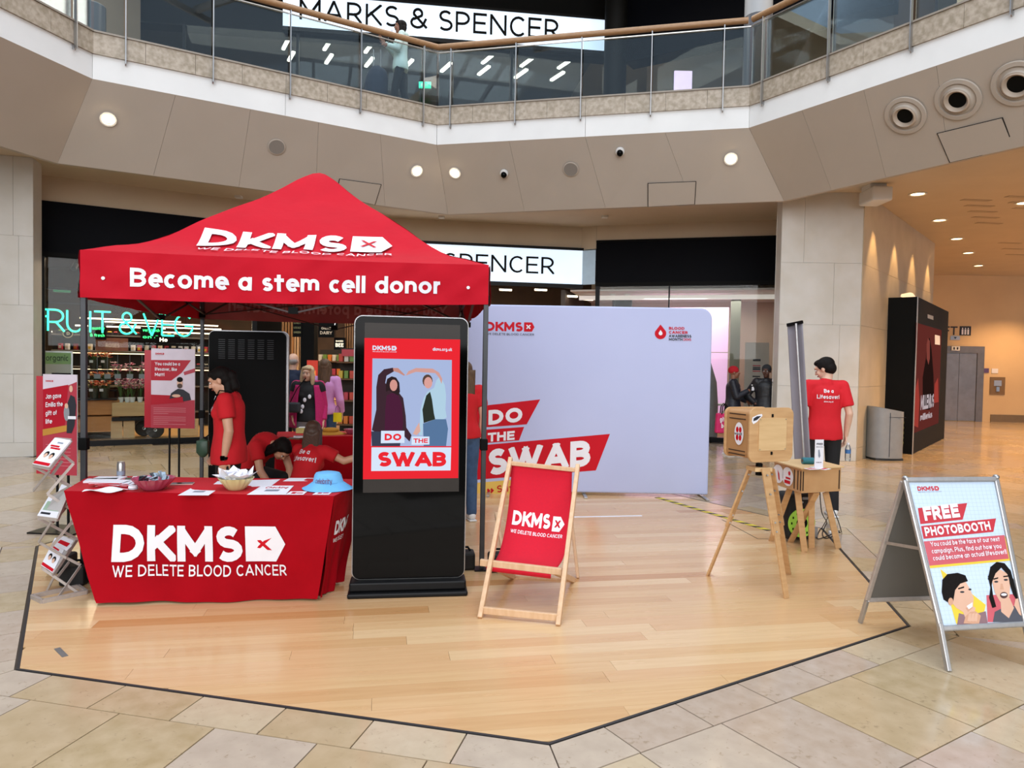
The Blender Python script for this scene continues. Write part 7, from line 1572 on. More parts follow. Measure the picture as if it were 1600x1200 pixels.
# 8 beanie woman with tote bag
J8 = person('woman in red beanie and navy padded jacket holding a paper cup', (at(1143, 700, 13.5).x, 13.5, 0), math.radians(70), 1.66, 'puffer_navy', 'denim_dark', 'skin4', ('beanie', 'beanie_red'), 1.95, pose=dict(elR=(-.2, -.08, 1.15), haR=(-.10, -.30, 1.28), elL=(.2, -.05, 1.14), haL=(.08, -.28, 1.05), anL=(.09, -.06, .085), anR=(-.09, .10, .085)), head=(.15, 0, 0), vox=.009, fat=1.12, fem=True, shoes='white_shoe', hem=.06, curl=(.9, .9))
def cup(p, label, m='white_print'):
    t = thing('paper_cup', label, 'cup', p); MB().lathe([(.026, 0), (.036, .10)], n=18).build('cup_body', M[m], t, smooth=True); MB().lathe([(.038, .10), (.038, .106), (.033, .116), (0, .116)], n=18).build('lid', M['white_plaster'], t, smooth=True); MB().lathe([(.0295, .03), (.0345, .07)], n=18).build('sleeve', M['dark_metal'] if 'black' in label else M['paper'], t); return t
p = tow(J8, J8['haR']) + V((.07, -.02, .0)); cup(p, 'white paper cup in the hand of the woman in the red beanie')
p = at(1131, 656, 13.3); t = thing('tote_bag', 'bright pink tote bag with white lettering beside the woman in red beanie', 'bag', p - V((0, 0, .25)), .1)
MB().prism([(-.17, -.05, .0), (.17, -.05, .0), (.18, -.05, .36), (-.15, -.05, .38)], (0, .1, 0)).build('bag_body', mat('tote_pink', '#D8206C', .5, c2='#C81860', scale=9, bump=.5, bscale=8), t, bevel=.03, seg=3)
for y in (-.04, .04): MB().tube([(-.06, y, .35), (-.045, y, .5), (0, y, .56), (.045, y, .5), (.06, y, .35)], .011, 6).build('handle', M['black_matt'], t)
f = Frame((-.1, -.056, .1), (1, 0, 0), (0, 0, 1)); mb = MB(); put_text(mb, f, 'gifts', .0, .12, .09, width=.18, t=.26, c=.002); put_text(mb, f, 'bag', .03, .0, .09, width=.13, t=.26, c=.002); mb.build('print', M['white_print'], t, kind='stuff')
p0 = tow(J8, J8['haL']); t = thing('walking_stick', 'thin dark walking stick held by the woman in the red beanie', 'stick', (p0.x + .03, p0.y, 0)); MB().cyl((0, 0, .01), (0, 0, p0.z), .01, n=8).build('shaft', M['black_metal'], t); MB().tube([(0, 0, p0.z - .02), (0, 0, p0.z + .05), (.04, 0, p0.z + .08), (.09, 0, p0.z + .05)], .012, 8).build('grip', M['black_matt'], t)
# 9 man in black padded jacket
J9 = person('man in dark beanie and black padded jacket with paper cup and hand on hip', (at(1194, 700, 13.25).x, 13.25, 0), math.radians(-12), 1.70, 'puffer', 'denim_dark', 'skin2', ('beanie', 'beanie_charcoal'), 1.95, pose=dict(elR=(-.34, .10, 1.15), haR=(-.19, -.07, 1.0), elL=(.27, -.03, 1.12), haL=(.13, -.20, 1.33)), head=(-.35, .1, 0), vox=.009, fat=1.18, hem=.05, curl=(.9, .6), handd=((( -.2, -.2, 1), (1, -.5, 0)), ((1, 0, -.4), (0, -1, 0))))
p = tow(J9, J9['haL']) + V((-.03, -.05, .03)); cup(p, 'white paper cup with black sleeve held by the man in dark beanie')
# 10 volunteer in red seen from behind
J10 = person('dark-haired man in a red t-shirt printed on the back, looking left beyond the plywood table', (at(1287, 700, 7.95).x, 7.95, 0), math.radians(172), 1.79, 'tee2', 'black_cloth', 'skin3', ('short', 'hair_black'), .75, pose=dict(head=(0, -.05, 1.605), elL=(.25, .02, 1.14), haL=(.24, -.14, .93), elR=(-.24, .05, 1.13), haR=(-.235, -.03, .885), anL=(.13, -.05, .085), anR=(-.1, .06, .085)), head=(.95, .38, 0), vox=.0065, fat=1.0, hem=.07, shoes='white_shoe', curl=(.5, .9))
back_print(J10, [('Be a', .10, .055, .04), ('Lifesaver!', .235, -.012, .045), ('dkms.org.uk', .10, -.05, .016)], dy=.132)
p = tow(J10, J10['haR']) + V((.02, -.02, -.17)); t = thing('water_bottle', 'clear water bottle with a blue cap held upside down by the man in red', 'bottle', p - V((0, 0, .12)), .2)
o = MB().lathe([(.0, 0), (.028, .005), (.031, .02), (.031, .14), (.02, .175), (.013, .19), (.013, .205), (0, .205)], n=20).build('bottle_body', glassmat('pet', (.88, .92, .95)), t, smooth=True)
MB().lathe([(.0315, .09), (.0315, .13)], n=20).build('label_band', mat('label_blue', '#3a6ea8', .5), t); MB().lathe([(.0145, .19), (.0145, .208), (0, .208)], n=14).build('cap', M['white_print'], t)
# 11 visitor on the gallery
bx = at(626, 90, 12.85); J11 = person('woman in a pale hooded top and black trousers walking along the upper gallery', (bx.x, 12.85, 6.06), math.radians(-75), 1.66, 'mint', 'black_cloth', 'skin4', ('long', 'hair_black'), 1.95, pose=dict(elR=(-.2, -.06, 1.16), haR=(-.12, -.30, 1.36), elL=(.2, -.08, 1.14), haL=(.10, -.25, 1.22), anL=(.09, -.14, .085), anR=(-.09, .2, .085), knL=(.10, -.1, .5), knR=(-.1, .06, .5)), head=(-.1, 0, 0), vox=.010, fat=1.0, fem=True, hem=.10)
MB().ell(J11['neck'] + V((0, .07, .0)), (.10, .07, .07)).build('hood', M['mint'], J11['_t'], remesh=.012)
p = at(588, 130, 13.1); t = thing('coat_bundle', 'dark striped coats hanging on a rail behind the gallery glass', 'clothes', (p.x, p.y, 6.06))
MB().ell((0, 0, .55), (.22, .16, .42)).ell((-.08, .02, .35), (.18, .14, .3)).ell((.1, 0, .7), (.12, .12, .22)).build('coats', mat('pinstripe', '#1c2130', .85, c2='#2c3344', scale=30, stretch=(6, 6, .2)), t, remesh=.02)
for x in (-.06, .07): MB().cyl((x, 0, 0), (x, 0, 1.25), .012, n=8).build('rail_post', M['steel'], t)
p = at(607, 50, 12.8); t = thing('toy_balloon', 'small white balloon bunch just above the oak handrail', 'balloon', p); MB().ell((0, 0, 0), (.07, .05, .05)).ell((.04, 0, .02), (.04, .04, .04)).build('balloon', M['white_print'], t, remesh=.01); MB().cyl((0, 0, -.25), (0, 0, 0), .004, n=6).build('stick', M['steel'], t)
# ================================================================== REAR STALL TABLE in the tent
rtz = .76; ra, rb_, rc, rd = at(432, 684, 8.05), at(575, 684, 8.35), V((0, 0, 0)), V((0, 0, 0)); ra.z = rb_.z = rtz; ed = (rb_ - ra).normalized(); nd = V((-ed.y, ed.x, 0)); rc = rb_ + nd * .6; rd = ra + nd * .6
rt_ = thing('folding_table', 'red-clothed folding table at the back of the tent', 'table', (ra + rb_) / 2 - V((0, 0, rtz)))
MB().prism([ra, rb_, rc, rd], (0, 0, -.02)).build('cloth_top', MATS['cloth_red_lit'], rt_, world=True)  # same lightened red, light from above put into the colour
def drop_(A, B, sd): return lambda i, j: A.lerp(B, i) + V((0, 0, -rtz * .985 * j)) + (B - A).cross(V((0, 0, 1))).normalized() * (.03 * j * math.sin(i * 15 + sd) + .01)
for k, (A, B) in enumerate(((ra, rb_), (rb_, rc), (rc, rd), (rd, ra))): MB().grid(drop_(A, B, k), 40, 8).build('cloth_drop', M['red_cloth'], rt_, world=True, smooth=True)
p = gz(517, 678, rtz + .001); t = thing('sun_hat', 'mustard bucket hat lying on the rear red table', 'hat', p); MB().lathe([(0, .075), (.05, .075), (.085, .06), (.095, .03), (.17, .004), (.168, 0), (.09, .02)], n=36, wob=lambda a, z: 1 + .05 * math.cos(2 * a) + .04 * math.sin(3 * a)).build('hat_body', mat('mustard', '#C8902A', .85, bump=.4, bscale=14), t, smooth=True); MB().lathe([(.0955, .03), (.0965, .045)], n=30).build('band', mat('mustard_dark', '#a8741c', .9), t)
p = gz(478, 676, rtz + .001); t = thing('leaflet_box', 'yellow patterned box of leaflets on the rear red table', 'box', p, .2); MB().prism([(-.11, -.07, 0), (.11, -.07, 0), (.13, .06, 0), (-.09, .06, 0)], (0, 0, .06)).build('box_body', mat('box_yellow', '#C8C078', .6, c2='#a8b060', scale=30), t); MB().box((0, 0, .065), (.16, .08, .008)).build('leaflets', M['paper'], t)
for k, (x, y) in enumerate(((470, 683), (461, 686))): p = gz(x, y, rtz + .001); t = thing('leaflet', ['white leaflets in front of the yellow box on the rear table', 'dark-edged card left of the leaflets on the rear table'][k], 'leaflet', p, .3 - k * .5); MB().box((0, 0, .006), (.16, .1, .012)).build('pages', M['paper'] if k == 0 else M['card'], t); MB().box((0, 0, .013), (.12, .06, .001)).build('print', M['grey_ink'], t)
t, p = bowl('pink_bowl', 'small pink glass bowl at the right end of the rear red table', 548, 678, MATS['pink_glass'], .08, .06, gz(548, 678, rtz + .001))

# ================================================================== FOOD HALL behind the left window
def lt(x, dpt, z): return FL(x, z, 0) - FL.n * dpt            # along the window, depth inside, height
def lx(px, dpt):                                               # distance along for a pixel column at a depth plane
    q = onplane(px, 560, FL.o - FL.n * dpt, FL.n) - FL.o; return q.dot(FL.r)
def lz(px, py, dpt): return onplane(px, py, FL.o - FL.n * dpt, FL.n).z
LA_ = math.atan2(FL.r.y, FL.r.x)
neon = mat('neon_green', '#3CFFC8', .4, emit=2.2, ecol='#2CE8B0')
ns = thing('neon_sign', 'green neon tube lettering FRUIT & VEG inside the left shop window', 'neon sign', lt(lx(70, .4), .4, 2.2))
x = lx(74, .4); X1 = lx(303, .4); zb_ = lz(190, 524, .4); zt_ = lz(190, 483, .4)
for text, xa, xb in (('R', 75, 100), ('U', 105, 129), ('I', 141, 141), ('T', 147, 173), ('&', 187, 212), ('V', 224, 250), ('E', 253, 272), ('G', 273, 301), ('F', 66, 74)):
    a, b = lx(xa, .4), lx(xb, .4); w_, sts = strokes(text, .0); xm = (xa + xb) / 2; off = lz(xm, 517 + (xm - 87) * .042 if text != 'F' else 505, .4); hh = lz(xm, 484 + (xm - 87) * .042, .4) - off
    for s_ in sts:
        P = [lt(a + (px / w_ if w_ else 0) * (b - a), .4, off + py * hh) for px, py in s_]
        MB().tube(P, .017, 8).build('neon_tube', neon, ns, world=True, smooth=True)
for xx in (lx(72, .4), lx(180, .4), lx(296, .4)): MB().cyl(lt(xx, .42, zt_ - .05), lt(xx, .42, 4.3), .008, n=6).build('hanger', M['black_metal'], ns, world=True)
MB().beam(lt(x - .1, .43, zt_ + .06), lt(X1 + .05, .43, zt_ + .06), .03, .02).build('back_rail', M['black_metal'], ns, world=True)
# strip lamps on the ceiling
for k, (px, py, L_, dp) in enumerate([(206, 500, 2.2, 5.0), (255, 506, 2.6, 5.2), (190, 511, 2.0, 5.6), (270, 512, 2.4, 6.0), (285, 520, 2.0, 6.2), (240, 533, 1.6, 6.5), (290, 538, 1.2, 6.6), (140, 520, 1.6, 5.8)]):
    p = lt(lx(px, dp), dp, min(4.25, lz(px, py, dp))); t = thing('ceiling_lamp', 'long glowing strip lamp in the food hall, ' + ORD[k] + ' of the group', 'lamp', p, LA_, 'strip lamps in the food hall')
    MB().box((0, 0, 0), (L_, .06, .03)).build('tube', mat('strip_warm', '#FFE8C4', .5, emit=5), t); MB().box((0, 0, .025), (L_ + .04, .08, .02)).build('housing', M['black_metal'], t); MB().cyl((0, 0, .03), (0, 0, max(.06, 4.32 - p.z)), .006, n=6).build('cable', M['black_metal'], t)
p = lt(lx(117, .9), .9, lz(117, 417, .9)); t = thing('track_spot', 'black track spotlight hanging behind the left window', 'spotlight', p, .3); MB().cyl((0, -.09, -.05), (0, .07, .05), .05, n=16).build('can', M['black_matt'], t); MB().cyl((0, 0, .03), (0, 0, .16), .01, n=8).build('stem', M['black_matt'], t); MB().box((0, 0, .17), (.5, .04, .03)).build('track', M['black_metal'], t)
p = lt(lx(97, 2.4), 2.4, lz(97, 455, 2.4)); t = thing('green_light', 'small green lit fitting under the food hall ceiling', 'light', p, LA_); MB().box((0, 0, 0), (.3, .12, .04)).build('lens', mat('green_glow', '#3c9068', .5, emit=.35), t); MB().box((0, 0, .05), (.56, .16, .04)).build('housing', M['black_metal'], t)
for k, (px, py, w_) in enumerate([(152, 519, .34), (236, 522, .42)]):
    p = lt(lx(px, 2.8), 2.8, lz(px, py, 2.8)); t = thing('hanging_sign', ['small green lit sign hanging under the neon letters IT', 'small green lit sign hanging under the neon letter V'][k], 'sign', p, LA_); MB().box((0, 0, 0), (w_, .04, .32)).build('board', M['black_matt'], t)
    f = Frame((0, -.022, 0), (1, 0, 0), (0, 0, 1)); mb = MB(); put_text(mb, f, 'country' if k == 0 else 'very fresh', -w_ * .4, .05, .07, width=w_ * .8, t=.2, c=.002); put_text(mb, f, '& fresh' if k == 0 else 'on &', -w_ * .4, -.1, .07, width=w_ * .8, t=.2, c=.002); mb.build('lit_print', mat('green_lit', '#3CFF90', .5, emit=1.6), t, kind='stuff')
# refrigerated wall of shelves at the back
sh = thing('food_shelving', 'dark shelving wall of fruit and packets at the back of the food hall', 'shelving', lt(.6, 3.6, 0), LA_)
SHL = 5.0; MB().box((SHL / 2 - .6, .35, 1.1), (SHL, .05, 2.2)).build('back_board', mat('shelf_back', '#2a211b', .7), sh)
for z in (.35, .95, 1.40, 1.75, 2.10): MB().box((SHL / 2 - .6, .1, z), (SHL, .5, .03)).build('shelf', mat('shelf_metal', '#7a726a', .4, .5), sh)
for z in (1.36, 1.72): MB().box((SHL / 2 - .6, -.15, z - .02), (SHL, .02, .02)).build('shelf_light', mat('shelf_glow', '#FFE0B0', .5, emit=3), sh)
rq = random.Random(11); pal = [mat('fruit_' + c[1:], c, .5) for c in ('#C0402C', '#D87828', '#C8A838', '#6a8a3a', '#B83848', '#D8D0C0')]
def produce(kind, n, z, x0, x1, size, group, label):
    for k in range(n):
        x = x0 + (x1 - x0) * (k + .5) / n + rq.uniform(-.01, .01); p = FRAMES[sh.name] @ V((x, -.02 + rq.uniform(-.08, .04), z)); m = rq.choice(pal)
        t = thing(kind, label + ', ' + ORD[k] + ' from the left', kind.replace('_', ' '), p, 0, group)
        if kind == 'fruit_punnet': MB().box((0, 0, .03), (size, .1, .06)).build('tray', M['ink'], t); mb = MB(); [mb.ell((rq.uniform(-.3, .3) * size, rq.uniform(-.03, .03), .065), .022, None, 8, 6) for _ in range(5)]; mb.build('fruit', m, t, smooth=True, kind='stuff')
        else: MB().box((0, 0, .07), (size * .8, .06, .14)).build('pack', rq.choice(pal[4:] + [M['paper']]), t, bevel=.01); MB().box((0, -.032, .06), (size * .5, .004, .06)).build('pack_label', rq.choice(pal), t)
produce('fruit_punnet', 20, 2.115, -.5, 2.2, .12, 'fruit punnets on the top shelf', 'fruit punnet on the top shelf of the food hall')
produce('food_pack', 22, 1.765, -.5, 2.6, .11, 'packets on the upper shelf', 'food packet on the second shelf of the food hall')
produce('fruit_punnet', 10, 1.415, 1.6, 3.0, .12, 'punnets on the middle shelf', 'fruit punnet on the middle shelf of the food hall')
p = lt(lx(175, 2.9), 2.9, lz(175, 538, 2.9)); t = thing('price_banner', 'brown and red price banner hanging above the flower buckets', 'banner', p, LA_); MB().box((0, 0, 0), (.62, .02, .28)).build('board', mat('banner_brown', '#7a3a34', .5, c2='#8a5a3a', scale=9), t); f = Frame((0, -.011, 0), (1, 0, 0), (0, 0, 1)); mb = MB(); put_text(mb, f, 'ROSES', -.12, -.07, .09, width=.26, t=.18, c=.002); mb.build('print', mat('print_cream', '#D8B8A0', .5), t, kind='stuff')
p = lt(lx(106, 2.4), 2.4, lz(106, 521, 2.4)); t = thing('round_sign', 'round black sign with a pale ring below the neon letters', 'sign', p, LA_); mb = MB(); mb.cyl((0, -.01, 0), (0, .01, 0), .10, n=24); mb.build('disc', M['black_matt'], t); MB().tube([(.085 * math.cos(a * .2618), -.014, .085 * math.sin(a * .2618)) for a in range(25)], .006, 6).build('ring', mat('ring_cream', '#C8B890', .5, emit=.4), t); f = Frame((-.02, -.013, -.03), (1, 0, 0), (0, 0, 1)); mb = MB(); put_text(mb, f, 'D', 0, 0, .06, t=.2, c=.001); mb.build('letter', MATS['ring_cream'], t)
p = lt(lx(254, 2.2), 2.2, lz(254, 531, 2.2)); t = thing('lit_sign', 'dark hanging sign with glowing letters Ho', 'sign', p, LA_); MB().box((.1, 0, 0), (.5, .03, .16)).build('board', M['black_matt'], t); f = Frame((-.06, -.017, -.04), (1, 0, 0), (0, 0, 1)); letters(f, 'Ho', 0, 0, .085, mat('lit_letter', '#FFF2D8', .5, emit=2.5), t, t=.24, c=.002, world=False)
# organic poster
p = lt(lx(90, .5), .5, 0); t = thing('window_poster', 'framed green and white poster reading organic behind the left window', 'poster', p, LA_); z1 = lz(90, 551, .5); z0 = lz(90, 610, .5); w_ = lx(113, .5) - lx(71, .5)
MB().box((0, .01, (z0 + z1) / 2 - .1), (w_ + .06, .02, z1 - z0 + .26)).build('frame', M['alu'], t); MB().box((0, -.006, (z0 + z1) / 2 - .1), (w_, .014, z1 - z0 + .2)).build('sheet', mat('poster_grey', '#C0C4C0', .5), t)
f = Frame((-w_ / 2, -.0135, 0), (1, 0, 0), (0, 0, 1)); mb = MB(); put_poly(mb, f, rect(0, z1 - .21, w_, z1)); mb.build('green_band', mat('poster_green', '#8FB87a', .5), t); mb = MB(); put_text(mb, f, 'organic', .03, z1 - .15, .11, width=w_ - .07, t=.13, c=.003); mb.build('print', mat('dark_green_ink', '#1f3a28', .5), t, kind='stuff'); mb = MB(); put_poly(mb, f, [(.1, z0 + .02), (w_ - .1, z0 + .02), (w_ / 2, z0 + .2)], .002); mb.build('green_roof', mat('mid_green', '#4a8a50', .5), t)
MB().cyl((0, .03, 0), (0, .03, z0), .02, n=10).build('post', M['alu'], t); MB().box((0, .03, .01), (.35, .3, .02)).build('base', M['alu'], t)
# flower buckets on wooden stands
fl_m = {'orange': [mat('petal_orange', '#E08858', .6), mat('petal_cream', '#E8D098', .6), mat('petal_red', '#C84838', .6)], 'pink': [mat('petal_pink', '#D898B0', .6), mat('petal_rose', '#C05888', .6), mat('petal_white', '#E0C8D0', .6)]}
leaf = mat('leaf_green', '#4a6a34', .6, c2='#3a5428', scale=10)
def bouquet(t, c, r, h, cols, n, base_z):
    for q, m in enumerate(cols):
        mb = MB()
        for k in range(n):
            a = rq.uniform(0, 6.28); rr_ = r * math.sqrt(rq.random()); p = c + V((rr_ * math.cos(a), rr_ * math.sin(a), h * rq.uniform(.45, 1)))
            for w in range(4):
                an = w * 1.57 + rq.random(); d = V((math.cos(an), math.sin(an), .6)) * .03; s_ = V((-d.y, d.x, 0)) * .6
                mb.add([p, p + d + s_, p + d * 1.5, p + d - s_], [(0, 1, 2, 3)])
        mb.build('petals', m, t, kind='stuff')
    mb = MB()
    for k in range(int(n * 1.2)):
        a = rq.uniform(0, 6.28); rr_ = r * .9 * math.sqrt(rq.random()); e = c + V((rr_ * math.cos(a), rr_ * math.sin(a), h * rq.uniform(.35, .95))); b = c + V((rr_ * .2 * math.cos(a), rr_ * .2 * math.sin(a), 0)); m_ = b.lerp(e, .6); s_ = V((-math.sin(a), math.cos(a), 0)) * .018
        mb.add([b, m_ + s_, e, m_ - s_], [(0, 1, 2, 3)]); mb.tube([b, e], .003, 4)
    mb.build('foliage', leaf, t, kind='stuff')
DK = mat('bucket_green', '#2c3022', .5)
k = 0
for row, (py, dz) in enumerate(((577, 0), (608, 0), (622, 0))):
    for px in ((147, 165), (147, 165), (147, 163))[row]:
        dp = 1.9 - .35 * row; z = lz(px, py, dp); p = lt(lx(px, dp), dp, z)
        t = thing('flower_bucket', 'dark bucket of orange flowers, ' + ['upper', 'middle', 'lower'][row] + ' row ' + ('left' if px < 150 else 'right') + ' above the oak boxes', 'flower bucket', p, 0, 'buckets of cut flowers')
        MB().lathe([(.07, 0), (.10, .2), (.095, .2), (.0, .18)], n=18).build('bucket', DK, t, smooth=True); MB().box((0, -.1, .16), (.07, .01, .05)).build('price_tag', M['paper'], t); bouquet(t, V((0, 0, .16)), .14, .17, fl_m['orange'], 9, 0)
fst = thing('flower_stand', 'tiered dark stand and oak boxes under the orange flower buckets', 'display stand', lt(lx(140, 1.7), 1.7, 0), LA_)
zz = [lz(147, 577, 1.9), lz(147, 608, 1.55), lz(147, 622, 1.2)]
oakb = mat('oak_box', '#C88A4A', .5, c2='#B87C3E', scale=5, stretch=(.6, 4, 4))
for k, z in enumerate(zz): MB().box((-.08, .2 - .35 * k, z - .02), (1.12, .3, .03)).build('shelf', M['black_metal'], fst)
for a in (-.62, .46): MB().box((a, .3, zz[0] / 2), (.05, .05, zz[0])).build('post', M['black_metal'], fst)
z_ = zz[2] - .04
for k, (x0, x1, q0, q1) in enumerate(((-.62, -.18, .62, .95), (-.16, .52, .62, 1.0), (-.62, -.14, .20, .52), (-.12, .52, .20, .58))):
    MB().box(((x0 + x1) / 2, -.25, z_ * (q0 + q1) / 2), (x1 - x0, .5, z_ * (q1 - q0))).build('oak_box', oakb, fst, bevel=.008)
MB().box((-.08, -.2, .06), (1.12, .6, .06)).build('plinth', M['black_metal'], fst)
# orchids on a pale cart
cart = thing('orchid_cart', 'pale wooden flower cart with a spoked grey wheel behind the left window', 'cart', lt(lx(213, 1.3), 1.3, 0), LA_)
zc0, zc1 = lz(210, 650, 1.1), lz(210, 629, 1.1); cw = lx(255, 1.1) - lx(184, 1.1)
MB().box((.12, 0, (zc0 + zc1) / 2), (cw + .3, .45, zc1 - zc0)).build('trough', mat('trough_wood', '#C8A878', .5, c2='#B89868', scale=5, stretch=(.5, 4, 4)), cart, bevel=.008)
MB().box((.12, 0, zc0 - .06), (cw + .3, .4, .07)).build('chassis', M['black_metal'], cart)
for x_ in (-.35, -.13, .85, 1.05): MB().box((x_, -.1, zc0 / 2 - .04), (.2, .05, zc0 - .1)).build('leg_board', M['ply_light'], cart)
for wx, wy in ((lx(243, 1.0) - lx(213, 1.3), -.26), (lx(225, 1.5) - lx(213, 1.3), .2)):
    wz = .17; R_ = .165
    wh = MB().lathe([(.09, -.04), (.15, -.045), (R_, -.03), (R_, .03), (.15, .045), (.09, .04)], n=30).build('tyre', M['rubber'], cart, smooth=True); wh.matrix_local = Matrix.Translation((wx, wy, wz)) @ Matrix.Rotation(math.pi / 2, 4, 'X')
    hb_ = MB().lathe([(0, .035), (.03, .045), (.04, .02), (.1, .03), (.1, -.03), (0, -.03)], n=24).build('wheel_hub', M['alu'], cart, smooth=True); hb_.matrix_local = Matrix.Translation((wx, wy, wz)) @ Matrix.Rotation(math.pi / 2, 4, 'X')
for row, (py, pxs) in enumerate(((628, (189, 199, 207, 219, 230, 241)), (596, (183, 203, 222, 240)))):
    for k, px in enumerate(pxs):
        dp = 1.25 if row == 0 else 1.6; z = zc1 if row == 0 else zc1 + .33; p = lt(lx(px, dp), dp, z); t = thing('orchid_pot', ('potted pink orchid on the front row of the cart, ' if row == 0 else 'pink orchid on the back row of the cart, ') + ORD[k] + ' from the left', 'potted plant', p, 0, 'orchids on the flower cart')
        MB().lathe([(.04, 0), (.055, .10), (.05, .1), (0, .09)], n=18).build('pot', M['white_plaster'], t, smooth=True); bouquet(t, V((0, 0, .10)), .09, .36, fl_m['pink'], 8, 0)
MB().box((-.05, .35, zc1 + .31), (1.1, .25, .03)).build('back_step', mat('step_wood', '#a88a60', .5), cart)
for k, px in enumerate((135, 152, 168, 184, 203, 222)):
    p = lt(lx(px, 1.0), 1.0, lz(px, 588, 1.0)); t = thing('price_card', 'small grey price card hanging in front of the flowers, ' + ORD[k] + ' from the left', 'card', p, LA_, 'price cards by the flowers'); MB().box((0, 0, 0), (.11, .006, .09)).build('card', M['grey_cloth'], t); MB().cyl((0, .004, .04), (0, .004, .45), .003, n=5).build('wire', M['steel'], t)

# ================================================================== ENTRANCE seen through the tent
def slatwall(name, label, px0, px1, Y, z1, n, m):
    a, b = at(px0, 600, Y), at(px1, 600, Y); st = thing(name, label, 'panel', (a.x, Y, 0)); w_ = b.x - a.x
    MB().box((w_ / 2, .06, z1 / 2), (w_, .04, z1)).build('back_board', M['card'], st)
    for k in range(n): MB().box((w_ * (k + .5) / n, 0, z1 / 2), (w_ / n * .6, .07, z1)).build('slat', m, st)
ws_ = mat('slat_oak', '#C08A54', .5, c2='#A87644', scale=5, stretch=(5, 5, .5))
slatwall('slat_panel', 'vertical oak slat panel left of the black column in the entrance', 440, 458, 16.2, 3.35, 4, ws_)
slatwall('slat_panel', 'vertical oak slat panel right of the entrance stairs', 537, 556, 15.6, 3.35, 5, ws_)
slatwall('pale_panel', 'pale boarded wall panel beside the black column', 458, 473, 17.2, 3.35, 3, mat('pale_board', '#D8B48A', .5))
a = at(471, 600, 15.4); b = at(492, 600, 15.4); tag(MB().box(((a.x + b.x) / 2, 15.45, 1.68), (b.x - a.x, .3, 3.36)).build('column', M['black_matt'], None, kind='structure'))
def hsign(px, py, w_, h_, Y, lines, label, col_, e=1.2, bm='black_matt'):
    p = at(px, py, Y); t = thing('hanging_sign', label, 'sign', p); MB().box((0, 0, 0), (w_, .04, h_)).build('board', M[bm], t)
    for x_ in (-w_ * .4, w_ * .4): MB().cyl((x_, 0, h_ / 2), (x_, 0, max(h_ / 2 + .05, 4.3 - p.z)), .006, n=5).build('cable', M['black_metal'], t)
    f = Frame((0, -.021, 0), (1, 0, 0), (0, 0, 1))
    for s_, ww, z_, hh in lines:
        mb = MB(); put_text(mb, f, s_, -ww / 2, z_, hh, width=ww, t=.17, c=.002); mb.build('print', mat('lit_' + col_[1:], col_, .5, emit=e), t, kind='stuff')
hsign(510, 515, .33, .33, 14.9, [('GREAT', .2, .0, .05), ('DAIRY', .25, -.1, .065)], 'dark hanging sign reading GREAT DAIRY in the entrance', '#C8B8A0', .5)
hsign(531, 537, .24, .26, 15.2, [('BAKED', .16, .04, .03), ('BEE', .17, -.07, .08)], 'dark hanging sign with glowing letters BEE in the entrance', '#FFF0D0', 1.5)
hsign(465, 512, .2, .4, 15.3, [('LOVE IT', .15, .08, .04), ('LOCALS', .15, -.02, .04), ('GREEN', .15, -.12, .04)], 'narrow dark green sign beside the black column', '#8a8a60', .3)
hsign(516, 505, .3, .1, 14.95, [('NEW', .26, -.04, .08)], 'small board with white word NEW above the GREAT DAIRY sign', '#FFFFFF', 1.5)
t = thing('poster_board', 'small red and orange poster in front of the black column', 'poster', at(488, 585, 14.6)); MB().box((0, 0, .1), (.22, .02, .38)).build('board', mat('poster_orange_red', '#C83018', .5, emit=.3), t); MB().box((.02, -.012, .0), (.1, .006, .16)).build('picture', mat('poster_orange', '#F08838', .5, emit=.5), t); MB().cyl((0, .02, .1), (0, .02, -1.4), .012, n=8).build('stand', M['black_metal'], t)
# stairs
stt = thing('staircase', 'pale wooden steps rising to the right inside the shop entrance', 'stairs', at(533, 640, 16.3) * 1.0)
o = FRAMES[stt.name].translation; stt.location.z = 0; FRAMES[stt.name] = Matrix.Translation((o.x, o.y, 0))
for k in range(5): MB().box((.3, k * .30, .09 + k * .17), (1.7, .32, .17)).build('step', mat('step_pale', '#DDB98C', .45, c2='#CDA97c', scale=3), stt, bevel=.006); MB().box((.3, k * .30 - .162, .165 + k * .17), (1.7, .008, .02)).build('step_nosing', M['card'], stt)
MB().beam((-.9, 1.5, 3.2), (1.3, 1.5, 1.4), .12, .3).build('stringer', mat('stair_dark', '#2c231d', .6), stt)
for k in range(6): MB().box((-.7 + k * .35, 1.4, 3.15 - k * .29), (.3, .5, .04)).build('tread', mat('tread_dark', '#4a3a2c', .6), stt)
# shelves with goods either side of the stairs
for j, (px, py, Y) in enumerate(((515, 600, 17.9), (550, 610, 14.9))):
    p = at(px, 690, Y); t = thing('goods_rack', ['rack of packaged goods behind the woman in lilac', 'rack of goods with a red header beside the display kiosk'][j], 'rack', (p.x, Y, 0))
    for z in (.3, .8, 1.25, 1.6): MB().box((0, 0, z), (.6, .35, .03)).build('shelf', M['card'], t)
    MB().box((0, .2, .95), (.62, .03, 1.9)).build('back_board', MATS['shelf_back'], t)
    if j: MB().box((0, -.15, 1.8), (.4, .02, .14)).build('header', M['poster_red'], t)
    for z in (.315, .815, 1.265, 1.615):
        for k in range(5): bx_ = MB().box((-.23 + k * .115, -.05, z + .08), (.085, .12, .16)).build('box', rq.choice(pal), t, bevel=.006)
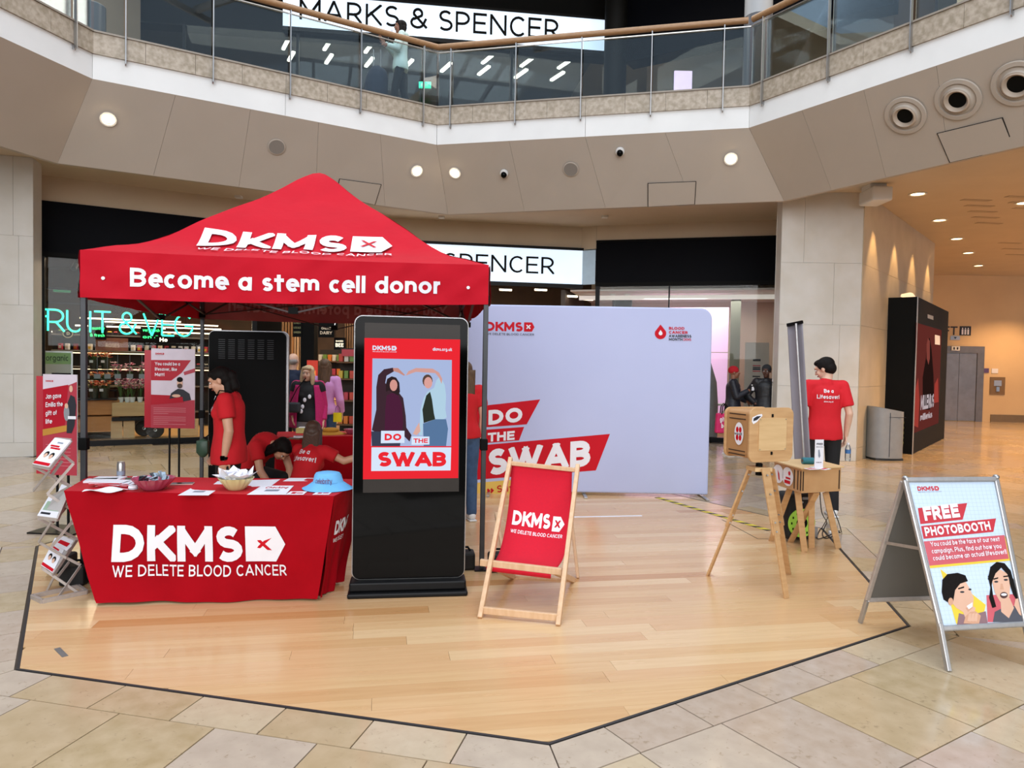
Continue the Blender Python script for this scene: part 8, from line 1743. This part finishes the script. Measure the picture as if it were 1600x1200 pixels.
# header strip of lamps under the lower sign
for k, (px, py) in enumerate(((790, 453), (845, 453), (893, 463), (917, 468))):
    p = at(px, py, 17.2); t = thing('ceiling_lamp', 'short bright lamp under the lower shop sign, ' + ORD[k] + ' from the left', 'lamp', p, .3, 'lamps under the lower sign'); MB().box((0, 0, 0), (.3, .06, .04)).build('tube', MATS['strip_warm'], t); MB().box((0, 0, .03), (.32, .08, .02)).build('housing', M['black_metal'], t)
# right window: posters, lamps
def rwp(px, py, dp): return onplane(px, py, FR.o - FR.n * dp, FR.n)
RA_ = math.atan2(FR.r.y, FR.r.x)
p = rwp(1182, 578, .35); t = thing('window_notice', 'pale door notice with small coloured print behind the right window', 'notice', p, RA_); MB().box((0, 0, -.15), (.5, .01, 1.5)).build('sheet', mat('notice_grey', '#C4BCB4', .5), t)
f = Frame((0, -.007, 0), (1, 0, 0), (0, 0, 1))
for k, (z, c_, hh) in enumerate(((.19, 'ink', .05), (.08, 'poster_pink', .025), (.04, 'ink', .025), (.0, 'navy', .03), (-.04, 'poster_pink', .025), (-.16, 'ink', .03), (-.24, 'ink', .03))): mb = MB(); put_poly(mb, f, rect(-.08, z, .08, z + hh)); mb.build('print_line', M[c_], t)
for k, (px, py) in enumerate(((958, 457), (980, 458), (1168, 452), (1190, 452))):
    p = rwp(px, py, .8); t = thing('track_spot', 'white boxy spotlight behind the right window, ' + ORD[k] + ' from the left', 'spotlight', p, RA_, 'white spots in the right window'); MB().box((0, 0, 0), (.1, .14, .13), R=Rxyz(.3, .5, .4)).build('can', M['white_plaster'], t, bevel=.01); MB().cyl((0, 0, .05), (0, 0, max(.1, 3.33 - p.z)), .01, n=6).build('stem', M['white_plaster'], t)
p = rwp(1121, 700, 1.0); t = thing('display_stool', 'white crossed-leg display stool behind the right window', 'stool', (p.x, p.y, 0), RA_)
for a, b in (((-.2, 0, 0.0), (.2, 0, .75)), ((.2, 0, .0), (-.2, 0, .75)), ((-.2, .25, 0), (.2, .25, .75)), ((.2, .25, 0), (-.2, .25, .75))): MB().beam(a, b, .03, .03).build('leg', M['white_plaster'], t)
MB().box((0, .12, .77), (.5, .35, .04)).build('seat', M['white_plaster'], t)
p = rwp(1100, 640, .35); t = thing('display_cone', 'grey rounded display form behind the right window', 'display', (p.x, p.y, 0)); MB().lathe([(.3, 0), (.3, .8), (.26, 1.3), (.12, 1.75), (0, 1.85)], n=30).build('form', mat('form_grey', '#8d8d92', .6), t, smooth=True); MB().lathe([(.32, 0), (.32, .03), (0, .03)], n=30).build('foot', M['white_plaster'], t)
p = rwp(972, 472, 1.6); t = thing('wall_speaker', 'dark square box high behind the right window', 'speaker', p); MB().box((0, 0, 0), (.45, .3, .5)).build('case', M['ink'], t, bevel=.01); MB().box((0, -.152, 0), (.38, .01, .42)).build('grille', M['black_matt'], t)
# exit sign and lamp above the gallery shop floor
p = at(664, 133, 16.6); t = thing('exit_sign', 'green lit emergency exit sign deep in the upper shop', 'sign', p); MB().box((0, 0, 0), (.28, .05, .14)).build('case', mat('exit_green', '#38E0B0', .5, emit=.9), t); f = Frame((-.09, -.027, -.035), (1, 0, 0), (0, 0, 1)); mb = MB(); put_text(mb, f, 'EXIT', 0, 0, .06, width=.18, t=.16, c=.002); mb.build('print', M['white_print'], t, kind='stuff')
p = at(1067, 128, 17.0); t = thing('lit_screen', 'glowing lilac screen behind the gallery glass on the right', 'screen', p); MB().box((0, 0, 0), (.42, .05, .5)).build('panel', mat('lilac_screen', '#E8C8F0', .5, emit=1.2), t); MB().box((0, .04, 0), (.46, .04, .54)).build('housing', M['black_matt'], t)
